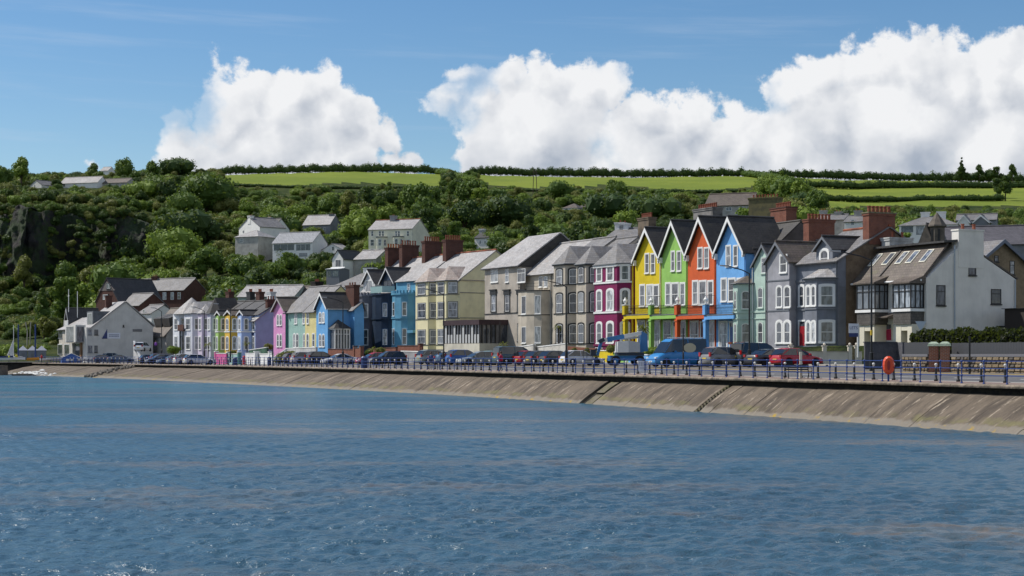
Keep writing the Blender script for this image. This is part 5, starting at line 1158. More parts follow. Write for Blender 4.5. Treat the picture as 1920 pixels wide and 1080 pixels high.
fwin(B, 575.5, 579, 587, 607, surround=P_WHITE); fwin(B, 575, 579, 626, 652, surround=P_WHITE, arch=0.3); fwin(B, 586, 590, 626, 650, surround=P_WHITE)
chimney(B, B.fx(596, 5)-0.3, 5, 1.8, 1.3, ze+2, B.fz(597, 529, 5), paint('stack_black', (0.04,0.035,0.03), 0.9, 0.2), 4, TERRA, 'x', ph=0.4)
B = Bld('gabled_house', 'pink gabled cottage with green side wall and tall lancet windows', 'house', 513, 535, 12.2, 30, 657, 'pastel cottages', zb=ZB6); w = B.w
PK = paint('wall_pink', (0.62,0.27,0.50), 0.65, 0.05); ze = B.fz(524, 582); zr = B.fz(523.5, 560)
gable_walls(B, 0, w-0.003, 0, 9, ze, zr, PK, 'y'); gable_roof(B, 0, w, 0, 11, ze, zr, S_BROWN, 'y', gov=0.45, ov=0.35); bargeboards(B, 0, w, -0.41, ze, zr, paint('barge_grey', (0.35,0.33,0.33), 0.6, 0), ov=0.35, w=0.25)
mb = MB(); mb.box(w, w+0.06, 0.04, 8.9, -2, ze); B.b('side_wall', mb, paint('wall_teal', (0.07,0.20,0.19), 0.7, 0.06))
for a, c, y0_, y1_ in ((519.5,523,590,610),(525,528.5,590,610),(519.5,523,627,650),(525,528.5,627,650)): fwin(B, a, c, y0_, y1_, surround=P_WHITE, arch=0.35, sw=0.12)

# ------------------------------------------------------------------ lilac to pale blue row of small gabled and turreted bays
TH7 = 33; SR7 = 11.7; R7 = Bld('tmp', None, None, 336, 479, SR7, TH7, 657); bpy.data.objects.remove(R7.root); ZB7 = CZ-(658-HY)/11.4
row7 = [(458, 479, 'palest blue', (0.40,0.52,0.78), (462.6, 583), 'gable', S_DARK), (434, 458, 'golden yellow', (0.66,0.42,0.06), (436, 583), 'gable', S_BROWN), (416.5, 434, 'apple green', (0.36,0.55,0.17), (420, 584), 'gable', S_DARK),
        (400, 416.5, 'silvery lilac', (0.48,0.47,0.56), (411, 561), 'cone', S_BLACK), (383, 400, 'pale lilac', (0.56,0.49,0.60), (396, 573), 'cone', S_LIGHT), (357, 383, 'pale bluish white', (0.55,0.56,0.62), (379, 568), 'cone', S_LIGHT), (336, 357, 'white', (0.66,0.68,0.72), (367, 559), 'turret', S_LIGHT)]
nb = ['next to the broad periwinkle gable wall', 'next to the palest blue house', 'narrow, next to the golden yellow house', 'beside the apple green house, under a pointed slate roof', 'under a low pale slate bay roof', 'with two full-height bays, next to the turreted white house', 'with a tall conical slate turret at the row end']
for (pl0, pr0, nm, col, ap, kind, rm), nn in zip(row7, nb):
    B = sub(R7, pl0, pr0, TH7, 657, 'terrace_house', nm+' two-storey house '+nn, 'small pastel houses with bays', ZB7); w = B.w; m = paint('wall_'+nm.replace(' ', '_'), col, 0.65, 0.06)
    xm = (pl0+pr0)/2; ze = B.fz(xm, 592); zr = B.fz(xm, 568)
    gable_walls(B, 0, w-0.003, 0.6, 8, ze+0.1, ze+2.3, m, 'x'); gable_roof(B, 0, w, 0.6, 8, ze+0.1, ze+2.3, S_DARK, 'x', ov=0.2, gov=0.2 if pr0 == 479 else 0)
    rows = [(B.fz(xm, 618, -1), B.fz(xm, 597, -1)), (B.fz(xm, 655, -1), B.fz(xm, 631, -1))]
    if kind == 'gable':
        x0, x1 = 0.15, w*0.62; fs = bay(B, x0, x1, 1.3, 0.12, -2, ze, m, c2=0.9); zp = B.fz(ap[0], ap[1], -1)
        gable_walls(B, x0+0.1, x1-0.3, -1.0, 1, ze, zp, m, 'y', z0=ze-0.2, name='gable_wall'); gable_roof(B, x0-0.1, x1-0.1, -1.2, 3.2, ze, zp, rm, 'y', gov=0.2, ov=0.1, name='gable_roof'); bargeboards(B, x0-0.1, x1-0.1, -1.42, ze, zp, STL, ov=0.1, w=0.2)
        for z0_, z1_ in rows: face_win(B, fs[1], z0_, z1_, frac=0.5, surround=P_WHITE, arch=0.25, sw=0.1); face_win(B, fs[2], z0_, z1_, frac=0.38, surround=P_WHITE, arch=0.2); window(B, (w*0.82, 0), (1,0), (0,-1), 0.7, z0_, z1_, surround=P_WHITE)
        band(B, [fs[0][0], fs[1][0], fs[1][1], fs[2][1], (w, 0)], rows[0][0]-0.4, rows[0][0]-0.2, P_WHITE, 0.08)
    else:
        x0, x1 = 0.1, w*0.85; fs = bay(B, x0, x1, 1.4, 0.5, -2, ze+0.3, m, c2=0.95)
        for z0_, z1_ in rows:
            face_win(B, fs[1], z0_, z1_, frac=0.5, surround=P_WHITE); face_win(B, fs[2], z0_, z1_, frac=0.5, surround=P_WHITE if nm != 'white' else P_GREYF)
        zp = B.fz(ap[0], ap[1], 0)
        if kind == 'turret':
            mb = MB(); c_ = ((x0+x1)/2+0.6, 1.2); r_ = 3.3; mb.lathe([(r_, 0), (r_*0.62, (zp-ze)*0.42), (r_*0.25, (zp-ze)*0.78), (0.05, zp-ze)], (c_[0], c_[1], ze+0.25), 14); B.b('turret_roof', mb, rm)
            for kx in (0, 1): mb = MB(); mb.tube([(w-0.6+kx*1.2, -1.6, -1), (w-0.6+kx*1.2, -1.6, ze-2.6)], 0.09, n=6); B.b('balcony_post', mb, P_BLACKF)
            mb = MB(); mb.box(w-1.4, w+1.2, -1.8, -0.1, ze-2.7, ze-2.55); mb.box(w-1.4, w+1.2, -1.82, -1.76, ze-2.549, ze-1.6); B.b('balcony', mb, BRICKD)
        else: bay_roof(B, x0, x1, 1.4, 0.5, ze+0.35, zp+0.3, 3.5, rm, ya=-0.3, c2=0.95)
    if nm == 'palest blue':
        Dg = B.sx(556); yrr = B.sx(511); zrr = B.sz(511, 576); ze7 = B.sz(480, 601)
        mb = MB(); prof = [(0, -2), (yrr*2, -2), (yrr*2, ze7), (yrr, zrr), (0, ze7)]; mb.prism([(w-0.5, a, b_) for a, b_ in prof], [(w+0.02, a, b_) for a, b_ in prof]); B.b('gable_wall', mb, paint('wall_periwinkle', (0.31,0.37,0.55), 0.65, 0.06))
        mb = MB(); slab(mb, [(w-5, -0.3, ze7-0.2), (w+0.3, -0.3, ze7-0.2), (w+0.3, yrr, zrr), (w-5, yrr, zrr)], 0.12); slab(mb, [(w-5, yrr+0.01, zrr), (w+0.3, yrr+0.01, zrr), (w+0.3, yrr*2, ze7), (w-5, yrr*2, ze7)], 0.12); B.b('main_roof', mb, S_LIGHT)
        chimney(B, w-0.6, yrr, 0.8, 1.6, zrr-1, B.sz(511, 562), BRICKD, 3, TERRA, 'y', ph=0.5)
    if nm in ('golden yellow', 'apple green', 'silvery lilac', 'pale bluish white'):
        chimney(B, w*0.5, 6.0, 1.5, 0.9, ze+1.5, B.fz(xm, 552, 5), STL if nm == 'golden yellow' else P_BLACKF if nm == 'silvery lilac' else BRICKD, 3, TERRA, 'x', ph=0.5)
# ------------------------------------------------------------------ sailing club and the buildings round it
B = Bld('sailing_club', 'large pale grey gabled clubhouse with rooftop mast and flag sign', 'clubhouse', 106, 162, 10.0, 28, 668); w = B.w
CLUB = paint('wall_club', (0.56,0.55,0.52), 0.8, 0.06); CLUBF = paint('wall_club_front', (0.50,0.46,0.40), 0.8, 0.12)
yE = B.sx(287); yr = B.sx(235); zr = B.sz(235, 566); ze = B.sz(175, 614); ze2 = B.sz(286, 612)
ya = 0.6; gx = w+0.0
mb = MB(); prof = [(0, -2.5), (yE, -2.5), (yE, ze2), (yr, zr), (B.sx(172), ze), (0, ze)]
mb.prism([(w-9.5, a, b_) for a, b_ in prof], [(w, a, b_) for a, b_ in prof]); B.b('wall', mb, CLUB)
mb = MB(); mb.box(0, w-9.52, 0.5, 9, -2.5, ze-0.2); B.b('front_wall', mb, CLUBF)
y0_ = B.sx(172); sl = (zr-ze)/(yr-y0_)
mb = MB(); slab(mb, [(w-9.7, y0_-0.5, ze-0.5*sl), (w+0.25, y0_-0.5, ze-0.5*sl), (w+0.25, yr, zr), (w-9.7, yr, zr)], 0.18); slab(mb, [(w-9.7, yr+0.01, zr), (w+0.25, yr+0.01, zr), (w+0.25, yE+0.3, ze2), (w-9.7, yE+0.3, ze2)], 0.18)
slab(mb, [(-0.4, 0.1, ze-0.3), (w-9.0, 0.1, ze-0.3), (w-9.0, 5, ze+2.2), (0.8, 5, ze+2.2)], 0.15)
B.b('roof', mb, S_LIGHT)
xb0, xb1 = B.fx(141), B.fx(156); mb = MB(); mb.box(xb0-1.2, xb1+0.6, -1.6, 0.3, B.fz(145, 642), B.fz(145, 610)); B.b('oriel', mb, CLUB)
window(B, ((xb0+xb1)/2-0.6, -1.6), (1,0), (0,-1), (xb1-xb0)*0.9, B.fz(145, 640), B.fz(145, 613), style='pair', frame=P_GREYF, pane=G_BLIND); window(B, (xb1+0.6, -0.7), (0,1), (1,0), 1.3, B.fz(145, 640), B.fz(145, 613), frame=P_GREYF, style='none')
for a, c, yy in ((110,117,(617,634)),(123,131,(617,634)),(109,117,(646,664)),(121,130,(646,664)),(135,139,(646,664))): fwin(B, a, c, *yy, 0.5, style='pair', frame=P_GREYF, surround=P_WHITE if yy[0] > 640 else None)
mb = MB(); mb.box(B.fx(140)-0.6, B.fx(140)-0.1, -0.4, 0.49, -2, B.fz(145, 643)); B.b('entrance_pier', mb, CLUBF); mb = MB(); mb.box(B.fx(152), B.fx(152)+1.2, -0.3, 0.49, -2, B.fz(145, 643)); B.b('entrance_pier', mb, paint('wood_cladding', (0.22,0.12,0.06), 0.7, 0.2))
mb = MB(); mb.box(B.fx(141), B.fx(151), -0.1, 0.495, -2, B.fz(145, 645)); B.b('entrance', mb, G_DARK)
for q_ in ((165,172,618,628),(177,184,618,628),(165,173,648,661),(177,183,648,661)): swin(B, *q_, frame=P_GREYF if q_[0] < 175 else P_BLACKF, style='pair')
# roof gable, glazed dormer, balustrade, stack, masts
xg = B.fx(133, 3.0); zg = B.fz(137, 579, 3.0); gable_walls(B, xg-2.0, xg+2.2, 2.5, 6, ze+0.6, zg, CLUB, 'y', z0=ze-1, name='dormer_wall'); gable_roof(B, xg-2.0, xg+2.2, 2.5, 8.5, ze+0.6, zg, S_DARK, 'y', gov=0.5, ov=0.4, name='dormer_roof'); bargeboards(B, xg-2, xg+2.2, 2.0, ze+0.6, zg, STL, w=0.22)
window(B, (xg+0.1, 2.5), (1,0), (0,-1), 1.2, ze+0.3, zg-1.2, style='pair', frame=P_GREYF)
xd = w-3.4; mb = MB(); mb.box(xd-2.2, xd+2.4, y0_+0.5, yr-1.0, ze-0.1, ze+3.1); B.b('flat_dormer', mb, LEAD); window(B, (xd, y0_+0.5), (1,0), (0,-1), 3.4, ze+0.5, ze+2.8, frame=P_WHITE, style='none', pane=G_BLIND)
mb = MB(); 
for k in range(9): mb.box(0.9+k*0.35, 1.05+k*0.35, 1.3, 1.4, ze+0.5, ze+1.6)
mb.box(0.8, 4.0, 1.29, 1.41, ze+1.6, ze+1.7); mb.box(0.8, 4.0, 1.29, 1.41, ze+0.4, ze+0.5); B.b('balustrade', mb, P_WHITE)
chimney(B, w-6.5, yr-1.5, 0.8, 1.2, zr-1, B.fz(195, 558, yr), BRICKD, 2, P_BLACKF, 'x', ph=0.3)
mb = MB(); mb.tube([(xg+0.6, 2.4, ze+1), (xg+0.6, 2.4, B.fz(136, 541, 2.4))], 0.07, n=5); mb.tube([(xg-0.2, 2.4, B.fz(136, 554, 2.4)), (xg+1.4, 2.4, B.fz(136, 554, 2.4))], 0.05, n=4); B.b('mast', mb, P_WHITE)
mb = MB(); mb.tube([(0.7, 4, ze), (0.7, 4, B.fz(124, 549, 4))], 0.07, n=5); B.b('flagpole', mb, P_WHITE)
mb = MB(); y1, y2 = B.sx(201), B.sx(225.5); mb.box(w+0.02, w+0.07, y1, y2, B.sz(213, 635), B.sz(213, 624)); sg = B.b('sign_board', mb, paint('sign_white', (0.62,0.64,0.70), 0.5, 0))
mb = MB(); y3 = B.sx(191); mb.prism([(w+0.02, y3, B.sz(195, 635)), (w+0.02, y1-0.03, B.sz(195, 635)), (w+0.02, y1-0.03, B.sz(200, 617))], [(w+0.09, y3, B.sz(195, 635)), (w+0.09, y1-0.03, B.sz(195, 635)), (w+0.09, y1-0.03, B.sz(200, 617))]); fl = B.b('flag_emblem', mb, plain('flag_navy', (0.02,0.035,0.14), 0.5))
mb = MB()
for r_, (n_, zz) in enumerate(((9, 0.66), (7, 0.34))):
    for k in range(n_): yy_ = y1+0.35+k*(y2-y1-0.6)/n_; mb.box(w+0.071, w+0.08, yy_, yy_+(y2-y1)/n_*0.55, B.sz(213, 635)+0.9*zz+0.05, B.sz(213, 635)+0.9*zz+0.22)
mb.build('sign_lettering', plain('sign_grey_ink', (0.15,0.17,0.25), 0.6), sg)
mb = MB(); y5, y6 = B.sx(249), B.sx(267)
for k in range(9): yy_ = y5+(y6-y5)*k/9; mb.box(w+0.01, w+0.05, yy_, yy_+(y6-y5)/9*0.65, B.sz(258, 622), B.sz(258, 617))
B.b('wall_lettering', mb, plain('letter_grey', (0.10,0.10,0.11), 0.6))
swin(B, 230, 233, 609, 613, frame=P_BLACKF, style='none')

def hill(name, label, cat, pl, pr_, s_, th, yb, ye, yr, wallm, roofm, depth=8, wins=(), swins=(), group=None, stack=None, axis='x', stackm=None, zdrop=-4, ov=0.3, pane=None, hip=False, frame=None, gov=0.15, ridge=0.5):
    """a plain house seen from below: front between pl and pr_, rows in photo pixels"""
    B = Bld(name, label, cat, pl, pr_, s_, th, yb, group); w = B.w; xm = (pl+pr_)/2
    ze = B.fz(xm, ye); zr = B.fz(xm, yr, depth*ridge if axis == 'x' else 0)
    if hip:
        mb = MB(); mb.box(0, w, 0, depth, zdrop, ze); B.b('wall', mb, wallm)
        mb = MB(); e = [(-ov,-ov,ze),(w+ov,-ov,ze),(w+ov,depth+ov,ze),(-ov,depth+ov,ze)]; i_ = min(depth, w)*0.45; mb.add(e+[(i_, depth/2, zr), (w-i_, depth/2, zr)], [(0,1,5,4),(1,2,5),(2,3,4,5),(3,0,4),(0,3,2,1)]); B.b('roof', mb, roofm)
    else:
        gable_walls(B, 0, w, 0, depth, ze, zr, wallm, axis, z0=zdrop, ridge=ridge if axis == 'x' else 0.5); gable_roof(B, 0, w, 0, depth, ze, zr, roofm, axis, ov=ov, gov=gov, ridge=ridge if axis == 'x' else 0.5)
    for q_ in wins: fwin(B, *q_[:4], style=q_[4] if len(q_) > 4 else 'sash', surround=None, sill=False, pane=pane, frame=frame)
    for q_ in swins: swin(B, *q_[:4], style='none', sill=False, frame=frame)
    if stack:
        for (px_, yt, n_) in stack:
            x_ = B.fx(px_, depth/2); chimney(B, min(max(x_, 0.6), w-0.6) if axis == 'x' else x_, depth/2, 1.5, 1.0, zr-1.5, B.fz(px_, yt, depth/2), stackm or STL, n_, TERRA, 'x', ph=0.4, pr=0.12)
    return B
PEB = paint('pebbledash', (0.42,0.41,0.38), 0.9, 0.12); WHH = paint('hill_white', (0.80,0.79,0.76), 0.8, 0.04); CRH = paint('hill_cream', (0.74,0.72,0.58), 0.8, 0.06); GRH = paint('hill_grey', (0.22,0.23,0.25), 0.85, 0.1); SAGE = paint('sage', (0.33,0.40,0.36), 0.8, 0.1)
# behind the sailing club
B = hill('brick_house', 'dark red brick gabled house rising behind the sailing club', 'house', 180, 221, 8.8, 50, 606, 564, 523, BRICKD, S_DARK, 12, [(193,203,552,562)], axis='y', stack=[(219,530,3)], stackm=BRICKD)
mb = MB(); zz = B.fz(200, 545); B_w = B.w; mb.prism([(B_w*0.12, -0.02, zz), (B_w*0.88, -0.02, zz), (B_w*0.5, -0.02, B.fz(200, 527))], [(B_w*0.12, -0.06, zz), (B_w*0.88, -0.06, zz), (B_w*0.5, -0.06, B.fz(200, 527))]); B.b('tile_hanging', mb, paint('stucco_gable', (0.22,0.19,0.18), 0.9, 0.1)); fwin(B, 200, 207, 532, 541, -0.06, style='pair', surround=P_BLACKF)
fwin(B, 177.5, 180, 551, 564, style='none') if False else None
B = hill('brick_house', 'long two-storey red brick house with pale slate roof above the dormer cottage', 'house', 228, 345, 8.3, 62, 602, 545, 525, BRICKD, S_MID, 8, [(279,285,548,560),(292,297,548,560),(305,312,548,562),(320,326,548,562),(333,339,548,561)], stack=[(291,519,3)], stackm=BRICKD)
B = hill('brick_house', 'low brick and white annexe stepping down between clubhouse and dormer cottage', 'house', 224, 262, 8.9, 48, 625, 573, 553, BRICKD, S_MID, 7, axis='x')
B = hill('cottage', 'white annexe with dark lean-to beside the clubhouse gable', 'house', 258, 284, 9.2, 45, 628, 588, 574, WHH, S_MID, 6, [(268,272,580,590)])
B = hill('dormer_cottage', 'cottage with big brown slate roof and a long shed dormer', 'house', 279, 312, 9.9, 33, 662, 627, 582, paint('cottage_grey', (0.30,0.29,0.27), 0.85, 0.1), S_BROWN, 9, [(284,300,632,642,'triple')], ov=0.5)
w = B.w; zz = B.fz(290, 600, 1.5); 
for k in range(2): mb = MB(); mb.prism([(0.8+k*4.2, 1.0, zz-1.4), (4.2+k*4.2, 1.0, zz-1.4), (4.2+k*4.2, 3.2, zz-1.2), (0.8+k*4.2, 3.2, zz-1.2)], [(0.6+k*4.2, 0.7, zz+0.2), (4.4+k*4.2, 0.7, zz+0.2), (4.4+k*4.2, 3.6, zz+1.2), (0.6+k*4.2, 3.6, zz+1.2)]); B.b('dormer', mb, S_BLACK)
# long slate roofs behind the little row
hill('terrace_house', 'long sage house with pale slate roof behind the apple green and yellow bays', 'house', 446, 552, 9.6, 72, 610, 556, 537, SAGE, S_LIGHT, 8, [(485,496,558,566,'casement'),(525,531,557,565)], stack=[(513,540,3)], stackm=BRICKD)
B = hill('house', 'white house with hipped slate roof and black-capped chimney behind the vivid blue house', 'house', 622, 690, 10.2, 60, 640, 538, 513, WHH, S_MID, 9, [(626,634,540,550)], hip=True)
chimney(B, B.w*0.55, 6, 2.2, 1.4, B.fz(660, 530), B.fz(660, 503, 6), WHH, 3, P_BLACKF, 'x', ph=0.5, capm=P_BLACKF)
hill('house', 'grey cottage with yellowed slates between the long sage house and the dark chimney', 'house', 552, 598, 9.6, 70, 620, 562, 538, paint('moss_render', (0.16,0.15,0.09), 0.9, 0.2), S_BROWN, 7)
# hillside houses
B = hill('house', 'white gabled house with a tall gable chimney among trees up the hill', 'house', 448, 487, 6.4, 40, 450, 427, 408, WHH, S_MID, 9, [(455,458,432,437),(480,484,433,441)], axis='y'); chimney(B, B.w/2, 0.5, 1.6, 1.2, B.fz(468, 420), B.fz(468, 405), WHH, 2, TERRA, 'x', ph=0.3)
hill('house', 'white wing with small twin gables beside the tall-chimneyed house', 'house', 487, 512, 6.3, 60, 446, 428, 412, WHH, S_DARK, 8, [(497,500,432,438)], stack=[(496,409,2)])
hill('bungalow', 'low cottage with grey hipped roof below the tall-chimneyed house', 'house', 441, 484, 6.7, 60, 466, 444, 432, PEB, S_LIGHT, 8, [(450,456,448,455)], hip=True)
B = hill('modern_house', 'modern white house with wide glazed front and plain grey roof on the hillside', 'house', 511, 586, 6.9, 66, 478, 455, 437.5, WHH, slate('metal_roof', (0.22,0.23,0.25), 0.1, None, 0.6), 8, [(513,552,457.5,470,'triple'),(555,582,457.5,470,'triple')], pane=G_DARK, frame=P_WHITE)
fwin(B, 561, 576, 474.5, 480, style='pair', frame=P_GREYF)
hill('house', 'grey farmhouse with pale slate roof and a dark gable chimney, highest of the hillside cluster', 'house', 568, 619, 6.0, 68, 446, 421, 405, GRH, S_LIGHT, 7, [(596,601,427,433),(606,611,427,433)], stack=[(622,402,2)], stackm=GRH)
hill('garage', 'small white gabled outbuilding beside the modern glazed house', 'outbuilding', 604, 641, 6.9, 60, 474, 468, 458, WHH, S_LIGHT, 5, [(622,627,462,470,'none')], axis='y')
hill('house', 'narrow pale house with arched window and green verandah above the hipped white house', 'house', 623, 643, 7.9, 55, 512, 485, 470, WHH, S_DARK, 8, [(629,639,487,500,'pair')], axis='y')
B = hill('verandah', 'green and white glazed verandah in front of the narrow pale house', 'verandah', 612, 636, 8.2, 60, 524, 505, 504, P_GREYF, P_WHITE, 4, [(614,621,508,518,'pair'),(624,634,508,518,'pair')], frame=SAGE)
B = hill('house', 'cottage with pale slate roof and dark gables below the big cream villa', 'house', 664, 705, 7.9, 62, 500, 486, 471, PEB, S_LIGHT, 8, [])
B = Bld('villa', 'big three-storey cream villa with two bays standing alone on the hillside', 'house', 691, 773, 7.5, 68, 484); w = B.w; ze = B.fz(730, 430); zr = B.fz(730, 413.5, 4)
gable_walls(B, 0, w, 0, 9, ze, zr, CRH, 'x', z0=-5); gable_roof(B, 0, w, 0, 9, ze, zr, S_LIGHT, 'x', ridge_m=TERRA)
for a in (698, 712.5, 718, 743, 748, 765): fwin(B, a-2.2, a+2.2, 433, 443, surround=None, sill=False)
for a in (698, 765): fwin(B, a-3.5, a+3.5, 449, 461, sill=False); fwin(B, a-3.5, a+3.5, 466, 478, sill=False)
for a, c in ((706, 726), (737, 757)):
    x0, x1 = B.fx(a), B.fx(c); fs = bay(B, x0, x1, 1.2, 0.7, -5, B.fz(730, 445), CRH)
    for f in fs:
        for yy in ((449, 461), (466, 479)): face_win(B, f, B.fz(730, yy[1]), B.fz(730, yy[0]), frac=0.55, sill=False)
    band(B, [fs[0][0], fs[1][0], fs[1][1], fs[2][1]], B.fz(730, 445), B.fz(730, 443.5), LEAD, 0.15)
chimney(B, B.fx(738, 4.5), 4.5, 1.3, 1.6, zr-1, B.fz(738, 405, 4), paint('stack_greyw', (0.3,0.3,0.31), 0.8, 0.1), 2, TERRA, 'y', ph=0.3)
mb = MB(); prof = [(9, -5), (11.5, -5), (11.5, ze-2.2), (9, ze)]; mb.prism([(w-6, a, b_) for a, b_ in prof], [(w, a, b_) for a, b_ in prof]); B.b('rear_wing', mb, CRH)
hill('house', 'white house half hidden in trees above the red chimney stacks', 'house', 890, 915, 7.0, 60, 468, 446, 438, WHH, S_DARK, 6, [(899,902,451,457),(908,911,451,457)], stack=[(904,430,1),(880,432,1)])
hill('bungalow', 'dark slate roofed bungalow peeping from the trees left of the pylon', 'house', 942, 974, 5.2, 70, 392, 385, 378, GRH, S_MID, 7, hip=True)
hill('bungalow', 'white bungalow with several small hipped roofs in the middle of the wood', 'house', 1055, 1082, 5.4, 66, 400, 390, 382, WHH, S_BROWN, 8, [(1060,1064,391,396)], hip=True)
hill('bungalow', 'pale bungalow with brown roofs joined right of the white one in the wood', 'house', 1082, 1122, 5.3, 70, 400, 388, 380, WHH, S_BROWN, 8, hip=True)
hill('house', 'white hilltop terrace with four black-trimmed gables and pale roof', 'house', 113, 183, 4.4, 72, 352, 343, 333, WHH, S_LIGHT, 8, [(118,122,345,350),(138,142,345,350)])
hill('house', 'low brown-roofed house with white gable on the hilltop beside the terrace', 'house', 184, 238, 4.4, 72, 352, 343, 336, PEB, S_BROWN, 8, [(203,209,344,351),(225,228,345,350)])
hill('cottage', 'small white cottage with grey roof at the cliff top', 'house', 57, 78, 4.4, 55, 354, 347, 338, WHH, S_MID, 8, [(64,66,346,350)], axis='y')
hill('farmhouse', 'tiny white farmhouse between the skyline trees', 'house', 188, 203, 3.7, 70, 326, 320, 314, WHH, S_LIGHT, 6)
for i, (a, yy) in enumerate(((117, 334), (135, 334), (152, 334))):
    pass
# right-hand hillside
B = hill('villa', 'long grey-roofed house with a white gabled dormer above the orange and blue gables', 'house', 1322, 1409, 9.2, 70, 405, 385, 365, PEB, S_BROWN, 9, [(1361,1372,388,395,'pair'),(1384,1395,388,395,'pair')])
B = Bld('chimney_block', 'broad olive-stained chimney block behind the sky blue gable', 'chimney', 1403, 1456, 13.2, 60, 425); B_w = B.w; chimney(B, B_w/2, 1.2, B_w, 2.2, -2, B.fz(1430, 371), rough_mix('olive_stone', [(0.16,0.14,0.07),(0.11,0.10,0.06)], 1), 9, TERRA, 'x', ph=0.5, capm=rough_mix('olive_cap', [(0.22,0.19,0.08),(0.16,0.14,0.07)], 1))
B = hill('house', 'grey gabled house with two stone chimneys behind the brick stacks', 'house', 1530, 1582, 9.0, 66, 435, 413, 404, PEB, S_MID, 8, [(1548,1553,415,421)], stack=[(1536,396,2),(1572,398,2)], stackm=PEB)
B = hill('house', 'white dormered house with a stone chimney right of the short brick stack', 'house', 1583, 1626, 9.2, 66, 435, 416, 406, WHH, S_MID, 8, [(1596,1602,412,422,'pair')], stack=[(1609,396,2)], stackm=PEB)
B = hill('house', 'pale house with broad hipped slate roof and two white chimneys beside the spire', 'house', 1686, 1795, 10.6, 70, 470, 422, 405, WHH, S_MID, 9, [(1690,1712,424,436,'triple'),(1718,1732,424,440,'pair')], hip=True, stack=[(1735,399,0),(1765,398,0)], stackm=WHH, frame=P_GREYF)
hill('house', 'grey-roofed house with two white-edged gables below the pasture', 'house', 1793, 1868, 9.2, 72, 425, 413, 403, GRH, S_MID, 8, [(1822,1836,415,420,'pair')])
Bq = hill('house', 'gabled porch wing with white bargeboards on the grey-roofed house', 'house', 1797, 1817, 9.6, 66, 425, 416, 404, WHH, S_MID, 4, axis='y'); bargeboards(Bq, 0, Bq.w, -0.2, Bq.fz(1807, 416), Bq.fz(1807, 404), w=0.25)
Bq = hill('house', 'second gabled wing with white bargeboards and dark wall below the pasture', 'house', 1826, 1853, 9.6, 66, 425, 416, 404, GRH, S_MID, 4, axis='y'); bargeboards(Bq, 0, Bq.w, -0.2, Bq.fz(1840, 416), Bq.fz(1840, 404), w=0.25)
hill('hall', 'long plain slate hall roof behind the church spire', 'hall', 1762, 1990, 12.4, 74, 470, 458, 426, GRH, slate('purple_slate', (0.085,0.08,0.09), 0.25), 10, ridge=0.5)
B = Bld('church', 'small stone church with an octagonal pinnacle spire and stepped gable', 'church', 1728, 1762, 13.5, 60, 470); w = B.w
CH = rough_mix('church_stone', [(0.14,0.12,0.10),(0.09,0.08,0.07)], 1.5)
mb = MB(); r_ = 1.1; c_ = (B.fx(1751), 1.5); zsp = B.fz(1751, 397); zb_ = B.fz(1751, 421); mb.lathe([(r_*1.0, -6), (r_, zb_-0.4), (r_*1.25, zb_-0.2), (r_*1.2, zb_), (r_*0.75, zb_+(zsp-zb_)*0.4), (r_*0.3, zb_+(zsp-zb_)*0.8), (0.04, zsp)], (c_[0], c_[1], 0), 8); B.b('spire', mb, CH)
for a in (200, 250, 300): mb = MB(); mb.prism([(c_[0]+math.cos(math.radians(a))*r_*1.02+dx, c_[1]+math.sin(math.radians(a))*r_*1.02, zb_-2.2) for dx in (-0.15, 0.15)]+[(c_[0]+math.cos(math.radians(a))*r_*0.6+dx, c_[1]+math.sin(math.radians(a))*r_*0.6, zb_-2.2) for dx in (0.15, -0.15)], [(c_[0]+math.cos(math.radians(a))*r_*1.02+dx, c_[1]+math.sin(math.radians(a))*r_*1.02, zb_-0.6) for dx in (-0.15, 0.15)]+[(c_[0]+math.cos(math.radians(a))*r_*0.6+dx, c_[1]+math.sin(math.radians(a))*r_*0.6, zb_-0.6) for dx in (0.15, -0.15)]); B.b('belfry_opening', mb, P_BLACKF)
gable_walls(B, -0.5, w*0.55, 0.5, 8, B.fz(1735, 452), B.fz(1737, 420, 0.5), CH, 'y', z0=-6); gable_roof(B, -0.5, w*0.55, 0.8, 8, B.fz(1735, 452), B.fz(1737, 421, 0.5), S_DARK, 'y', gov=0)
# roofs behind the stone terrace
hill('house', 'low grey-roofed building seen over the black-edged bays', 'house', 1130, 1196, 12.2, 60, 470, 450, 431, STL, S_MID, 10, stack=[(1172,420,1),(1105,421,1)])
# ------------------------------------------------------------------ vegetation
def leaf_mat(name, dark, light, rough=0.6):
    m, t, p = mat(name); oi = t.nodes.new('ShaderNodeObjectInfo'); g = t.nodes.new('ShaderNodeNewGeometry')
    c = MIX(t, oi.outputs['Random'], dark, light)
    c = MIX(t, M_(t, 'MULTIPLY', SMOOTH(t, noise(t, coords(t), 0.8, 4), 0.35, 0.65), 0.5), c, light)
    c = MIX(t, M_(t, 'MULTIPLY', noise(t, coords(t), 5.0, 3, 0.7), 0.4), c, sc(dark, 0.6))
    t.links.new(c, p.inputs['Base Color']); p.inputs['Roughness'].default_value = rough; p.inputs['Specular IOR Level'].default_value = 0.25
    tr = t.nodes.new('ShaderNodeBsdfTranslucent'); t.links.new(MIX(t, 0.5, c, (0.20,0.26,0.03)), tr.inputs[0]); ms = t.nodes.new('ShaderNodeMixShader'); ms.inputs[0].default_value = 0.3
    t.links.new(p.outputs[0], ms.inputs[1]); t.links.new(tr.outputs[0], ms.inputs[2]); t.links.new(ms.outputs[0], t.nodes['Material Output'].inputs[0])
    return m
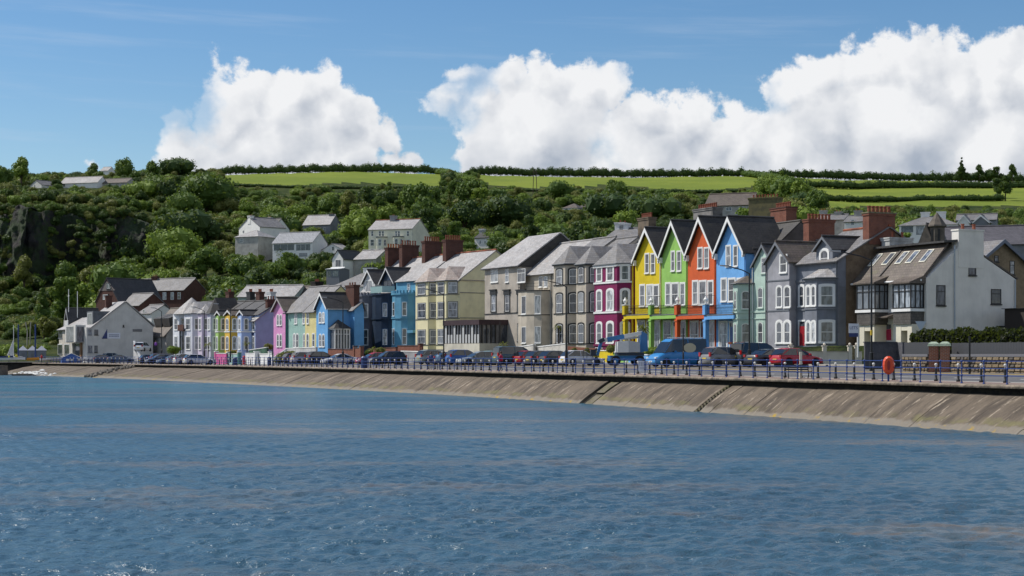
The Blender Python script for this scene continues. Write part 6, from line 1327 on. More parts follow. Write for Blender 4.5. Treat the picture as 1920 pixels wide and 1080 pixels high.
TONES = {'dark green': leaf_mat('foliage_dark', (0.036,0.072,0.018), (0.060,0.105,0.024)), 'mid green': leaf_mat('foliage_mid', (0.072,0.130,0.024), (0.115,0.185,0.030)),
         'bright green': leaf_mat('foliage_bright', (0.135,0.215,0.030), (0.205,0.285,0.040)), 'olive green': leaf_mat('foliage_olive', (0.125,0.145,0.032), (0.200,0.210,0.054))}
BARK = rough_mix('bark', [(0.09,0.07,0.05),(0.05,0.04,0.03)], 3)
def crown_mesh(name, seed, R=4.5, H=7.0, z0=2.0, lobes=14, leaves=1500, size=0.62, shape='round', m=None):
    rng = np.random.RandomState(seed); L = []
    for i in range(lobes):
        for _ in range(30):
            p = rng.uniform(-1, 1, 3)
            if np.linalg.norm(p) < 1: break
        if shape == 'conifer': f = rng.rand(); p = np.array([p[0]*(1-f)*0.9, p[1]*(1-f)*0.9, f*2-1]); r = R*(0.42*(1-f)+0.12)
        elif shape == 'tall': r = R*rng.uniform(0.35, 0.6)
        else: r = R*rng.uniform(0.30, 0.52)
        c = np.array([p[0]*R*0.68, p[1]*R*0.68, z0+H/2+p[2]*(H/2-r*0.7)]); L.append((c, r))
    V = []; Q = []; per = leaves//lobes
    for c, r in L:
        n = rng.normal(size=(per, 3)); n[:, 2] = n[:, 2]*0.9+0.25; n /= np.linalg.norm(n, axis=1)[:, None]
        rad = r*rng.uniform(0.82, 1.12, per)[:, None]; P = c+n*rad*np.array([1, 1, 0.9])
        nn = n+rng.normal(size=(per, 3))*0.55; nn /= np.linalg.norm(nn, axis=1)[:, None]
        t = np.cross(nn, rng.normal(size=(per, 3))); t /= np.linalg.norm(t, axis=1)[:, None]; b = np.cross(nn, t)
        s_ = size*rng.uniform(0.55, 1.15, per)[:, None]*0.5
        q = np.stack([P-t*s_*1.2-b*s_*0.2, P-t*s_*0.1-b*s_*0.9, P+t*s_*1.2+b*s_*0.1, P+t*s_*0.0+b*s_*0.9+nn*s_*0.3], 1)
        base = sum(len(v) for v in V); V.append(q.reshape(-1, 3)); Q.append(base+np.arange(per*4).reshape(-1, 4))
    # dark inner masses so the sky shows only through the rim
    ico = [(0,0,-1),(0.72,-0.53,-0.45),(-0.28,-0.85,-0.45),(-0.89,0,-0.45),(-0.28,0.85,-0.45),(0.72,0.53,-0.45),(0.28,-0.85,0.45),(-0.72,-0.53,0.45),(-0.72,0.53,0.45),(0.28,0.85,0.45),(0.89,0,0.45),(0,0,1)]
    tri = [(0,1,2),(1,0,5),(0,2,3),(0,3,4),(0,4,5),(1,5,10),(2,1,6),(3,2,7),(4,3,8),(5,4,9),(1,10,6),(2,6,7),(3,7,8),(4,8,9),(5,9,10),(6,10,11),(7,6,11),(8,7,11),(9,8,11),(10,9,11)]
    base = sum(len(v) for v in V); IV = []; IQ = []
    for c, r in L:
        for v in ico: IV.append(c+np.array(v)*r*0.80)
        for a, b_, c2 in tri: IQ.append((base+a, base+b_, base+c2, base+c2))
        base += 12
    V.append(np.array(IV)); me = bpy.data.meshes.new(name)
    allv = np.concatenate(V); fq = np.concatenate(Q).tolist()+[list(q[:3]) for q in IQ]
    me.from_pydata(allv.tolist(), [], fq); me.materials.append(m or TONES['mid green']); me.update(); return me
def trunk_mesh(name, seed, H=6, r=0.3, spread=2.2, limbs=4):
    rng = random.Random(seed); mb = MB(); top = (rng.uniform(-.4,.4), rng.uniform(-.4,.4), H)
    mb.tube([(0,0,-1.2), (0.05,0,H*0.35), (top[0]*0.5, top[1]*0.5, H*0.7), top], [r*1.3, r, r*0.6, r*0.25], n=6)
    for i in range(limbs):
        a = rng.uniform(0, 6.28); z = H*rng.uniform(0.3, 0.6); mb.tube([(0,0,z), (math.cos(a)*spread*0.5, math.sin(a)*spread*0.5, z+H*0.2), (math.cos(a)*spread, math.sin(a)*spread, z+H*0.4)], [r*0.5, r*0.32, r*0.12], n=5)
    return mb.mesh(name, [BARK])
CROWNS = []      # (kind, mesh, trunk mesh)
for i in range(6): CROWNS.append(('rounded', crown_mesh('crown_rounded', 10+i, 4.6, 7.5, 1.2, 15, 1500), trunk_mesh('trunk', i, 6.5)))
for i in range(4): CROWNS.append(('broad', crown_mesh('crown_broad', 30+i, 6.0, 7.0, 1.0, 20, 2100), trunk_mesh('trunk', 10+i, 6, 0.38, 3.4)))
for i in range(3): CROWNS.append(('upright', crown_mesh('crown_upright', 50+i, 2.9, 10.0, 1.0, 13, 1300, shape='tall'), trunk_mesh('trunk', 20+i, 8, 0.26, 1.4)))
for i in range(2): CROWNS.append(('conifer', crown_mesh('crown_conifer', 60+i, 2.8, 10.5, 1.0, 18, 1500, 0.5, shape='conifer'), trunk_mesh('trunk', 30+i, 9.5, 0.22, 0.8, 2)))
for i in range(3): CROWNS.append(('bushy', crown_mesh('crown_bushy', 70+i, 3.6, 4.2, -0.6, 11, 1100, 0.5), trunk_mesh('trunk', 40+i, 2.6, 0.18, 1.4)))
LAND = [(160,620,'the sailing club'),(200,560,'the brick gabled house'),(290,560,'the long brick house'),(290,625,'the dormer cottage'),(375,600,'the white turreted house'),(425,610,'the apple green bay house'),(500,548,'the long sage house'),
        (468,432,'the tall-chimneyed house'),(550,458,'the modern glazed house'),(595,428,'the grey farmhouse'),(622,468,'the white outbuilding'),(632,495,'the arched-window house'),(655,525,'the hipped white house'),(688,485,'the pale-roofed cottage'),
        (735,445,'the cream villa'),(800,465,'the brick stacks'),(905,450,'the half-hidden white house'),(958,385,'the bungalow left of the pylon'),(1003,355,'the pylon'),(1088,390,'the white bungalow in the wood'),(1030,470,'the wide stone terrace roof'),
        (1210,420,'the brown chimney stack'),(1290,400,'the green gable'),(1365,380,'the long grey-roofed house'),(1430,385,'the olive chimney block'),(1470,400,'the tall brick stack'),(1560,410,'the house with stone chimneys'),(1605,408,'the white dormered house'),
        (1655,400,'the end brick stack'),(1740,415,'the church spire'),(1830,408,'the white-edged gables'),(1880,440,'the slate hall'),(150,345,'the hilltop terrace'),(65,348,'the clifftop cottage'),(195,318,'the hilltop farmhouse'),(30,450,'the dark cliff'),(150,450,'the middle of the cliff'),(270,430,'the right end of the cliff'),
        (620,335,'the left pasture'),(860,335,'the gap between pastures'),(1150,340,'the middle pasture'),(1450,345,'the hedge junction'),(1650,375,'the lower right pasture'),(60,650,'the grey beach huts')]
used_labels = {}
def where(px, py):
    d, x, y, n = min(((math.hypot(px-a, (py-b)*1.6), a, b, c) for a, b, c in LAND))
    dx, dy = px-x, py-y
    if abs(dy) > abs(dx)*1.3: rel = 'above' if dy < 0 else 'below'
    elif abs(dx) > abs(dy)*2.2: rel = 'to the right of' if dx > 0 else 'to the left of'
    else: rel = ('above' if dy < 0 else 'below')+(' and right of' if dx > 0 else ' and left of')
    far = 'close ' if d < 28 else ('' if d < 62 else 'well ')
    return far+rel+' '+n
def add_tree(px, s, kind=None, tone=None, scale=1.0, rng=random, name='tree', zoff=0.0, group='trees on the wooded hillside'):
    ci = [c for c in CROWNS if kind is None or c[0] == kind]; kd, cme, tme = rng.choice(ci)
    tone = tone or rng.choice(['dark green']*3+['mid green']*4+['bright green']*2+['olive green']*2)
    X, Y = (px-CX)/s, F/s; z = tz(px, s)+zoff
    root = empty('conifer_tree' if kd == 'conifer' else ('bush' if kd == 'bushy' else 'tree'), (X, Y, z-0.2), rng.uniform(0, 6.28)); root.scale = (scale*rng.uniform(.9,1.1), scale*rng.uniform(.9,1.1), scale*rng.uniform(.88,1.12))
    c = place('crown', cme, root); c.material_slots[0].link = 'OBJECT'; c.material_slots[0].material = TONES[tone]; place('trunk', tme, root)
    py = HY-(z+4*scale-CZ)*s; size = 'large ' if scale > 1.25 else ('small ' if scale < 0.75 else '')
    noun = 'conifer' if kd == 'conifer' else ('bush' if kd == 'bushy' else 'tree')
    shp = '' if kd in ('conifer', 'bushy') else kd+' '
    lab = f"{size}{tone} {shp}{noun} {where(px, py)}"
    tag(root, lab, 'bush' if noun == 'bush' else 'tree', group)
    return root
# places trees must not hide: (x0, x1, top, bottom, scale of what stands there)
KEEP = [(100,290,560,680,8.6),(176,225,520,600,8.5),(228,350,524,590,8.2),(278,340,580,660,9.6),(336,480,545,660,10),(446,556,536,590,9.4),(480,600,540,660,10.5),(590,680,545,660,11),(622,690,500,560,10),(440,512,405,440,6.3),(443,484,432,452,6.6),(509,592,436,470,6.8),
        (568,622,404,430,5.9),(604,642,458,470,6.8),(614,645,470,520,7.8),(664,708,470,492,7.8),(690,792,408,474,7.4),(660,900,450,660,11),(888,914,434,466,6.9),(944,972,377,388,5.1),(1055,1122,378,394,5.2),(900,1200,455,660,13),
        (112,238,332,350,4.3),(57,95,337,352,4.3),(189,203,314,324,3.6),(1322,1410,364,402,9),(1300,1460,380,420,12),(1440,1500,385,450,14),(1525,1630,398,430,8.9),(1530,1690,392,440,14),(1686,1796,402,445,10.4),(1728,1765,396,460,13),
        (1795,1870,402,422,9),(1765,1925,426,460,12),(1190,1400,400,500,15),(1190,1240,404,450,14),(1395,1700,440,660,16),(100,185,540,600,9)]
FB = lambda px: (np.interp(px, [415,520,600,700,800,826], [343,350,347,343,348,350]) if 415 < px < 826 else np.interp(px, [900,930,1050,1150,1250,1350,1440], [338,347,352,346,355,358,345]) if 900 < px < 1445 else (386 if 1545 < px < 1960 else (349 if 1500 < px <= 1545 else 0)))
def blocked(px, s, r, h, slack=3):
    py = HY-(tz(px, s)-CZ)*s; top = py-h*s; x0, x1 = px-r*s, px+r*s
    if in_field(px, s): return True
    if FB(px) and top < FB(px)-rs.uniform(-4, 5): return True
    for a, b, y0, y1, ss in KEEP:
        if s >= ss and x1 > a+slack and x0 < b-slack and py > y0 and top < y1-6: return True
    return False
rs = random.Random(11); placed = []
def try_tree(px, s, kind, tone, scale):
    dims = {'rounded':(4.6,8.4),'broad':(6,8),'upright':(2.9,10.5),'conifer':(2.8,11),'bushy':(3.4,3.6)}[kind]
    if blocked(px, s, dims[0]*scale*0.8, dims[1]*scale): return False
    X, Y = (px-CX)/s, F/s; r = dims[0]*scale
    for (x2, y2, r2) in placed:
        if math.hypot(X-x2, (Y-y2)*0.8) < (r+r2)*0.58: return False
    placed.append((X, Y, r)); add_tree(px, s, kind, tone, scale, rs); return True
n = 0
# the ones the photo makes stand out
for args in ((333,3.75,'broad','dark green',1.45),(385,5.2,'broad','mid green',1.9),(232,4.0,'rounded','mid green',1.3),(175,4.0,'upright','mid green',0.9),(360,6.0,'broad','dark green',1.9),(330,6.3,'broad','bright green',1.5),(225,6.8,'broad','mid green',1.4),(300,7.0,'broad','bright green',1.0),
             (385,6.9,'rounded','mid green',1.3),(455,7.4,'rounded','mid green',1.2),(530,5.9,'broad','mid green',1.2),(1010,9.0,'broad','olive green',0.95),(1060,9.2,'rounded','mid green',0.9),(1100,9.4,'rounded','mid green',0.7),(985,8.9,'bushy','bright green',1.0),
             (845,8.6,'broad','olive green',0.85),(1480,5.2,'broad','mid green',1.4),(1440,4.9,'broad','bright green',1.1),(1050,4.9,'broad','mid green',1.2),(1155,5.0,'rounded','mid green',1.2),(780,5.6,'rounded','mid green',1.5),(640,9.2,'bushy','bright green',1.0),(700,9.6,'bushy','bright green',0.8),
             (945,6.3,'broad','dark green',1.5),(1150,6.6,'broad','dark green',1.5),(870,6.4,'rounded','dark green',1.4),(1230,7,'broad','dark green',1.3),(45,6.4,'upright','olive green',1.1),(880,5.2,'rounded','mid green',1.5),(1885,4.6,'upright','dark green',1.1),(1870,4.5,'upright','dark green',0.9)):
    X, Y = (args[0]-CX)/args[1], F/args[1]; placed.append((X, Y, 4.5*args[4])); add_tree(*args[:2], args[2], args[3], args[4], rs); n += 1
tries = 0
while n < 292 and tries < 14000:
    tries += 1; px = rs.uniform(-30, 1950); s = math.exp(rs.uniform(math.log(3.6), math.log(10.5)))
    if s > sfac(px)*0.93: continue
    if px < 290 and 5.72 < s < 5.95: continue
    if rs.random() < 0.5 and s > 7.5: continue
    k = rs.choices(['rounded','broad','upright','conifer','bushy'], [8,4,3,1,5])[0]
    tone = None; v = mnoise.noise(Vector((px*0.012, s*1.1, 0)))+rs.uniform(-0.25, 0.25)
    tone = 'dark green' if v < -0.28 else 'mid green' if v < 0.02 else 'olive green' if v < 0.16 else 'bright green'
    if try_tree(px, s, k, tone, rs.uniform(0.6, 1.25) if s > 4.4 else rs.uniform(0.5, 0.8)): n += 1
print('trees', n, tries)
# skyline conifers
for px, k, sc_, yt in ((1803,'upright',0.95,0),(1795,'rounded',0.55,0),(1811,'rounded',0.6,0),(1836,'upright',0.85,0),(1868,'upright',0.85,0),(1877,'rounded',0.6,0),(1854,'rounded',0.8,0),(1826,'rounded',0.55,0),(1898,'upright',1.0,0),(1803,'conifer',1.15,0)):
    add_tree(px, 3.52, k, 'dark green', sc_*0.95, rs, group='trees on the wooded hillside')

# scrub and the wood beyond the counted trees: one mass
def woodland(name, label, cat, pts, sizes, tones):
    src = [c for c in bpy.data.objects if c.name.startswith('crown') and c.parent and c.type == 'MESH']
    pick = []
    for tn in tones:
        for kd in ('crown_bushy', 'crown_rounded', 'crown_broad'):
            cand = [c for c in src if c.material_slots[0].material == TONES[tn] and c.data.name.startswith(kd)]
            if cand: pick.append(cand[0])
    me = bpy.data.meshes.new(name); me.from_pydata(pts, [], []); at = me.attributes.new('size', 'FLOAT', 'POINT'); at.data.foreach_set('value', sizes)
    o = place(name, me); ng = bpy.data.node_groups.new('scatter_'+name, 'GeometryNodeTree')
    ng.interface.new_socket('Geometry', in_out='INPUT', socket_type='NodeSocketGeometry'); ng.interface.new_socket('Geometry', in_out='OUTPUT', socket_type='NodeSocketGeometry')
    gi = ng.nodes.new('NodeGroupInput'); go = ng.nodes.new('NodeGroupOutput'); ip = ng.nodes.new('GeometryNodeInstanceOnPoints'); gt = ng.nodes.new('GeometryNodeGeometryToInstance')
    for c in pick:
        oi = ng.nodes.new('GeometryNodeObjectInfo'); oi.inputs['Object'].default_value = c; oi.transform_space = 'ORIGINAL'; oi.inputs['As Instance'].default_value = True
        ng.links.new(oi.outputs['Geometry'], gt.inputs[0])
    ng.links.new(gi.outputs[0], ip.inputs['Points']); ng.links.new(gt.outputs[0], ip.inputs['Instance']); ip.inputs['Pick Instance'].default_value = True
    rv = ng.nodes.new('FunctionNodeRandomValue'); rv.data_type = 'FLOAT_VECTOR'; rv.inputs[1].default_value = (0.2, 0.2, 6.28); rv.inputs[0].default_value = (-0.2, -0.2, 0)
    ng.links.new(rv.outputs[0], ip.inputs['Rotation'])
    na = ng.nodes.new('GeometryNodeInputNamedAttribute'); na.data_type = 'FLOAT'; na.inputs['Name'].default_value = 'size'; ng.links.new(na.outputs[0], ip.inputs['Scale'])
    ng.links.new(ip.outputs[0], go.inputs[0]); md = o.modifiers.new('scatter', 'NODES'); md.node_group = ng
    tag(o, label, cat, kind='stuff'); return o
pts, sizes = [], []
for _ in range(26000):
    px = rs.uniform(-120, 2040); s = math.exp(rs.uniform(math.log(3.5), math.log(11.5)))
    if rs.random() > (5.5/s)**1.2: continue
    if s > sfac(px)*0.93: continue
    if px < 300 and 5.60 < s < 5.98 and rs.random() < 0.75: continue
    k = rs.uniform(0.28, 0.62) if s < 8 else rs.uniform(0.2, 0.42)
    if blocked(px, s, 3.0*k, 8.0*k, 1): continue
    pts.append(((px-CX)/s, F/s, tz(px, s)-0.8*k)); sizes.append(k)
    if len(pts) > 4300: break
print('scrub', len(pts))
woodland('woodland_scrub', 'dense green scrub and woodland covering the hillside between the trees', 'woodland', pts, sizes, list(TONES))

# hedges on the pastures: one thing per line
def hedge_line(name, label, P, h, w, seed, trunks=True, step=1.0, tone='dark green', leaf=0.5, base=0.0, gap=0.0, lift=0.0):
    """P: list of (px, s); leafy mass with separate stems below"""
    core = MB(); rng = np.random.RandomState(seed); wp = [Vector(((a-CX)/s, F/s)) for a, s in P]; V = []; Q = []; mb = MB(); b0 = 0
    for (a, s0), (b, s1), p0, p1 in zip(P, P[1:], wp, wp[1:]):
        L = (p1-p0).length; nseg = max(1, int(L/step))
        for i in range(nseg):
            f = (i+rng.rand()*0.6)/nseg; p = p0.lerp(p1, f); z = tz(CX+F*p.x/p.y, F/p.y)+lift
            if rng.rand() < gap: continue
            hh = h*rng.uniform(0.75, 1.2); c = np.array([p.x, p.y, z+hh*0.48+(hh*0.04 if trunks else 0)]); R = np.array([step*1.35, w*0.5, hh*(0.50 if trunks else 0.55)])*rng.uniform(0.85, 1.15)
            m_ = int(95*step); nrm = rng.normal(size=(m_, 3)); nrm /= np.linalg.norm(nrm, axis=1)[:, None]; pp_ = c+nrm*R*rng.uniform(0.75, 1.08, (m_, 1))
            t = np.cross(nrm+rng.normal(size=(m_, 3))*0.6, rng.normal(size=(m_, 3))); t /= np.linalg.norm(t, axis=1)[:, None]; bb = np.cross(nrm, t); s_ = leaf*rng.uniform(.5, 1.1, (m_, 1))
            q_ = np.stack([pp_-t*s_, pp_-bb*s_*0.7, pp_+t*s_, pp_+bb*s_*0.7], 1); V.append(q_.reshape(-1, 3)); Q.append(b0+np.arange(m_*4).reshape(-1, 4)); b0 += m_*4
            kr = R*0.72; core.lathe([(0.2, -kr[2]), (kr[0]*1.1, -kr[2]*0.5), (kr[0]*1.15, kr[2]*0.3), (0.2, kr[2]*0.95)], tuple(c), 6)
            if trunks and i % 2 == 0: mb.tube([(p.x, p.y, z-0.5), (p.x+rng.uniform(-.3,.3), p.y, z+hh*0.6)], 0.16, n=4)
    root = empty(name, (0, 0, 0)); tag(root, label, 'hedge', 'hedge lines along the pastures'); o = place('crown', np_mesh('hedge_crown', np.concatenate(V), np.concatenate(Q), TONES[tone]), root)
    o3 = core.build('inner_growth', [TONES[tone]], root); o3['kind'] = 'stuff'
    if trunks: o2 = mb.build('stems', [BARK], root); o2['kind'] = 'stuff'
    return root
hedge_line('hedgerow', 'long dark skyline hedge of stemmed thorn trees above the left pasture', [(410,3.50),(600,3.49),(822,3.49)], 4.6, 4.0, 1, step=1.5)
hedge_line('hedgerow', 'dark skyline hedge of stemmed thorn trees above the middle pasture', [(885,3.50),(1150,3.49),(1400,3.49)], 4.8, 4.2, 2, step=1.5)
hedge_line('hedgerow', 'skyline hedge with daylight between its stems above the right pastures', [(1445,3.50),(1650,3.49),(1800,3.49),(1960,3.49)], 4.8, 3.8, 3, step=1.5, gap=0.02)
hedge_line('hedgerow', 'thick dark hedge crossing between the two right-hand pastures', [(1500,4.02),(1600,4.0),(1750,3.92),(1960,3.84)], 3.4, 3.5, 4, trunks=False, step=1.8)
hedge_line('hedgerow', 'dense rounded hedge in the gap between left and middle pastures', [(824,3.5),(850,3.7),(885,3.9),(905,4.2)], 3.0, 5.0, 5, trunks=False, step=1.8, tone='mid green')
hedge_line('hedgerow', 'hedge running down the slope between the middle and right pastures', [(1395,3.5),(1430,3.62),(1470,3.8),(1505,4.1)], 3.2, 5, 6, trunks=False, step=1.8, tone='mid green')
hedge_line('hedgerow', 'ragged dark hedge along the skyline left of the pastures', [(0,3.42),(120,3.42),(260,3.43),(400,3.5)], 3.0, 4, 7, trunks=False, step=2.2, gap=0.15)
hedge_line('hedgerow', 'dark hedge along the lower edge of the middle pasture', [(930,4.3),(1060,4.34),(1200,4.42),(1350,4.5),(1440,4.4)], 1.3, 3.5, 8, trunks=False, step=1.8)
hedge_line('hedgerow', 'dark hedge along the lower edge of the left pasture', [(420,4.08),(520,4.13),(640,4.15),(740,4.18),(826,4.2)], 1.2, 3.5, 9, trunks=False, step=1.8)
hedge_line('hedgerow', 'hedge along the bottom of the lower right pasture', [(1545,4.75),(1700,4.7),(1880,4.6)], 2.2, 3.5, 10, trunks=False, step=1.8)
# pylon
r = empty('pylon', W(1003, 0, 4.6).xy.to_3d()+Vector((0, 0, tz(1003, 4.6)))); tag(r, 'double wooden electricity pole standing against the middle pasture', 'pole')
for dx in (-0.9, 0.9): mb = MB(); mb.tube([(dx, 0, -1), (dx*0.5, 0, 11.5)], 0.14, n=5); mb.build('pole', BARK, r)
mb = MB(); mb.box(-1.3, 1.3, -0.08, 0.08, 9.9, 10.1); mb.build('crossarm', BARK, r)
# ------------------------------------------------------------------ promenade railing
RAILBLUE = plain('railing_blue', (0.010,0.042,0.19), 0.5, 0.0, 0.5); BOLL = plain('bollard_black', (0.015,0.015,0.016), 0.45); BW = plain('bollard_white', (0.6,0.6,0.58), 0.5)
RR = empty('railing', (0, 0, 0)); tag(RR, 'long blue three-bar promenade railing on top of the sea wall', 'railing')
mb = MB(); mb.tube([(0,0,0),(0,0,1.10)], 0.030, n=6)
for z in (0.40, 0.75, 1.10): mb.lathe([(0.03,-0.06),(0.062,-0.03),(0.062,0.03),(0.03,0.06)], (0,0,z), 6)
mb.lathe([(0.07,0),(0.07,0.04),(0.035,0.06)], (0,0,0), 6); pm = mb.mesh('railing_post', [RAILBLUE])
a = 0.9; posts = []
while a < LEN-30:
    x, y = edge(a, 0.25); place('post', pm, RR, (float(x), float(y), DECK+0.03)); posts.append(a); a += 1.8
for z in (0.40, 0.75, 1.10):
    mb = MB(); mb.tube([(*[float(c) for c in edge(a, 0.25)], DECK+0.03+z) for a in posts], 0.021, n=5); mb.build('rail', [RAILBLUE], RR)
# bollards
BZ = [(100,'at the boats'),(150,'by the blue tent'),(280,'below the clubhouse gable'),(335,'before the dormer cottage'),(383,'before the turreted white house'),(403,'before the pale lilac bays'),(426,'before the pink garden wall'),(450,'before the sea green wall'),(478,'by the red pillar bin'),(515,'before the white gates'),(545,'before the pink gable'),(592,'before the mint and yellow cottages'),
      (625,'before the vivid blue gable'),(672,'before the glazed blue porch'),(706,'before the storm grey house'),(743,'before the navy house'),(788,'before the azure house'),(830,'before the cream house'),(900,'before the conservatory'),(950,'by the walker in crimson'),(1000,'before the broad stone house'),(1050,'before the rounded stone bay'),(1091,'before the first black-edged bays'),(1131,'before the second black-edged bays'),(1188,'before the boom lift'),
      (1240,'before the yellow gable'),(1290,'before the green gable'),(1343,'before the orange gable'),(1399,'before the sky blue gable'),(1450,'before the mint house'),(1495,'before the red hatchback'),(1545,'just right of the bench'),(1600,'before the cream garden wall'),(1650,'before the slate grey enclosure'),(1700,'by the orange lifebuoy'),(1790,'before the brick gate piers'),(1860,'before the long stone wall'),(9999,'at the far right of the long stone wall')]
bcount = {}
def bwhere(px):
    for lim, t_ in BZ:
        if px < lim: return ' '+t_
    return ' at the far right'
mb = MB(); mb.lathe([(0.11,0),(0.11,0.12),(0.075,0.16),(0.06,0.62),(0.07,0.66),(0.06,0.70),(0.055,0.80)], (0,0,0), 8); bodym = mb.mesh('bollard_body', [BOLL], True)
mb = MB(); mb.lathe([(0.057,0.80),(0.057,0.86),(0.08,0.90),(0.08,0.95),(0.04,0.99)], (0,0,0), 8); capw = mb.mesh('bollard_cap', [BW], True)
a = 3.0; k = 0
ORD = [w+' from the left' for w in 'first second third fourth fifth sixth seventh eighth ninth tenth eleventh twelfth thirteenth fourteenth fifteenth sixteenth seventeenth eighteenth nineteenth twentieth'.split()]
ORD += ['twenty-'+w for w in ORD[:9]]+['thirtieth from the left']*20
while a < LEN-40:
    x, y = edge(a, 3.45)
    if CX+F*float(x)/float(y) > 1990 or y < 5: break
    r = empty('bollard', (float(x), float(y), DECK)); place('body', bodym, r); place('cap', capw, r)
    bpx = CX+F*float(x)/float(y); w_ = bwhere(bpx); bcount[w_] = bcount.get(w_, 0)+1
    tag(r, 'white-capped black bollard'+w_+', '+ORD[bcount[w_]-1], 'bollard', 'bollards along the promenade kerb'); a += 2.05; k += 1

# ------------------------------------------------------------------ cars
TYRE = plain('tyre', (0.012,0.012,0.013), 0.85); RIM = plain('alloy_rim', (0.35,0.36,0.38), 0.35, 0.8); CGL = plain('car_glass', (0.012,0.015,0.018), 0.06, 0.0, 0.9); TAIL = plain('tail_lamp', (0.35,0.01,0.012), 0.2); HEADL = plain('head_lamp', (0.6,0.62,0.65), 0.12); TRIMB = plain('car_trim', (0.02,0.02,0.021), 0.6)
PLATEY = plain('number_plate_yellow', (0.62,0.45,0.05), 0.5); PLATEW = plain('number_plate_white', (0.65,0.65,0.65), 0.5)
def cpaint(n, c): return plain('car_paint_'+n, c, 0.35, 0.0, 0.4, 0.35)
# profile stations: (x from rear 0..1, belt z, roof z or None)   lengths in metres
STY = {
 'hatch': dict(L=4.15, Wd=1.76, H=1.47, body=[(0,.62),(.015,.86),(.05,.95),(.3,.95),(.6,.93),(.72,.90),(.86,.80),(.965,.66),(1,.5)], roof=[(.03,.93),(.12,1.38),(.25,1.47),(.48,1.45),(.60,1.28),(.735,.905)]),
 'saloon': dict(L=4.6, Wd=1.80, H=1.42, body=[(0,.60),(.01,.90),(.04,.97),(.16,.98),(.3,.95),(.6,.93),(.74,.88),(.88,.78),(.97,.64),(1,.5)], roof=[(.13,.97),(.27,1.33),(.38,1.42),(.52,1.40),(.62,1.24),(.75,.885)]),
 'suv': dict(L=4.45, Wd=1.84, H=1.66, body=[(0,.70),(.012,1.0),(.04,1.08),(.3,1.06),(.6,1.04),(.74,1.02),(.9,.92),(.975,.75),(1,.6)], roof=[(.02,1.06),(.09,1.56),(.2,1.66),(.5,1.64),(.6,1.46),(.72,1.03)]),
 'estate': dict(L=4.7, Wd=1.80, H=1.50, body=[(0,.65),(.01,.93),(.04,.98),(.3,.96),(.6,.93),(.74,.88),(.88,.79),(.97,.65),(1,.5)], roof=[(.02,.97),(.10,1.44),(.2,1.50),(.5,1.47),(.61,1.28),(.73,.89)]),
 'mpv': dict(L=4.9, Wd=1.90, H=1.95, body=[(0,.75),(.01,1.1),(.03,1.18),(.4,1.16),(.72,1.12),(.84,1.06),(.93,.92),(.985,.75),(1,.6)], roof=[(.012,1.17),(.04,1.85),(.12,1.95),(.58,1.92),(.68,1.7),(.82,1.08)]),
 'van': dict(L=5.5, Wd=2.0, H=2.45, body=[(0,.75),(.005,1.25),(.02,1.32),(.5,1.32),(.76,1.28),(.84,1.20),(.93,1.02),(.985,.8),(1,.6)], roof=[(.006,1.31),(.015,2.36),(.06,2.45),(.66,2.40),(.74,2.15),(.85,1.22)])}
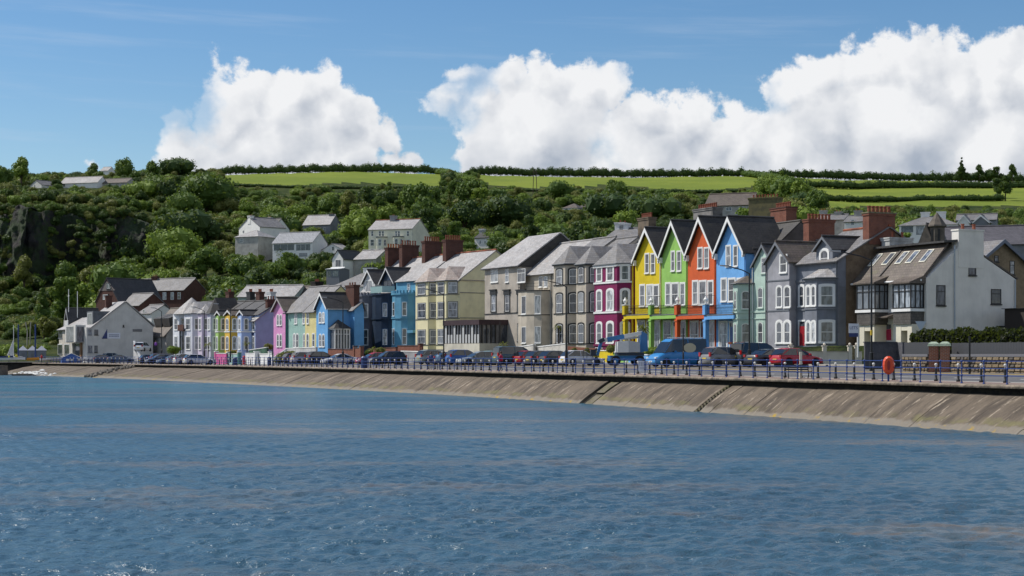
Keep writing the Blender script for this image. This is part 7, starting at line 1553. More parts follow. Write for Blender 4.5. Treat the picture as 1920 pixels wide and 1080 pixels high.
def car_meshes(kind, pm):
    S = STY[kind]; L, Wd = S['L'], S['Wd']; hw = Wd/2; R = 0.33 if kind != 'van' else 0.36
    wx = (L*0.19, L*0.81)
    out = {}
    xs = sorted(set([b[0] for b in S['body']]+[(w_+d*R*1.15)/L for w_ in wx for d in (-1,-.8,-.4,0,.4,.8,1)])); mb = MB(); rings = []
    bx, bz = zip(*S['body'])
    for f in xs:
        zt = float(np.interp(f, bx, bz)); x = f*L; zb = 0.22
        for w_ in wx:
            d = abs(x-w_)/(R*1.15)
            if d < 1: zb = max(zb, R+math.sqrt(max(0, 1-d*d))*R*1.12)
        tp = 0.90 if 0.04 < f < 0.93 else (0.80 if f < 0.5 else 0.74); e = 1.0 if 0.03 < f < 0.95 else 0.93
        if f in (0, 1): tp, e = 0.84, 0.86
        zm = zt*0.62+0.1; zb = min(zb, zt-0.12)
        half = [(hw*e*0.96, zb), (hw*e, max(zm*0.75, zb+0.01)), (hw*e*0.99, max(zm+0.12, zb+0.03)), (hw*tp, zt-0.02), (hw*tp*0.5, zt+0.02)]
        rings.append([(x, y, z) for y, z in half]+[(x, -y, z) for y, z in half[::-1]])
    k = len(rings[0]); mb.add(sum(rings, []), [(i*k+j, i*k+(j+1)%k, (i+1)*k+(j+1)%k, (i+1)*k+j) for i in range(len(rings)-1) for j in range(k)]+[tuple(range(k)), tuple(range((len(rings)-1)*k, len(rings)*k))[::-1]])
    out['body'] = mb.mesh('car_body', [pm], True)
    # roof: paint on top and pillars, glass between
    r = S['roof']; mbG = MB(); mbP = MB(); R2 = []
    for i, (f, z) in enumerate(r):
        belt = float(np.interp(f, bx, bz)); t = (z-belt)/(S['H']-belt) if S['H'] > belt else 0
        wt = hw*(0.90-0.20*max(0, min(1, t))); R2.append((f*L, z, belt-0.03, wt, hw*0.885))
    for i in range(len(R2)-1):
        (x0, z0, b0, w0, v0), (x1, z1, b1, w1, v1) = R2[i], R2[i+1]
        ends = i == 0 or i >= len(R2)-2
        m = mbG if ends else mbP
        if kind == 'van' and i == 0: m = mbP
        m.add([(x0, -w0, z0), (x0, w0, z0), (x1, w1, z1), (x1, -w1, z1)], [(0,1,2,3)])
        if not ends:
            m.add([(x0, -w0*0.8, z0+0.03), (x0, w0*0.8, z0+0.03), (x1, w1*0.8, z1+0.03), (x1, -w1*0.8, z1+0.03)], [(0,1,2,3)]); m.add([(x0, w0*0.8, z0+0.03), (x0, w0, z0), (x1, w1, z1), (x1, w1*0.8, z1+0.03)], [(0,1,2,3)]); m.add([(x0, -w0*0.8, z0+0.03), (x0, -w0, z0), (x1, -w1, z1), (x1, -w1*0.8, z1+0.03)], [(0,1,2,3)])
        for sgn in (-1, 1):
            sm_ = mbP if (kind == 'van' and x1 < L*0.62) else mbG
            sm_.add([(x0, sgn*w0, z0), (x1, sgn*w1, z1), (x1, sgn*v1, b1), (x0, sgn*v0, b0)], [(0,1,2,3)])
    # pillars
    fl = [R2[1], R2[2], R2[3]]
    def pillar(xa, za, wa, xb, zb_, wb, tk=0.05):
        for sgn in (-1, 1): mbP.add([(xa-tk, sgn*(wa+0.012), za), (xa+tk, sgn*(wa+0.012), za), (xb+tk, sgn*(wb+0.012), zb_), (xb-tk, sgn*(wb+0.012), zb_)], [(0,1,2,3)])
    xm = L*0.40; pillar(xm, S['H']-0.06, hw*0.72, xm, R2[2][2]+0.02, hw*0.885, 0.035)
    pillar(R2[0][0]+0.02*L, R2[0][1]+0.03, hw*0.88, R2[2][0]-0.1, S['H']-0.05, hw*0.72, 0.09 if kind != 'saloon' else 0.13); pillar(R2[-1][0]-0.02, R2[-1][1]+0.02, hw*0.89, R2[-3][0]+0.05, S['H']-0.04, hw*0.71, 0.035)
    out['roof'] = mbP.mesh('car_roof', [pm], False); out['windows'] = mbG.mesh('car_windows', [CGL], False)
    w = MB(); w.lathe([(R*0.6, -0.1), (R, -0.09), (R, 0.09), (R*0.6, 0.1)], (0,0,0), 14); out['tyre'] = w.mesh('tyre', [TYRE], False)
    w = MB(); w.lathe([(0.02, -0.085), (R*0.62, -0.085), (R*0.62, 0.085), (0.02, 0.085)], (0,0,0), 10)
    out['rim'] = w.mesh('rim', [RIM], False)
    def bxm(nm, m_, *b): q_ = MB(); q_.box(*b); return q_.mesh(nm, [m_])
    zl = S['body'][1][1]; hi = kind in ('suv', 'mpv')
    out['tail'] = bxm('tail_light', TAIL, -0.012, 0.10, -0.12, 0.12, -0.10, 0.10 if not hi else 0.24)
    out['head'] = bxm('headlight', HEADL, -0.16, 0.02, -0.17, 0.17, -0.06, 0.07)
    out['plate'] = bxm('plate', PLATEY, -0.01, 0.01, -0.26, 0.26, -0.06, 0.06); out['platef'] = bxm('plate_front', PLATEW, -0.01, 0.01, -0.26, 0.26, -0.055, 0.055)
    out['mirror'] = bxm('mirror', pm, -0.06, 0.06, -0.10, 0.10, -0.06, 0.07); out['bumper'] = bxm('bumper', TRIMB, 0, L-0.0, -hw*0.93, hw*0.93, 0.20, 0.30)
    return out, S, R, wx, zl
CARC = {}
def car(px, s, kind, col, colname, label, heading=None, group='cars parked along the seafront', z=None, name='parked_car', flip=False):
    X, Y = (px-CX)/s, F/s; d = wd(X, Y); z = gz(d) if z is None else z
    key = (kind, colname)
    if key not in CARC: CARC[key] = car_meshes(kind, cpaint(colname, col))
    out, S, R, wx, zl = CARC[key]; L, hw = S['L'], S['Wd']/2
    th = math.radians(24.8); h = math.atan2(math.sin(th), math.cos(th)) if heading is None else math.radians(heading)
    if flip: h += math.pi
    r = empty(name, (X-math.cos(h)*L/2, Y-math.sin(h)*L/2, z+0.01), h); tag(r, label, 'van' if kind == 'van' else 'car', group)
    b = place('body', out['body'], r); place('roof', out['roof'], r); place('window', out['windows'], r); place('underside', out['bumper'], r)
    for w_ in wx:
        for sg in (-1, 1):
            t_ = place('wheel', out['tyre'], r, (w_, sg*(hw-0.10), R), (math.pi/2, 0, 0)); place('rim', out['rim'], t_, (0, 0, -sg*0.012))
    for sg in (-1, 1):
        place('tail_light', out['tail'], r, (0.01, sg*(hw*0.80), zl-0.02)); place('headlight', out['head'], r, (L*0.985, sg*hw*0.66, S['body'][-2][1]-0.02)); place('mirror', out['mirror'], r, (L*0.66, sg*(hw+0.09), S['body'][4][1]+0.06))
    place('number_plate', out['plate'], r, (-0.015, 0, zl-0.28)); place('number_plate', out['platef'], r, (L+0.005, 0, 0.48))
    return r, S
RED=(0.36,0.008,0.02); CARS = [
 (1493,23.3,'hatch',RED,'red','red hatchback at the right end of the parked cars',26),
 (1446,22.9,'saloon',(0.025,0.028,0.035),'charcoal','charcoal saloon with red tail lamps tucked behind the red hatchback',34),
 (1421,22.3,'mpv',(0.045,0.055,0.065),'graphite','tall graphite people carrier behind the charcoal saloon',30),
 (1362,22.4,'suv',(0.17,0.175,0.18),'pewter','pewter sports utility car with upright red tail lamps',28),
 (1330,21.3,'suv',(0.62,0.63,0.65),'white','white crossover car right of the blue van',40),
 (1302,21.0,'hatch',(0.03,0.05,0.10),'navy','small navy hatchback half hidden between van and white crossover',40),
 (1090,19.3,'hatch',(0.62,0.62,0.63),'silver','silver white hatchback parked left of the boom lift',24),
 (1048,18.9,'hatch',(0.03,0.035,0.035),'black','black hatchback immediately left of the silver white one',30),
 (1022,18.5,'hatch',(0.05,0.05,0.055),'darkgrey','dark grey hatchback between the red and the black hatchbacks',30),
 (1000,18.1,'hatch',(0.30,0.02,0.03),'crimson','crimson hatchback mostly hidden by the dark grey one',32),
 (968,18.0,'mpv',(0.05,0.09,0.11),'teal','dark teal people carrier, tallest in the middle of the row',24),
 (930,17.2,'hatch',(0.25,0.42,0.42),'aqua','pale aqua hatchback showing behind the walker in red',28),
 (897,17.4,'estate',(0.19,0.21,0.215),'slate','slate grey estate with its nose to the sea',24),
 (873,16.9,'suv',(0.015,0.09,0.32),'royalblue','royal blue crossover in the middle of the row',28),
 (843,16.6,'saloon',(0.04,0.035,0.06),'aubergine','dark aubergine saloon left of the royal blue crossover',28),
 (816,16.2,'suv',(0.22,0.25,0.24),'greengrey','green grey crossover at the left end of the middle group',30),
 (726,15.6,'suv',(0.014,0.02,0.025),'jet','jet black crossover facing the sea, alone by the gap',22),
 (699,15.0,'hatch',(0.36,0.02,0.04),'cherry','cherry red hatchback behind the jet black crossover',24),
 (636,14.6,'saloon',(0.48,0.48,0.48),'silversaloon','long silver grey saloon before the vivid blue house',24),
 (604,13.9,'suv',(0.02,0.02,0.024),'blackgloss','black off-roader behind the silver grey saloon',30),
 (576,13.8,'suv',(0.34,0.32,0.36),'mauve','mauve silver crossover left of the black off-roader',28),
 (556,13.4,'hatch',(0.03,0.02,0.025),'nearblack','near black hatchback with bright tail lamp by the grassy bank',30),
 (374,12.7,'estate',(0.6,0.6,0.62),'lightsilver','light silver estate beside the pink garden wall',24),
 (352,12.2,'suv',(0.55,0.56,0.58),'pearl','pearl white crossover left of the light silver estate',30),
 (338,12.0,'hatch',(0.22,0.26,0.30),'bluesilver','blue silver hatchback with reflections in front of the turreted house',30),
 (322,11.9,'estate',(0.05,0.10,0.16),'steelblue','steel blue estate nose to the sea below the white turreted house',24),
 (306,11.5,'suv',(0.06,0.025,0.035),'maroon','maroon crossover behind the steel blue estate',28),
 (297,11.8,'hatch',(0.03,0.035,0.045),'inkblue','ink blue hatchback in front of the maroon crossover',30),
 (284,11.4,'hatch',(0.02,0.03,0.03),'blackgreen','black green small car next to the ramp wall',28),
 (226,10.7,'saloon',(0.07,0.11,0.14),'stormblue','storm blue saloon before the clubhouse gable',20),
 (214,10.4,'suv',(0.16,0.19,0.20),'mist','mist grey crossover close to the clubhouse wall',24),
 (198,10.6,'hatch',(0.03,0.05,0.09),'midnight','midnight blue hatchback left of the storm blue saloon',20)]
flips = {'slate','jet','steelblue','cherry','silversaloon','inkblue'}
for (px, s, kd, col, cn, lab, hd) in CARS: car(px, s, kd, col, cn, lab, hd, flip=(cn in flips))
car(268, 10.3, 'suv', (0.62,0.63,0.65), 'white', 'white sports utility car climbing the ramp beside the clubhouse', 80, group='cars parked along the seafront', z=CZ-(659-HY)/10.3)
# blue van with roof bars and round emblem
VB = (0.030,0.20,0.47)
r, S = car(1271, 21.6, 'van', VB, 'vanblue', 'bright blue high-roofed panel van with a pale oval emblem', 206, None)
mb = MB(); mb.lathe([(0.02,0),(0.42,0.0),(0.42,0.015)], (0,0,0), 16); o = mb.build('emblem', [plain('emblem_cream', (0.45,0.42,0.30), 0.5)], r); 
o.scale = (1.5, 1, 1); o.location = (2.1, 0.885*1.0-0.02, 1.65)
o.rotation_euler = (math.radians(-90), 0, 0); o.location = (2.1, 0.90, 1.65)
for k in range(4): mb = MB(); mb.box(0.6+k*0.9, 0.68+k*0.9, -0.75, 0.75, 2.5, 2.58); mb.build('roof_bar', [RIM], r)

# ------------------------------------------------------------------ boom lift
LB = plain('lift_blue', (0.012,0.14,0.36), 0.4, 0, 0.5, 0.3); LG = plain('lift_grey', (0.40,0.41,0.42), 0.5); LW = plain('lift_white', (0.62,0.62,0.60), 0.5); LK = plain('lift_dark', (0.02,0.03,0.05), 0.6)
s_ = 19.8; X, Y = (1173-CX)/s_, F/s_; lift = empty('boom_lift', (X, Y, gz(wd(X, Y))), math.radians(8)); tag(lift, 'blue and white boom lift with folded arm and grey engine cover', 'boom lift')
def lp(name, mats, fn): mb = MB(); fn(mb); return mb.build(name, mats, lift)
lp('chassis', [LB], lambda m: m.box(-1.6, 1.6, -0.8, 0.8, 0.45, 0.95)); lp('turntable', [LK], lambda m: m.box(-0.9, 1.6, -0.9, 0.9, 0.952, 1.25))
for sx_ in (-1.15, 1.15):
    for sy_ in (-1, 1):
        mb = MB(); mb.lathe([(0.25,-0.16),(0.47,-0.15),(0.47,0.15),(0.25,0.16)], (0,0,0), 14); w_ = mb.build('wheel', [TYRE], lift, loc=(sx_, sy_*0.95, 0.47), rot=(math.pi/2, 0, 0)); mb = MB(); mb.lathe([(0.02,-0.17),(0.24,-0.165),(0.24,0.165),(0.02,0.17)], (0,0,0), 8); mb.build('rim', [LB], w_)
lp('engine_cover', [LW], lambda m: m.prism([(-1.0,-1.0,1.26),(0.1,-1.0,1.26),(0.1,0.2,1.26),(-1.0,0.2,1.26)], [(-0.95,-0.95,2.25),(0.1,-0.95,2.35),(0.1,0.2,2.35),(-0.95,0.2,2.25)]))
lp('counterweight', [LG], lambda m: m.prism([(0.11,-1.0,1.26),(1.2,-1.0,1.26),(1.2,0.9,1.26),(0.11,0.9,1.26)], [(0.11,-0.95,2.35),(1.15,-0.95,2.2),(1.15,0.85,2.2),(0.11,0.9,2.35)]))
lp('riser', [LB], lambda m: m.prism([(1.25,-0.35,1.2),(2.1,-0.35,1.4),(2.1,0.35,1.4),(1.25,0.35,1.2)], [(1.5,-0.35,3.25),(2.0,-0.35,3.0),(2.0,0.35,3.0),(1.5,0.35,3.25)]))
def arm(m, p, q_, w, h): 
    p, q_ = Vector(p), Vector(q_); d = (q_-p).normalized(); n = Vector((-d.z, 0, d.x)); y = Vector((0, w/2, 0)); m.prism([p-y-n*h/2, p+y-n*h/2, p+y+n*h/2, p-y+n*h/2], [q_-y-n*h/2, q_+y-n*h/2, q_+y+n*h/2, q_-y+n*h/2])
lp('main_boom', [LW], lambda m: arm(m, (1.6,-0.1,3.1), (-2.3,-0.1,2.35), 0.3, 0.36)); lp('boom_sleeve', [LB], lambda m: arm(m, (-0.2,-0.1,2.76), (-1.8,-0.1,2.45), 0.36, 0.42)); lp('lower_link', [LG], lambda m: arm(m, (1.4,0.3,2.7), (-0.4,0.3,2.5), 0.2, 0.2))
lp('jib', [LB], lambda m: arm(m, (-2.3,-0.1,2.45), (-2.75,-0.1,0.95), 0.22, 0.26)); lp('knuckle', [LK], lambda m: arm(m, (-2.1,-0.1,2.5), (-2.6,-0.1,2.25), 0.4, 0.34))
def basket(m):
    for z in (0.55, 1.0, 1.5):
        m.tube([(-3.9,-0.9,z),(-2.95,-0.9,z),(-2.95,0.9,z),(-3.9,0.9,z),(-3.9,-0.9,z)], 0.03, n=4)
    for x, y in ((-3.9,-0.9),(-2.95,-0.9),(-2.95,0.9),(-3.9,0.9),(-3.4,-0.9)): m.tube([(x,y,0.5),(x,y,1.5)], 0.03, n=4)
    m.box(-3.9,-2.95,-0.9,0.9,0.45,0.5); m.box(-3.5,-3.0,-0.88,-0.5,0.9,1.5)
lp('basket', [LK], basket)

# ------------------------------------------------------------------ people
def person(px, s, z, label, top, legs=(0.02,0.025,0.05), skin=(0.45,0.28,0.2), facing=0.0, h=1.7, stride=0.25, hair=(0.06,0.04,0.03)):
    X, Y = (px-CX)/s, F/s; r = empty('person', (X, Y, z), facing); tag(r, label, 'person'); r.scale = (h/1.75,)*3
    V = [(0,0,0.95),(0,0,1.15),(0,0,1.40),(0,0,1.50),(0,0.02,1.62),(0,0.02,1.70),
         (0.19,0,1.40),(0.25,0.02,1.12),(0.24,0.12,0.90),(-0.19,0,1.40),(-0.25,0.02,1.12),(-0.24,-0.05,0.90),
         (0.10,0,0.88),(0.11,stride*0.4,0.48),(0.11,stride*0.5,0.08),(0.11,stride*0.5+0.16,0.04),(-0.10,0,0.88),(-0.11,-stride*0.3,0.48),(-0.11,-stride,0.10),(-0.11,-stride+0.15,0.04)]
    E = [(0,1),(1,2),(2,3),(3,4),(4,5),(2,6),(6,7),(7,8),(2,9),(9,10),(10,11),(0,12),(12,13),(13,14),(14,15),(0,16),(16,17),(17,18),(18,19)]
    Rr = [.15,.15,.14,.06,.10,.08,.07,.05,.035,.07,.05,.035,.09,.065,.045,.04,.09,.065,.045,.04]
    me = bpy.data.meshes.new('person_body'); me.from_pydata(V, E, []); o = place('body', me, r); md = o.modifiers.new('skin', 'SKIN'); 
    if not me.skin_vertices: me.attributes
    sv = me.skin_vertices[0].data if len(me.skin_vertices) else None
    if sv is None:
        bm = bmesh.new(); bm.from_mesh(me); bm.verts.layers.skin.verify(); bm.to_mesh(me); bm.free(); sv = me.skin_vertices[0].data
    for i, rr in enumerate(Rr): sv[i].radius = (rr, rr*0.8)
    sv[0].use_root = True; ss = o.modifiers.new('smooth', 'SUBSURF'); ss.levels = 1; ss.render_levels = 1
    m, t, p = mat('clothing'); g = coords(t); se = t.nodes.new('ShaderNodeSeparateXYZ'); t.links.new(g, se.inputs[0])
    c = MIX(t, M_(t, 'GREATER_THAN', se.outputs[2], 0.90), legs, top); c = MIX(t, M_(t, 'GREATER_THAN', se.outputs[2], 1.50), c, skin); c = MIX(t, M_(t, 'LESS_THAN', se.outputs[2], 0.07), c, (0.03,0.03,0.03)); t.links.new(c, p.inputs['Base Color']); p.inputs['Roughness'].default_value = 0.8; me.materials.append(m)
    mb = MB(); mb.lathe([(0.02,0.0),(0.11,0.03),(0.125,0.10),(0.10,0.17),(0.03,0.21)], (0,-0.01,1.60), 8); mb.build('hair', [plain('hair_%d' % int(px), hair, 0.8)], r, True)
    mb = MB(); mb.lathe([(0.17,0.0),(0.19,0.1),(0.20,0.35),(0.17,0.50),(0.07,0.56)], (0,0,0.90), 10); mb.build('jacket', [plain('jacket_%d' % int(px), top, 0.8)], r, True)
    return r
person(939, 20.9, DECK, 'walker in a crimson jacket and dark trousers on the promenade', (0.35,0.01,0.05), facing=math.radians(60), h=1.72)
person(808, 19.2, DECK, 'figure in a dark blue coat standing by the railing before the green grey crossover', (0.03,0.06,0.16), facing=math.radians(20), stride=0.05)
person(822, 19.4, DECK, 'figure in a pale blue top beside the one in the dark blue coat', (0.25,0.38,0.50), facing=math.radians(200), stride=0.08)
person(292, 10.4, CZ-(657-HY)/10.4, 'person in purple walking up the ramp behind the white car', (0.20,0.06,0.35), facing=math.radians(0))
person(78, 10.4, 0.15, 'person in a red buoyancy jacket by the dinghies', (0.45,0.03,0.03), facing=math.radians(90), stride=0.1, h=1.6)
person(31, 10.2, 0.15, 'sailor in a yellow jacket beside the white sail', (0.6,0.5,0.04), facing=math.radians(30), stride=0.15)
person(17, 10.3, 0.15, 'sailor in yellow bending left of the white sail', (0.5,0.5,0.05), facing=math.radians(120), stride=0.2, h=1.5)
person(1118, 19.8, gz(14), 'worker in a bright yellow vest beside the boom lift basket', (0.6,0.5,0.02), facing=math.radians(10), stride=0.1)

# ------------------------------------------------------------------ street lamps
LAMP = plain('lamp_black', (0.012,0.012,0.013), 0.4)
for (px, s, ytop, yb, dxh, lab) in ((1634,27.5,487,700,-58,'tall black street lamp in front of the slate grey wall, arm over the road'),(1405,23,512,688,-38,'tall black street lamp before the mint green house'),(1062,19.5,537,684,-36,'tall black street lamp beside the wide rounded stone bay'),
        (832,17.0,552,683,-30,'tall black street lamp at the corner of the glazed conservatory'),(643,14.8,566,680,-30,'tall black street lamp before the vivid blue porch'),(432,12.6,577,676,-22,'black street lamp between the green and golden bays'),(383,12.2,583,675,-16,'black street lamp at the pale lilac houses'),(303,11.4,584,672,-12,'street lamp in front of the dormer cottage'),
        (1281,23.2,615,690,0,'short black post rising in front of the blue van'),(1818,31.0,630,714,0,'slim black and yellow-banded post beyond the railing at the far right'),(511,13.4,650,680,0,'slim black post by the white garden gates')):
    X, Y = (px-CX)/s, F/s; z0 = CZ-(yb-HY)/s; z1 = CZ-(ytop-HY)/s; r = empty('street_lamp' if dxh else 'post', (X, Y, z0)); tag(r, lab, 'street lamp' if dxh else 'post', None)
    mb = MB(); mb.tube([(0,0,-0.3),(0,0,1.4),(0,0,1.45),(0,0,z1-z0)], [0.14 if dxh else 0.07,0.14 if dxh else 0.07,0.075 if dxh else 0.06,0.06], n=8); mb.build('pole', [LAMP], r)
    if dxh:
        e = dxh/s; rise = 0.55; mb = MB(); mb.tube([(0,0,z1-z0-0.05),(e*0.35,0,z1-z0+rise*0.45),(e,0,z1-z0+rise)], 0.045, n=6); mb.build('arm', [LAMP], r); mb = MB(); mb.prism([(e*1.0,-0.13,z1-z0+rise-0.05),(e*1.0-0.75,-0.10,z1-z0+rise+0.02),(e*1.0-0.75,0.10,z1-z0+rise+0.02),(e*1.0,0.13,z1-z0+rise-0.05)], [(e*1.0,-0.10,z1-z0+rise+0.09),(e*1.0-0.75,-0.06,z1-z0+rise+0.12),(e*1.0-0.75,0.06,z1-z0+rise+0.12),(e*1.0,0.10,z1-z0+rise+0.09)]); mb.build('lamp_head', [plain('lamp_grey', (0.3,0.3,0.3), 0.5)], r)
    if px == 1634:
        mb = MB(); mb.lathe([(0.09,0),(0.09,0.35)], (0,0,2.6), 8); mb.build('yellow_band', [plain('band_yellow', (0.6,0.42,0.03), 0.5)], r)
# ------------------------------------------------------------------ lifebuoy housing, bench, bins, boards and signs
aL = arc_of_px(1672, 0.25); x, y = edge(aL, 0.05); hd = edge_dir(aL)
r = empty('lifebuoy', (float(x), float(y), DECK), math.radians(-8)); tag(r, 'bright orange oval lifebuoy housing fixed to the railing', 'lifebuoy')
ORG = plain('lifebuoy_orange', (0.62,0.06,0.012), 0.35); mb = MB(); prof = []
def oval(w, z0, z1, y, n=14): return [(w*math.cos(2*math.pi*i/n)*0.5, y, (z0+z1)/2+(z1-z0)/2*(abs(math.sin(2*math.pi*i/n))**0.75)*(1 if math.sin(2*math.pi*i/n) >= 0 else -1)) for i in range(n)]
mb.prism(oval(0.58, 0.42, 1.36, 0.0), oval(0.62, 0.40, 1.38, -0.06)); mb.prism(oval(0.62, 0.40, 1.38, -0.061), oval(0.44, 0.5, 1.28, -0.2)); mb.build('housing', [ORG], r)
mb = MB(); mb.prism(oval(0.16, 0.62, 1.15, -0.199), oval(0.14, 0.66, 1.11, -0.21)); mb.build('grip_slot', [plain('lifebuoy_dark', (0.28,0.015,0.01), 0.5)], r)
mb = MB(); mb.box(-0.05, 0.05, 0.01, 0.06, 0, 0.9); mb.build('bracket', [RAILBLUE], r)
s_ = 31.2; X, Y = (1497-CX)/s_, F/s_; r = empty('bench', (X, Y, DECK), math.radians(14)); tag(r, 'wrought black iron bench on the promenade with scrolled ends', 'bench')
for k in range(3): mb = MB(); mb.box(-0.75, 0.75, -0.25+k*0.17, -0.12+k*0.17, 0.43, 0.46); mb.build('seat_slat', [IRON], r)
for k in range(3): mb = MB(); mb.box(-0.75, 0.75, 0.25, 0.28, 0.52+k*0.13, 0.60+k*0.13); mb.build('back_slat', [IRON], r)
for x in (-0.75, 0.75):
    mb = MB(); mb.tube([(x,-0.3,0),(x,-0.22,0.25),(x,-0.26,0.44),(x,0.26,0.44),(x,0.3,0.9)], 0.035, n=5); mb.tube([(x,0.32,0),(x,0.2,0.25),(x,0.26,0.44)], 0.035, n=5); mb.tube([(x,-0.28,0.44),(x,-0.28,0.66),(x,0.26,0.68)], 0.03, n=5); mb.build('end_frame', [IRON], r)
def bin_(px, s, label, col, h=1.1, w=0.3, z=None, cap=None, name='litter_bin', cat='bin'):
    X, Y = (px-CX)/s, F/s; z = DECK if z is None else z; r = empty(name, (X, Y, z)); tag(r, label, cat); mb = MB(); mb.lathe([(w*0.9,0),(w,0.05),(w,h*0.78),(w*0.95,h*0.8)], (0,0,0), 10); mb.build('body', [col], r)
    mb = MB(); mb.lathe([(w*1.08,h*0.8),(w*1.08,h*0.88),(w*0.6,h)], (0,0,0), 10); mb.build('lid', [cap or col], r)
NVY = plain('navy_bin', (0.012,0.03,0.11), 0.5)
bin_(683, 17.3, 'navy litter bin standing against the railing near the jet black crossover', NVY, 1.3, 0.36); bin_(441, 13.3, 'dark blue litter bin before the pale green garden wall', NVY, 1.1, 0.35); bin_(277, 11.5, 'dark blue litter bin left of the parked cars by the ramp', NVY, 1.1, 0.33)
bin_(457.5, 12.9, 'bright red cylindrical pillar bin before the white garden gates', plain('pillar_red', (0.5,0.015,0.015), 0.4), 1.35, 0.2, name='pillar_bin'); bin_(505, 13.6, 'small blue recycling bin beside the white gate pier', NVY, 1.2, 0.28)
aB = arc_of_px(1207, 0.2); x, y = edge(aB, 0.16); r = empty('notice_board', (float(x), float(y), DECK+0.03), math.radians(-4)); tag(r, 'small white notice sheet tied to the railing', 'notice')
mb = MB(); mb.box(-0.34, 0.34, 0, 0.02, 0.25, 1.0); mb.build('panel', [paint('notice_white', (0.7,0.7,0.74), 0.6, 0)], r)
mb = MB()
for k in range(5): mb.box(-0.26+k*0.11, -0.21+k*0.11, -0.006, -0.001, 0.62, 0.92)
mb.box(-0.26, 0.26, -0.006, -0.001, 0.5, 0.53); mb.box(-0.26, 0.2, -0.006, -0.001, 0.42, 0.45); o = mb.build('print', [plain('ink_grey', (0.3,0.32,0.4), 0.7)], r); o['kind'] = 'stuff'
aP = arc_of_px(1501.5, 0.25); s_ = 31; X, Y = (1501.5-CX)/s_, F/s_; r = empty('marker_post', (X, Y, DECK)); tag(r, 'short cream post behind the railing in front of the red hatchback', 'post'); mb = MB(); mb.box(-0.07, 0.07, -0.06, 0.06, 0, 1.62); mb.build('post', [paint('cream_piers', (0,0,0))], r)
# estate agent board
s_ = 22.2; r = empty('letting_sign', W(1601, 650, s_), math.radians(10)); tag(r, 'white and navy letting board on a white post against the brown side wall', 'sign')
mb = MB(); mb.box(0.30, 0.42, -0.05, 0.05, -0.9, 1.95); mb.build('post', [P_WHITE], r); mb = MB(); mb.box(-0.48, 0.36, -0.09, -0.06, 1.15, 1.95); pn = mb.build('panel', [paint('sign_white', (0,0,0))], r); mb = MB(); mb.box(-0.46, 0.34, -0.10, -0.091, 0.83, 1.149); mb.build('lower_panel', [plain('flag_navy', (0,0,0))], r)
def text3d(txt, size, parent, loc, rot, m, name='lettering', ext=0.004):
    cu = bpy.data.curves.new(name, 'FONT'); cu.body = txt; cu.size = size; cu.extrude = ext; cu.align_x = 'CENTER'; cu.align_y = 'CENTER'; cu.resolution_u = 2
    o = bpy.data.objects.new(name, cu); COL.objects.link(o); dg = bpy.context.evaluated_depsgraph_get(); me = bpy.data.meshes.new_from_object(o.evaluated_get(dg)); bpy.data.objects.remove(o); me.materials.clear(); me.materials.append(m)
    return place(name, me, parent, loc, rot)
text3d('LETS', 0.36, r, (-0.06, -0.095, 1.58), (math.radians(90), 0, 0), plain('flag_navy', (0,0,0)))
# give way sign seen from behind
s_ = 24.5; r = empty('road_sign', W(1726, 655, s_), math.radians(0)); tag(r, 'back of a triangular give way sign on a grey post by the hedge', 'road sign')
mb = MB(); mb.tube([(0,0,-1.0),(0,0,2.2)], 0.045, n=6); mb.build('post', [PIPE], r); mb = MB(); mb.prism([(-0.42,-0.06,2.15),(0.42,-0.06,2.15),(0,-0.06,1.35)], [(-0.42,-0.08,2.15),(0.42,-0.08,2.15),(0,-0.08,1.35)]); mb.build('plate', [plain('sign_back_grey', (0.35,0.42,0.48), 0.5)], r)
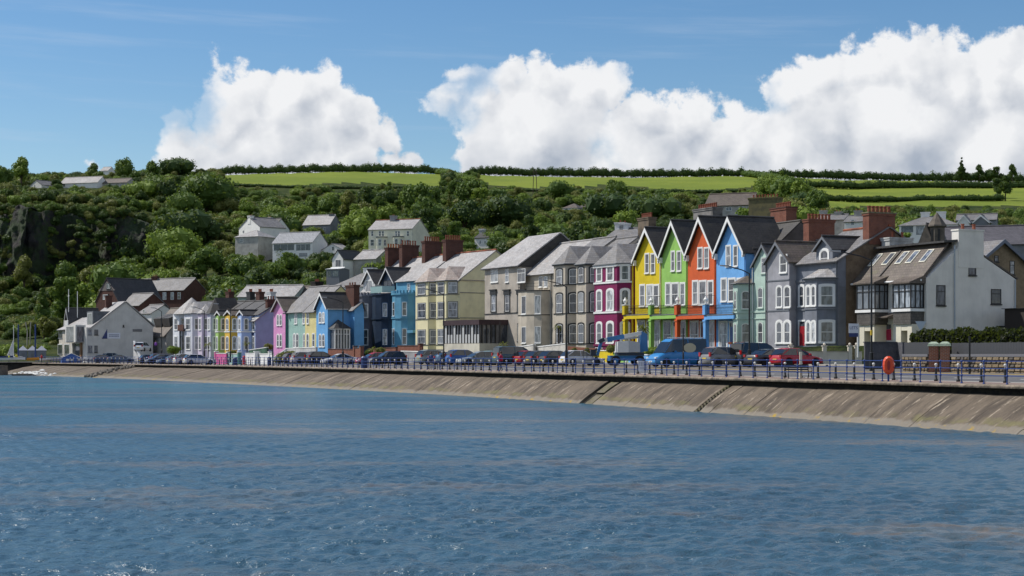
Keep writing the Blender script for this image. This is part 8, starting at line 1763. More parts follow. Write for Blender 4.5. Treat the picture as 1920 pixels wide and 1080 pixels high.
# ------------------------------------------------------------------ garden walls, hedges and fences
def gwall(pa, pb_, d, ya, yb_, m, label, cap=P_WHITE, th=0.28, name='garden_wall', piers=(), base=None, pierm=None, cat='wall'):
    """low wall parallel to the sea wall between two photo columns, top rows ya..yb"""
    a0, a1 = arc_of_px(pa, d), arc_of_px(pb_, d); n = max(2, int(abs(a1-a0)/3)+1); r = empty(name, (0, 0, 0)); tag(r, label, cat)
    mb = MB(); mc = MB(); P0 = []
    for i in range(n):
        f = i/(n-1); a = a0+(a1-a0)*f; x, y = edge(a, d); x2, y2 = edge(a, d+th); Y = float(y); zt = CZ-((ya+(yb_-ya)*f)-HY)*Y/F; P0.append((float(x), float(y), float(x2), float(y2), zt))
    zb_ = gz(d)-0.4
    for p_, q_ in zip(P0, P0[1:]):
        mb.prism([(p_[0],p_[1],zb_),(q_[0],q_[1],zb_),(q_[2],q_[3],zb_),(p_[2],p_[3],zb_)], [(p_[0],p_[1],p_[4]),(q_[0],q_[1],q_[4]),(q_[2],q_[3],q_[4]),(p_[2],p_[3],p_[4])])
        e = 0.05; nx, ny = (p_[2]-p_[0])/th*e, (p_[3]-p_[1])/th*e
        mc.prism([(p_[0]-nx,p_[1]-ny,p_[4]+.001),(q_[0]-nx,q_[1]-ny,q_[4]+.001),(q_[2]+nx,q_[3]+ny,q_[4]+.001),(p_[2]+nx,p_[3]+ny,p_[4]+.001)], [(p_[0]-nx,p_[1]-ny,p_[4]+.10),(q_[0]-nx,q_[1]-ny,q_[4]+.10),(q_[2]+nx,q_[3]+ny,q_[4]+.10),(p_[2]+nx,p_[3]+ny,p_[4]+.10)])
    mb.build('wall', [m], r)
    if cap: mc.build('coping', [cap], r)
    for pp_ in piers:
        a = arc_of_px(pp_, d); x, y = edge(a, d+th/2); zt = CZ-((ya+yb_)/2-HY)*float(y)/F+0.25; q_ = MB(); q_.box(-.24,.24,-.24,.24,zb_,zt); q_.box(-.30,.30,-.30,.30,zt+.001,zt+.12,1); q_.build('pier', [pierm or m, cap or m], r, loc=(float(x), float(y), 0), rot=(0, 0, edge_dir(a)))
    return r
YW = paint('wall_yellow', (0,0,0)); GW = paint('wall_green', (0,0,0)); OW = paint('wall_orange', (0,0,0)); BWl = paint('wall_blue', (0,0,0))
gwall(1121, 1150, 23.0, 658, 658, YW, 'bright yellow garden wall with white coping behind the boom lift basket', piers=(1121,))
gwall(1150, 1178, 23.0, 661, 661, GW, 'lime green garden wall between the yellow one and the lift wheels'); gwall(1178, 1215, 23.0, 666, 666, BWl, 'blue painted low wall behind the boom lift chassis')
gwall(1215, 1345, 24.5, 662, 662, OW, 'low orange garden wall behind the blue van'); gwall(1345, 1400, 24.5, 655, 656, BWl, 'sky blue garden wall above the pewter car'); gwall(1400, 1468, 24.5, 654, 655, MINTL, 'pale mint garden wall behind the people carrier')
WRAMP = paint('ramp_white', (0.55,0.53,0.48), 0.75, 0.12)
gwall(947, 1000, 24.0, 655, 647, WRAMP, 'sloping off-white ramp wall rising from the conservatory'); gwall(1000, 1060, 24.5, 652, 645, WRAMP, 'off-white sloping forecourt wall below the rounded stone bay'); gwall(1060, 1120, 25.5, 649, 654, BRICK, 'low red brick garden wall behind the clipped bushes', cap=None)
gwall(745, 790, 20.5, 649, 649, BRICK, 'curving red brick garden wall below the azure house', cap=BRICKD, piers=(787,)); gwall(690, 742, 18.5, 655, 652, BRICK, 'red brick garden wall below the navy house', cap=BRICKD)
gwall(615, 662, 14.5, 655, 656, BRICK, 'red brick wall behind the silver grey saloon', cap=BRICKD); gwall(664, 676, 13.5, 653, 653, BRICK, 'short brick gate pier pair by the cherry red car', cap=LEAD, piers=(664, 676))
gwall(752, 830, 17.0, 659, 661, paint('kerb_grey_wall', (0.30,0.30,0.31), 0.8, 0.15), 'low pale grey wall across the gap between the parked cars')
gwall(404, 424, 7.0, 663, 663, paint('wall_hot_pink', (0.60,0.12,0.30), 0.6, 0.05), 'hot pink garden wall beside the light silver estate', piers=(404,)); gwall(427, 447, 7.3, 664, 664, paint('wall_sea_green', (0.34,0.50,0.46), 0.6, 0.05), 'pale sea green garden wall right of the pink one', piers=(427, 447), pierm=paint('wall_teal', (0,0,0)))
gwall(460, 478, 8.0, 663, 663, P_WHITE, 'white garden wall between the red pillar bin and the gates', piers=(478,)); gwall(482, 510, 8.5, 664, 664, P_WHITE, 'white panelled garden gates and wall before the periwinkle gable', piers=(482, 505))
gwall(511, 535, 11.0, 672, 656, paint('club_white', (0.5,0.5,0.5), 0.7, 0.1), 'white wall sloping up towards the pink gable'); gwall(535, 592, 12.5, 654, 652, paint('club_white', (0,0,0)), 'long white terrace wall below the mint and yellow cottages')
gwall(466, 500, 12.0, 657, 652, paint('green_bank_wall', (0.05,0.12,0.08), 0.8, 0.2), 'dark green sloping wall under the periwinkle gable')
gwall(250, 262, 13, 640, 672, paint('club_white', (0,0,0)), 'thin pale ramp wall sloping down beside the clubhouse gable')

# wall of cut stones at the right, with brick gate piers, board fence and clipped hedge
def stone_wall(pa, pb_, d, label, seed):
    rng = random.Random(seed); a0, a1 = arc_of_px(pa, d), arc_of_px(pb_, d); r = empty('stone_wall', (0,0,0)); tag(r, label, 'stone wall'); z0 = gz(d)-0.15; H_ = 1.12
    mort = rough_mix('dark_mortar', [(0.075,0.06,0.045),(0.05,0.042,0.035)], 3); st = [rough_mix('rubble_%d' % i, [c, sc(c, 0.65), sc(c, 1.25)], 5) for i, c in enumerate(((0.20,0.155,0.10),(0.14,0.115,0.085),(0.25,0.20,0.135),(0.11,0.10,0.09)))]
    mb = MB(); n = int((a1-a0)/2)+2
    pts_ = [edge(a0+(a1-a0)*i/(n-1), d) for i in range(n)]; pts2 = [edge(a0+(a1-a0)*i/(n-1), d+0.35) for i in range(n)]
    for i in range(n-1):
        q_ = [pts_[i], pts_[i+1], pts2[i+1], pts2[i]]; mb.prism([(float(x), float(y), z0-0.3) for x, y in q_], [(float(x), float(y), z0+H_) for x, y in q_])
    mb.build('core', [mort], r)
    mb = MB(); 
    for i in range(n-1):
        A_, B_, C_, D_ = edge(a0+(a1-a0)*i/(n-1), d-0.08), edge(a0+(a1-a0)*(i+1)/(n-1), d-0.08), edge(a0+(a1-a0)*(i+1)/(n-1), d+0.45), edge(a0+(a1-a0)*i/(n-1), d+0.45)
        mb.prism([(float(x), float(y), z0+H_+.001) for x, y in (A_,B_,C_,D_)], [(float(x), float(y), z0+H_+.17) for x, y in (A_,B_,C_,D_)])
    mb.build('coping', [plain('slate_coping', (0.13,0.13,0.145), 0.6)], r)
    meshes = []
    for k in range(10):
        b = MB(); w_, h_ = rng.uniform(0.30, 0.62), rng.uniform(0.18, 0.26); c = rng.uniform(0.03, 0.06)
        fr = [(-w_/2+c, -0.10, c), (w_/2-c*rng.uniform(.5,2), -0.10, c*rng.uniform(.5,1.5)), (w_/2-c, -0.10, h_-c*rng.uniform(.5,2)), (-w_/2+c*rng.uniform(.5,2), -0.10, h_-c)]
        bk = [(-w_/2, 0.02, 0), (w_/2, 0.02, 0), (w_/2, 0.02, h_), (-w_/2, 0.02, h_)]; b.prism(bk, fr); meshes.append((b.mesh('stone', [st[k % 4]]), w_, h_))
    cnt = 0
    for row in range(5):
        a = a0+rng.uniform(0, 0.2)
        while a < a1-0.3:
            m_, w_, h_ = rng.choice(meshes); 
            if cnt < 290:
                x, y = edge(a+w_/2, d-0.0); hd_ = edge_dir(a); place('stone', m_, r, (float(x), float(y), z0+row*0.225+rng.uniform(-.01,.01)), (0, 0, hd_), (1, 1, 0.215/h_)); cnt += 1
            a += w_+0.03
    return r
stone_wall(1693, 1741, 13.6, 'rubble stone wall with slate coping left of the brick gate piers', 1)
stone_wall(1784, 2060, 13.6, 'long rubble stone wall with slate coping right of the brick gate piers', 2)
for px, lab in ((1751, 'red brick gate pier with domed pale green cap, nearer the slate grey wall'), (1772, 'red brick gate pier with domed pale green cap, beside the long stone wall')):
    a = arc_of_px(px, 13.5); x, y = edge(a, 13.5); r = empty('gate_pier', (float(x), float(y), gz(13.5)-0.1), edge_dir(a)+0.9); tag(r, lab, 'gate pier')
    mb = MB(); mb.box(-.3,.3,-.3,.3,0,1.75); mb.box(-.34,.34,-.34,.34,-0.2,0.18); mb.build('shaft', [brick('pier_brick', (0.30,0.10,0.05), (0.22,0.08,0.05), (0.3,0.25,0.2))], r)
    mb = MB(); mb.prism([(-.38,-.38,1.751),(.38,-.38,1.751),(.38,.38,1.751),(-.38,.38,1.751)], [(-.34,-.34,1.9),(.34,-.34,1.9),(.34,.34,1.9),(-.34,.34,1.9)]); mb.prism([(-.34,-.34,1.901),(.34,-.34,1.901),(.34,.34,1.901),(-.34,.34,1.901)], [(-.15,-.15,2.03),(.15,-.15,2.03),(.15,.15,2.03),(-.15,.15,2.03)]); mb.build('cap', [rough_mix('copper_green', [(0.36,0.42,0.33),(0.26,0.33,0.25)], 4)], r)
# board fence: every board a piece
def fence(pa, pb_, d, z0, z1, label, m):
    a0, a1 = arc_of_px(pa, d), arc_of_px(pb_, d); r = empty('board_fence', (0,0,0)); tag(r, label, 'fence'); b = MB(); b.box(-0.068, 0.068, -0.012, 0.012, 0, 1); bm_ = b.mesh('fence_board', [m]); n = 0; step = 0.15 if (a1-a0) < 40 else 0.15
    a = a0
    while a < a1 and n < 295:
        x, y = edge(a, d); place('board', bm_, r, (float(x), float(y), z0), (0, 0, edge_dir(a)), (1, 1, (z1-z0)*random.uniform(0.985, 1.01))); a += step; n += 1
    for zz in (z0+0.15, z1-0.2):
        b = MB(); b.tube([(*[float(c) for c in edge(q_, d+0.05)], zz) for q_ in np.linspace(a0, a1, 12)], 0.035, n=4); b.build('fence_rail', [m], r)
DKB = plain('fence_charcoal', (0.045,0.048,0.055), 0.75)
fence(1697, 1746, 14.3, gz(14)+1.0, 2.35, 'short charcoal board fence above the stone wall by the slate grey wall', DKB); fence(1786, 2050, 14.3, gz(14)+1.0, 2.28, 'long charcoal board fence above the stone wall at the right edge', DKB)
TONES['blackish green'] = leaf_mat('foliage_hedge', (0.010,0.017,0.007), (0.030,0.040,0.012))
def hedge_box(pa, pb_, d, z0, z1, w, label, tone, seed, leaf=0.13, name='hedge'):
    a0, a1 = arc_of_px(pa, d), arc_of_px(pb_, d); rng = np.random.RandomState(seed); L_ = a1-a0; n = int(L_*420); aa_ = rng.uniform(a0, a1, n); side = rng.rand(n); wob = 0.12*np.sin(aa_*1.7)+0.10*np.sin(aa_*4.1+1)+rng.normal(size=n)*0.05
    dd = np.where(side < 0.5, d+rng.normal(size=n)*0.05, d+rng.uniform(0, w, n)); zz = np.where(side < 0.5, rng.uniform(z0, z1, n)+0*wob, z1+wob)
    zz = np.minimum(zz, z1+wob); x, y = edge(aa_, dd); P = np.stack([x, y, zz], 1); t = rng.normal(size=(n, 3)); t /= np.linalg.norm(t, axis=1)[:, None]; b_ = np.cross(t, rng.normal(size=(n, 3))); b_ /= np.linalg.norm(b_, axis=1)[:, None]
    s_ = leaf*rng.uniform(0.6, 1.2, (n, 1)); V = np.stack([P-t*s_, P-b_*s_*.7, P+t*s_, P+b_*s_*.7], 1).reshape(-1, 3); r = empty(name, (0,0,0)); tag(r, label, 'hedge'); place('foliage', np_mesh('hedge_leaves', V, np.arange(n*4).reshape(-1, 4), TONES[tone]), r)
    mb = MB(); k = 12; pts_ = np.linspace(a0, a1, k)
    for u, v in zip(pts_, pts_[1:]):
        q_ = [edge(u, d+.08), edge(v, d+.08), edge(v, d+w-.05), edge(u, d+w-.05)]; mb.prism([(float(a), float(b), z0-0.6) for a, b in q_], [(float(a), float(b), z1-0.12) for a, b in q_])
    mb.build('twigs', [rough_mix('hedge_core', [(0.012,0.016,0.008),(0.02,0.018,0.012)], 3)], r)
hedge_box(1706, 2050, 15.6, 1.2, 2.98, 1.1, 'long clipped dark hedge above the charcoal fence before the white house', 'blackish green', 4)
# tall slate grey rendered enclosure
s_ = 26.3; th = math.radians(24.8); p0 = Vector(((1622-CX)/s_, F/s_)); hh = math.atan2(math.sin(th)*0.35, 1.0)
r = empty('rendered_enclosure', (p0.x, p0.y, gz(14)-0.15), hh); tag(r, 'tall slate grey rendered enclosure wall behind the black street lamp', 'wall')
SG = rough_mix('slate_grey_render', [(0.075,0.078,0.09),(0.055,0.057,0.067),(0.10,0.10,0.11)], 1.2, bscale=20)
mb = MB(); mb.box(0, 2.62, 0, 0.25, -0.3, 2.1); mb.box(2.40, 2.63, -1.0, -0.002, -0.3, 2.13); mb.box(2.38, 2.85, 0.251, 3.5, -0.3, 1.6); mb.build('wall', [SG], r); mb = MB(); mb.box(-0.05, 2.39, -0.05, 0.30, 2.101, 2.17); mb.build('coping', [SG], r)
# cream garden wall facing us with piers and gate
s_ = 21.9; p0 = Vector(((1481-CX)/s_, F/s_)); zb_ = CZ-(678-HY)/s_; r = empty('cream_garden_wall', (p0.x, p0.y, zb_), math.radians(3)); tag(r, 'cream front garden wall with ball-topped piers and a narrow timber gate', 'wall')
CW = paint('cream_wall', (0.66,0.61,0.52), 0.7, 0.08); CL = 137/s_
mb = MB(); mb.box(0.3, 2.9, 0, 0.25, -0.5, 0.82); mb.box(3.15, 5.05, 0, 0.25, -0.5, 0.82); mb.box(5.95, CL, 0, 0.25, -0.5, 0.82); mb.build('wall', [CW], r)
mb = MB(); mb.box(0.3, 2.9, -.04, .29, .821, .90); mb.box(3.15, 5.05, -.04, .29, .821, .90); mb.box(5.95, CL, -.04, .29, .821, .90); mb.build('coping', [paint('stone_coping', (0.42,0.38,0.31), 0.8, 0.1)], r)
for x in (0.13, 3.02, 5.22, 5.80): mb = MB(); mb.box(x-.16, x+.16, -.06, .31, -.5, 1.3); mb.box(x-.21, x+.21, -.11, .36, 1.301, 1.38); mb.lathe([(0.05,1.38),(0.12,1.45),(0.13,1.52),(0.05,1.62)], (x, .12, 0), 8); mb.build('pier', [CW], r)
mb = MB(); mb.box(5.39, 5.63, .08, .16, -.3, 1.15); mb.build('gate', [rough_mix('gate_timber', [(0.28,0.23,0.13),(0.2,0.16,0.09)], 6)], r)
for x0_, x1_ in ((0.35, 2.85), (3.2, 5.0)):
    mb = MB()
    mb.tube([(x0_, .12, 1.2), (x1_, .12, 1.2)], 0.02, n=4)
    k = x0_
    while k < x1_: mb.tube([(k, .12, .9), (k, .12, 1.25)], 0.012, n=3); k += 0.11
    mb.build('railing', [IRON], r)

# ------------------------------------------------------------------ garden plants
def shrub(px, yb, s, scale, tone, label, kind='bushy', group=None, cat='bush', name='bush'):
    ci = [c for c in CROWNS if c[0] == kind]; kd, cme, tme = ci[int(px) % len(ci)]; r = empty(name, W(px, yb, s), px); r.scale = (scale,)*3; c = place('crown', cme, r); c.material_slots[0].link = 'OBJECT'; c.material_slots[0].material = TONES[tone]; place('trunk', tme, r); tag(r, label, cat, group)
CLIP = leaf_mat('foliage_clipped', (0.10,0.12,0.015), (0.15,0.16,0.02)); TONES['yellow green'] = CLIP
shrub(1077, 668, 17.5, 0.17, 'yellow green', 'yellow green clipped bush below the black-edged bays, nearer the rounded bay'); shrub(1101, 668, 17.5, 0.18, 'yellow green', 'yellow green clipped bush before the black-edged bays, nearer the boom lift')
shrub(1077, 659, 17.5, 0.11, 'yellow green', 'small top tier of the clipped bush nearer the rounded bay'); shrub(1101, 659, 17.5, 0.11, 'yellow green', 'small top tier of the clipped bush nearer the boom lift')
for px, yb, s, k, t_, lab in ((535,676,13.3,0.35,'yellow green','sunlit bank of yellow green scrub beside the near black hatchback'),(524,680,13.4,0.25,'yellow green','lowest clump of yellow green scrub on the bank by the white sloping wall'),(545,671,13.2,0.3,'olive green','olive clump at the top of the scrubby bank'),
        (325,663,11.0,0.38,'bright green','bright green bush at the foot of the white turreted house'),(436,664,12,0.16,'olive green','low olive planting before the apple green bay'),(500,656,11.9,0.3,'olive green','grey olive shrubs above the white gates'),(1150,660,18.5,0.22,'olive green','shrub over the lime green wall by the boom lift'),(1222,668,18.6,0.28,'bright green','bright shrub between boom lift and blue van'),
        (712,662,14.2,0.22,'olive green','garden shrub below the navy house'),(690,664,14.0,0.16,'mid green','low garden shrub below the grey round bay'),(1390,442,13.0,0.35,'bright green','bright bush growing behind the end brick stack'),(1702,446,13.6,0.22,'bright green','bright creeper bush on the white chimney beside the church')):
    shrub(px, yb, s, k, t_, lab)
for px in (10, 32, 58, 84): shrub(px, 672, 8.9, 0.75+0.1*(px % 3), 'bright green' if px != 58 else 'olive green', {10:'sunlit bright bush at the left edge of the waterfront',32:'sunlit bright bush behind the white sail',58:'olive bush behind the beach huts',84:'bright bush between the huts and the clubhouse'}[px])
def palm(px, yb, s, h, label, n=16, fl=1.1):
    r = empty('palm', W(px, yb, s), 0); tag(r, label, 'palm'); mb = MB(); mb.tube([(0,0,-0.3),(0.03,0,h*0.5),(0,0,h)], 0.09, n=6); mb.build('trunk', [BARK], r); mb = MB(); rng = random.Random(int(px))
    for i in range(n):
        a = rng.uniform(0, 6.28); up = rng.uniform(-0.3, 1.0); L_ = fl*rng.uniform(.7, 1.1); d = Vector((math.cos(a), math.sin(a), 0)); sd = Vector((-d.y, d.x, 0))*0.07; p0 = Vector((0,0,h)); p1 = p0+d*L_*0.5+Vector((0,0,L_*0.5*up)); p2 = p0+d*L_+Vector((0,0,L_*(up-0.7)*0.6)); mb.add([p0-sd*.4, p1-sd, p2, p1+sd, p0+sd*.4], [(0,1,3,4),(1,2,3)])
    mb.build('fronds', [CLIP], r)
palm(1047, 655, 15.6, 2.6, 'cabbage palm by the doorway of the rounded bay house', 40, 0.9); palm(945, 660, 15.2, 0.9, 'spiky yucca in a pot beside the conservatory', 26, 0.9); palm(1206, 655, 18.2, 2.0, 'palm rising behind the boom of the lift', 30, 1.2)
palm(698, 663, 14, 0.5, 'spiky plant in the garden below the storm grey house', 24, 0.9); palm(457+6, 664, 12, 1.6, 'slim cordyline before the golden yellow bay', 22, 0.9); palm(390, 668, 12.2, 1.8, 'small palm before the pale lilac bay', 24, 0.9)

# ------------------------------------------------------------------ dark cliff on the left hillside
def cliff():
    nx, nz_ = 170, 60; V = []
    for i in range(nx):
        px = -80+i*400/(nx-1); yt = np.interp(px, [-80,0,40,60,150,230,262,292,320], [384,386,380,392,392,400,412,432,470]); yb_ = 520
        s = 6.02+0.10*math.sin(px*0.03)-0.12*max(0, (px-200)/100)
        if px < 42: s += 0.10
        for j in range(nz_):
            f = j/(nz_-1); X, Y = (px-CX)/s, F/s; z = CZ-(yb_+(yt-yb_)*f-HY)/s
            n_ = mnoise.fractal(Vector((X*0.10, z*0.05, 2.0)), 0.8, 2.1, 7)*3.0+mnoise.noise(Vector((X*0.5, z*0.2, 7)))*1.6+mnoise.noise(Vector((X*1.3, z*0.6, 1)))*0.7
            V.append((X, Y+n_+f*f*7+(3 if j == nz_-1 else 0), z+mnoise.noise(Vector((X*0.3, 0, 3)))*1.5*f))
    V += [(v[0], v[1]+9, v[2]-0.5) for v in V[nz_-1::nz_]]
    Q = [(i*nz_+j, (i+1)*nz_+j, (i+1)*nz_+j+1, i*nz_+j+1) for i in range(nx-1) for j in range(nz_-1)]+[(i*nz_+nz_-1, (i+1)*nz_+nz_-1, nx*nz_+i+1, nx*nz_+i) for i in range(nx-1)]
    m, t, p = mat('basalt_cliff'); g = t.nodes.new('ShaderNodeNewGeometry'); P = g.outputs['Position']; v = t.nodes.new('ShaderNodeVectorMath'); v.operation = 'MULTIPLY'; t.links.new(P, v.inputs[0]); v.inputs[1].default_value = (0.5, 0.5, 0.16)
    c = MIX(t, SMOOTH(t, noise(t, v.outputs[0], 1, 8, 0.75), 0.4, 0.65), (0.014,0.014,0.015), (0.052,0.044,0.038)); c = MIX(t, SMOOTH(t, noise(t, P, 0.14, 7, 0.75), 0.42, 0.54), c, (0.028,0.050,0.014))
    t.links.new(c, p.inputs['Base Color']); p.inputs['Roughness'].default_value = 0.9; bump(t, p, noise(t, v.outputs[0], 2.5, 8, 0.75), 1.0, 1.2)
    o = place('cliff', np_mesh('cliff', V, Q, m)); o['kind'] = 'structure'
cliff()
pts, sizes = [], []
for k in range(520):
    px = rs.uniform(-60, 305); f = rs.random()**0.8; yt = np.interp(px, [-80,60,150,230,262,292,320], [384,392,392,400,412,432,470]); yb_ = 515
    f = 1.0+rs.uniform(-.02, .05) if k % 3 == 0 else f
    if mnoise.noise(Vector((px*0.03, f*3, 5))) < -0.22 and k % 3: continue
    s = 6.05-0.12*max(0, (px-200)/100)+(0.10 if px < 42 else 0); yy = (px-CX)/s; pts.append((yy, F/s+f*f*7-1.0, CZ-(yb_+(yt-yb_)*f-HY)/s-1.2)); sizes.append(rs.uniform(0.14, 0.42))
woodland('cliff_scrub', 'bushes and ivy clinging to the dark cliff', 'scrub', pts, sizes, ['dark green', 'mid green', 'olive green'])

# ------------------------------------------------------------------ slipway end, quay, huts, dinghies at the left
def quay():
    s_ = 10.05; z1 = DECK+0.03; x0, x1 = (-700-CX)/9.2, (60-CX)/s_; Yq = F/s_
    mb = MB(); mb.prism([(x0,Yq+4,-3),(x1,Yq-0.5,-3),(x1+6,Yq+30,-3),(x0,Yq+34,-3)], [(x0,Yq+4,z1-0.15),(x1,Yq-0.5,z1),(x1+6,Yq+30,z1+0.1),(x0,Yq+34,z1)])
    o = mb.build('quay', [rough_mix('quay_stone', [(0.035,0.03,0.027),(0.06,0.052,0.045),(0.02,0.018,0.017)], 0.7)]); o['kind'] = 'structure'
    mb = MB(); mb.prism([(x0,Yq+3.5,z1-.149),(x1,Yq-1.0,z1+.004),(x1+6,Yq+30,z1+.1041),(x0,Yq+34,z1+.01)], [(x0,Yq+3.5,z1-.02),(x1,Yq-1.0,z1+.10),(x1+6,Yq+30,z1+.18),(x0,Yq+34,z1+.09)]); o = mb.build('quay_top', [PAVE2]); o['kind'] = 'structure'
    p = W(4, 705, 10.6); mb = MB(); mb.prism([(p.x-6,p.y-2,-3),(p.x+0.5,p.y-2,-3),(p.x+0.5,p.y+2,-3),(p.x-6,p.y+2,-3)], [(p.x-6,p.y-2,-0.35),(p.x+0.4,p.y-2,-0.35),(p.x+0.4,p.y+2,-0.35),(p.x-6,p.y+2,-0.35)]); o = mb.build('pier_end', [rough_mix('pier_stone', [(0.17,0.14,0.11),(0.10,0.085,0.07)], 1)]); o['kind'] = 'structure'
    mb = MB(); a_, b_ = W(22, 704.5, 10.9), W(72, 705.5, 10.9); mb.prism([(a_.x,a_.y,-2.4),(b_.x,b_.y,-2.4),(b_.x,b_.y+3,-2.4),(a_.x,a_.y+3,-2.4)], [(a_.x,a_.y,-1.85),(b_.x,b_.y,-1.85),(b_.x,b_.y+3,-1.7),(a_.x,a_.y+3,-1.7)]); o = mb.build('landing_slab', [DARKC]); o['kind'] = 'structure'
quay()
HUT = paint('hut_grey', (0.20,0.22,0.26), 0.7, 0.05); HUTR = paint('hut_roof', (0.36,0.38,0.44), 0.6, 0.05)
for px, lab in ((43, 'grey beach hut with pale pointed roof, leftmost of three'), (61, 'grey beach hut with pale pointed roof behind the blue mast'), (78, 'grey beach hut with pale pointed roof nearest the clubhouse')):
    s_ = 9.5; p = W(px, 672, s_); r = empty('beach_hut', (p.x, p.y, 0.15), 0.3); tag(r, lab, 'beach hut'); h = 1.5-(657-HY)/s_-0.15; mb = MB(); mb.box(-.85,.85,-.85,.85,0,h); mb.build('wall', [HUT], r); mb = MB(); mb.add([(-1.0,-1.0,h),(1.0,-1.0,h),(1.0,1.0,h),(-1.0,1.0,h),(0,0,h+0.95)], [(0,1,4),(1,2,4),(2,3,4),(3,0,4),(0,3,2,1)]); mb.build('roof', [HUTR], r); mb = MB(); mb.box(-.3,.3,-.88,-.851,0,1.7); mb.build('door', [P_GREYF], r)
def hull_mesh(L_, Wd_, H_, m, deckm):
    mb = MB(); R_ = []
    for f in np.linspace(0, 1, 9):
        w = Wd_/2*math.sin(math.pi*min(1, 0.25+f*0.75)**1.1) if f < 1 else 0.03; w = max(w, 0.03); sh = 0.12*f*f; R_.append([((f-0.5)*L_, y*w, z) for y, z in ((-1, H_+sh), (-0.8, H_*0.4+sh*.5), (0, 0.02+0.2*H_*f**3), (0.8, H_*0.4+sh*.5), (1, H_+sh))])
    mb.add(sum(R_, []), [(i*5+j, i*5+j+1, (i+1)*5+j+1, (i+1)*5+j) for i in range(8) for j in range(4)]+[(0,1,2,3,4)]); mb.add([p_ for r_ in R_ for p_ in (r_[0], r_[4])], [(i*2, i*2+1, i*2+3, i*2+2) for i in range(8)], 1); return mb.mesh('hull', [m, deckm], False)
def boat(px, py, s, L_, col, label, mast=0, mastc=None, sail=None, rz=0.1, z=None, coverc=None):
    r = empty('dinghy', (*W(px, py, s).xy, CZ-(py-HY)/s if z is None else z), rz); tag(r, label, 'boat'); place('hull', hull_mesh(L_, L_*0.36, 0.5, col, coverc or P_WHITE), r)
    if mast: mb = MB(); mb.tube([(0.4,0,0.3),(0.4,0,mast)], 0.06 if mastc is None else 0.14, n=6); mb.build('mast', [mastc or P_WHITE], r)
    if sail: mb = MB(); mb.prism([(0.3,0,0.7),(-1.5,0,0.75),(0.25,0,sail)], [(0.3,0.03,0.7),(-1.5,0.03,0.75),(0.25,0.03,sail)]); mb.build('sail', [paint('sail_white', (0.62,0.65,0.66), 0.7, 0)], r)
    return r
NB = plain('boat_navy', (0.015,0.04,0.16), 0.4); OB = plain('boat_orange', (0.65,0.28,0.03), 0.4); WB = plain('boat_white', (0.62,0.64,0.66), 0.35)
boat(20, 676, 10.4, 5.2, WB, 'long white hull lying on the quay at the left edge', rz=0.05); boat(23, 674, 9.9, 3.6, WB, 'dinghy with a small white sail raised', 6.5, None, 3.6, rz=1.2); boat(5, 673, 10.1, 3.8, NB, 'blue hulled dinghy at the very left edge of the quay', 0, rz=0.3)
boat(62, 676, 10.3, 2.2, OB, 'small orange hulled dinghy with a thick blue mast cover', 6.6, NB, rz=0.2); boat(31, 674, 9.7, 3.4, NB, 'navy dinghy behind the sail with a tall dark furled mast', 6.8, NB, rz=0.9)
for px, py, lab in ((92, 677, 'white dinghy under covers left of the blue tent'), (104, 676, 'white dinghy under a pale cover beside the blue tent'), (163, 677, 'white dinghy on a trolley right of the blue tent'), (176, 677, 'white dinghy on a trolley nearest the parked saloons')): boat(px, py, 10.3, 3.2, WB, lab, 0, rz=0.15 if px % 2 else 0.4)
s_ = 10.25; p = W(133, 677, s_); r = empty('event_tent', (p.x, p.y, DECK), 0.35); tag(r, 'royal blue event tent with white-edged pitched roof by the clubhouse', 'tent'); TB = plain('tent_blue', (0.02,0.09,0.34), 0.6)
mb = MB(); prof = [(-1.7,0),(1.7,0),(1.7,0.95),(0,1.75),(-1.7,0.95)]; mb.prism([(a, -1.2, b_) for a, b_ in prof], [(a, 1.2, b_) for a, b_ in prof]); mb.build('canopy', [TB], r); mb = MB(); mb.tube([(-1.75,-1.25,0.97),(0,-1.25,1.80),(1.75,-1.25,0.97)], 0.06, n=4); mb.build('edge_trim', [P_WHITE], r)
mb = MB(); mb.box(-1.0, 0.3, -1.24, -1.201, 0.35, 0.75); mb.build('banner', [P_WHITE], r)
for px in (50.5, 56): r = empty('bare_trunk', W(px, 648, 8.9), 0); tag(r, 'pale slim tree trunk behind the huts, '+('left' if px < 52 else 'right')+' of the pair', 'trunk'); mb = MB(); mb.tube([(0,0,-1),(0.1,0,3),(-0.3 if px < 52 else 0.2,0,5)], 0.12, n=5); mb.build('stem', [paint('pale_bark', (0.3,0.29,0.26), 0.8, 0.1)], r)
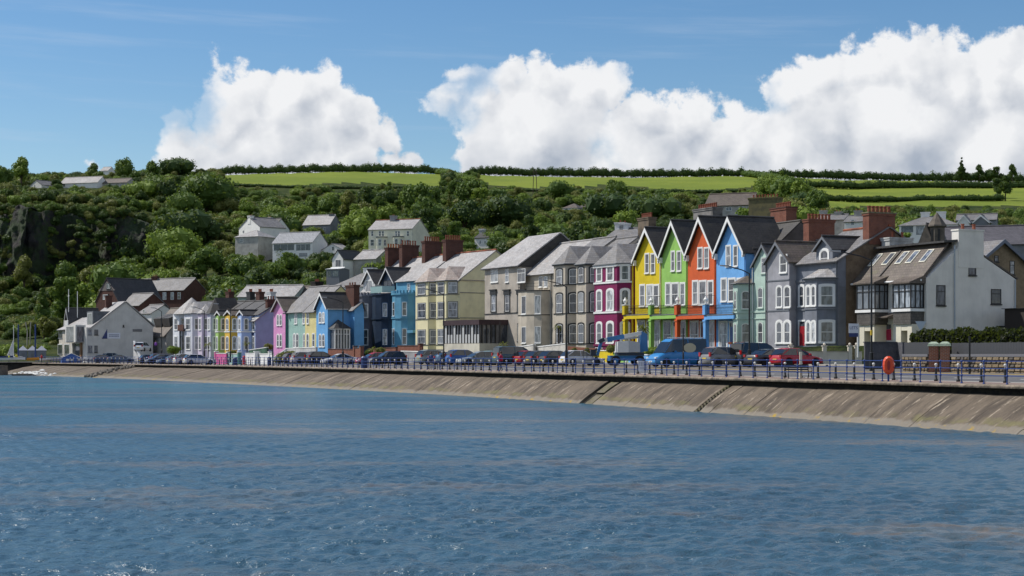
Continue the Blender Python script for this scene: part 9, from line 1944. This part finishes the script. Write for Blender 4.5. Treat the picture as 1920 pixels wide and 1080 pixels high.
# rock armour crossing the apron near the clubhouse, and shingle foam heap
rr_ = random.Random(9)
RK = rough_mix('armour_rock', [(0.14,0.12,0.10),(0.07,0.065,0.06),(0.22,0.20,0.17)], 1.2)
rk = []
for k in range(5):
    bm = bmesh.new(); bmesh.ops.create_icosphere(bm, subdivisions=1, radius=0.34)
    for v in bm.verts: v.co *= rr_.uniform(0.75, 1.2); v.co.z *= 0.7
    me = bpy.data.meshes.new('rock'); bm.to_mesh(me); bm.free(); me.materials.append(RK); rk.append(me)
RH = empty('rock_strip', (0,0,0)); tag(RH, 'strip of dark boulders running down the sea wall near the clubhouse', 'rocks')
for k in range(90):
    v = rr_.uniform(0.02, 1.0); a = rockA+rr_.uniform(-2.2, 2.2); x, y = edge(a, -(0.02+toe(a)*v)); place('rock', rk[k % 5], RH, (float(x), float(y), DECK-0.4+(ZW-DECK+0.4)*v**1.08+0.12), (rr_.random()*6, rr_.random()*6, rr_.random()*6))
FM = rough_mix('white_foam', [(0.62,0.62,0.60),(0.42,0.42,0.40)], 2, bscale=8, bd=0.1)
aF = arc_of_px(125, 0)
mb = MB(); 
for k in range(70):
    a = aF+rr_.gauss(0, 5.5); v = rr_.uniform(0.75, 1.02)-0.25*math.exp(-((a-aF)/3)**2)*rr_.random(); x, y = edge(a, -(0.02+toe(a)*v)); z = DECK-0.4+(ZW-DECK+0.4)*v**1.08; q_ = rr_.uniform(0.15, 0.55); mb.lathe([(q_*0.6, -0.1), (q_, 0.04), (q_*0.6, 0.16*q_/0.4), (0.03, 0.22*q_/0.4)], (float(x), float(y), z), 6)
o = mb.build('breaking_foam', [FM]); tag(o, 'white splash of foam against the foot of the sea wall', 'foam', kind='stuff')

# ------------------------------------------------------------------ labels: bollards by what stands behind them, trees made distinct
from collections import defaultdict
def px_of(o): return CX+F*o.location.x/o.location.y
RAW = [o for o in SC.objects if o.parent is None and o.get('group') == 'trees on the wooded hillside']
byl = defaultdict(list)
for o in RAW: byl[o['label']].append(o)
for lab, L_ in byl.items():
    if len(L_) < 2: continue
    L_.sort(key=px_of); words = {2:['the left one','the right one'],3:['the left one','the middle one','the right one']}.get(len(L_), ['the leftmost','second from left','third from left','fourth from left','fifth from left','the rightmost'])
    for o, w_ in zip(L_, words): o['label'] = lab.replace('to the right of','right of').replace('to the left of','left of').replace('the half-hidden','half-hidden').replace('dark green ','dark ').replace('mid green ','green ').replace('bright green ','bright ')+', '+w_

for o in RAW:
    if len(o['label'].replace('-', ' ').split()) > 15: o['label'] = o['label'].replace('well ', '').replace('close ', '').replace('small ', '').replace('the ', '', 1)
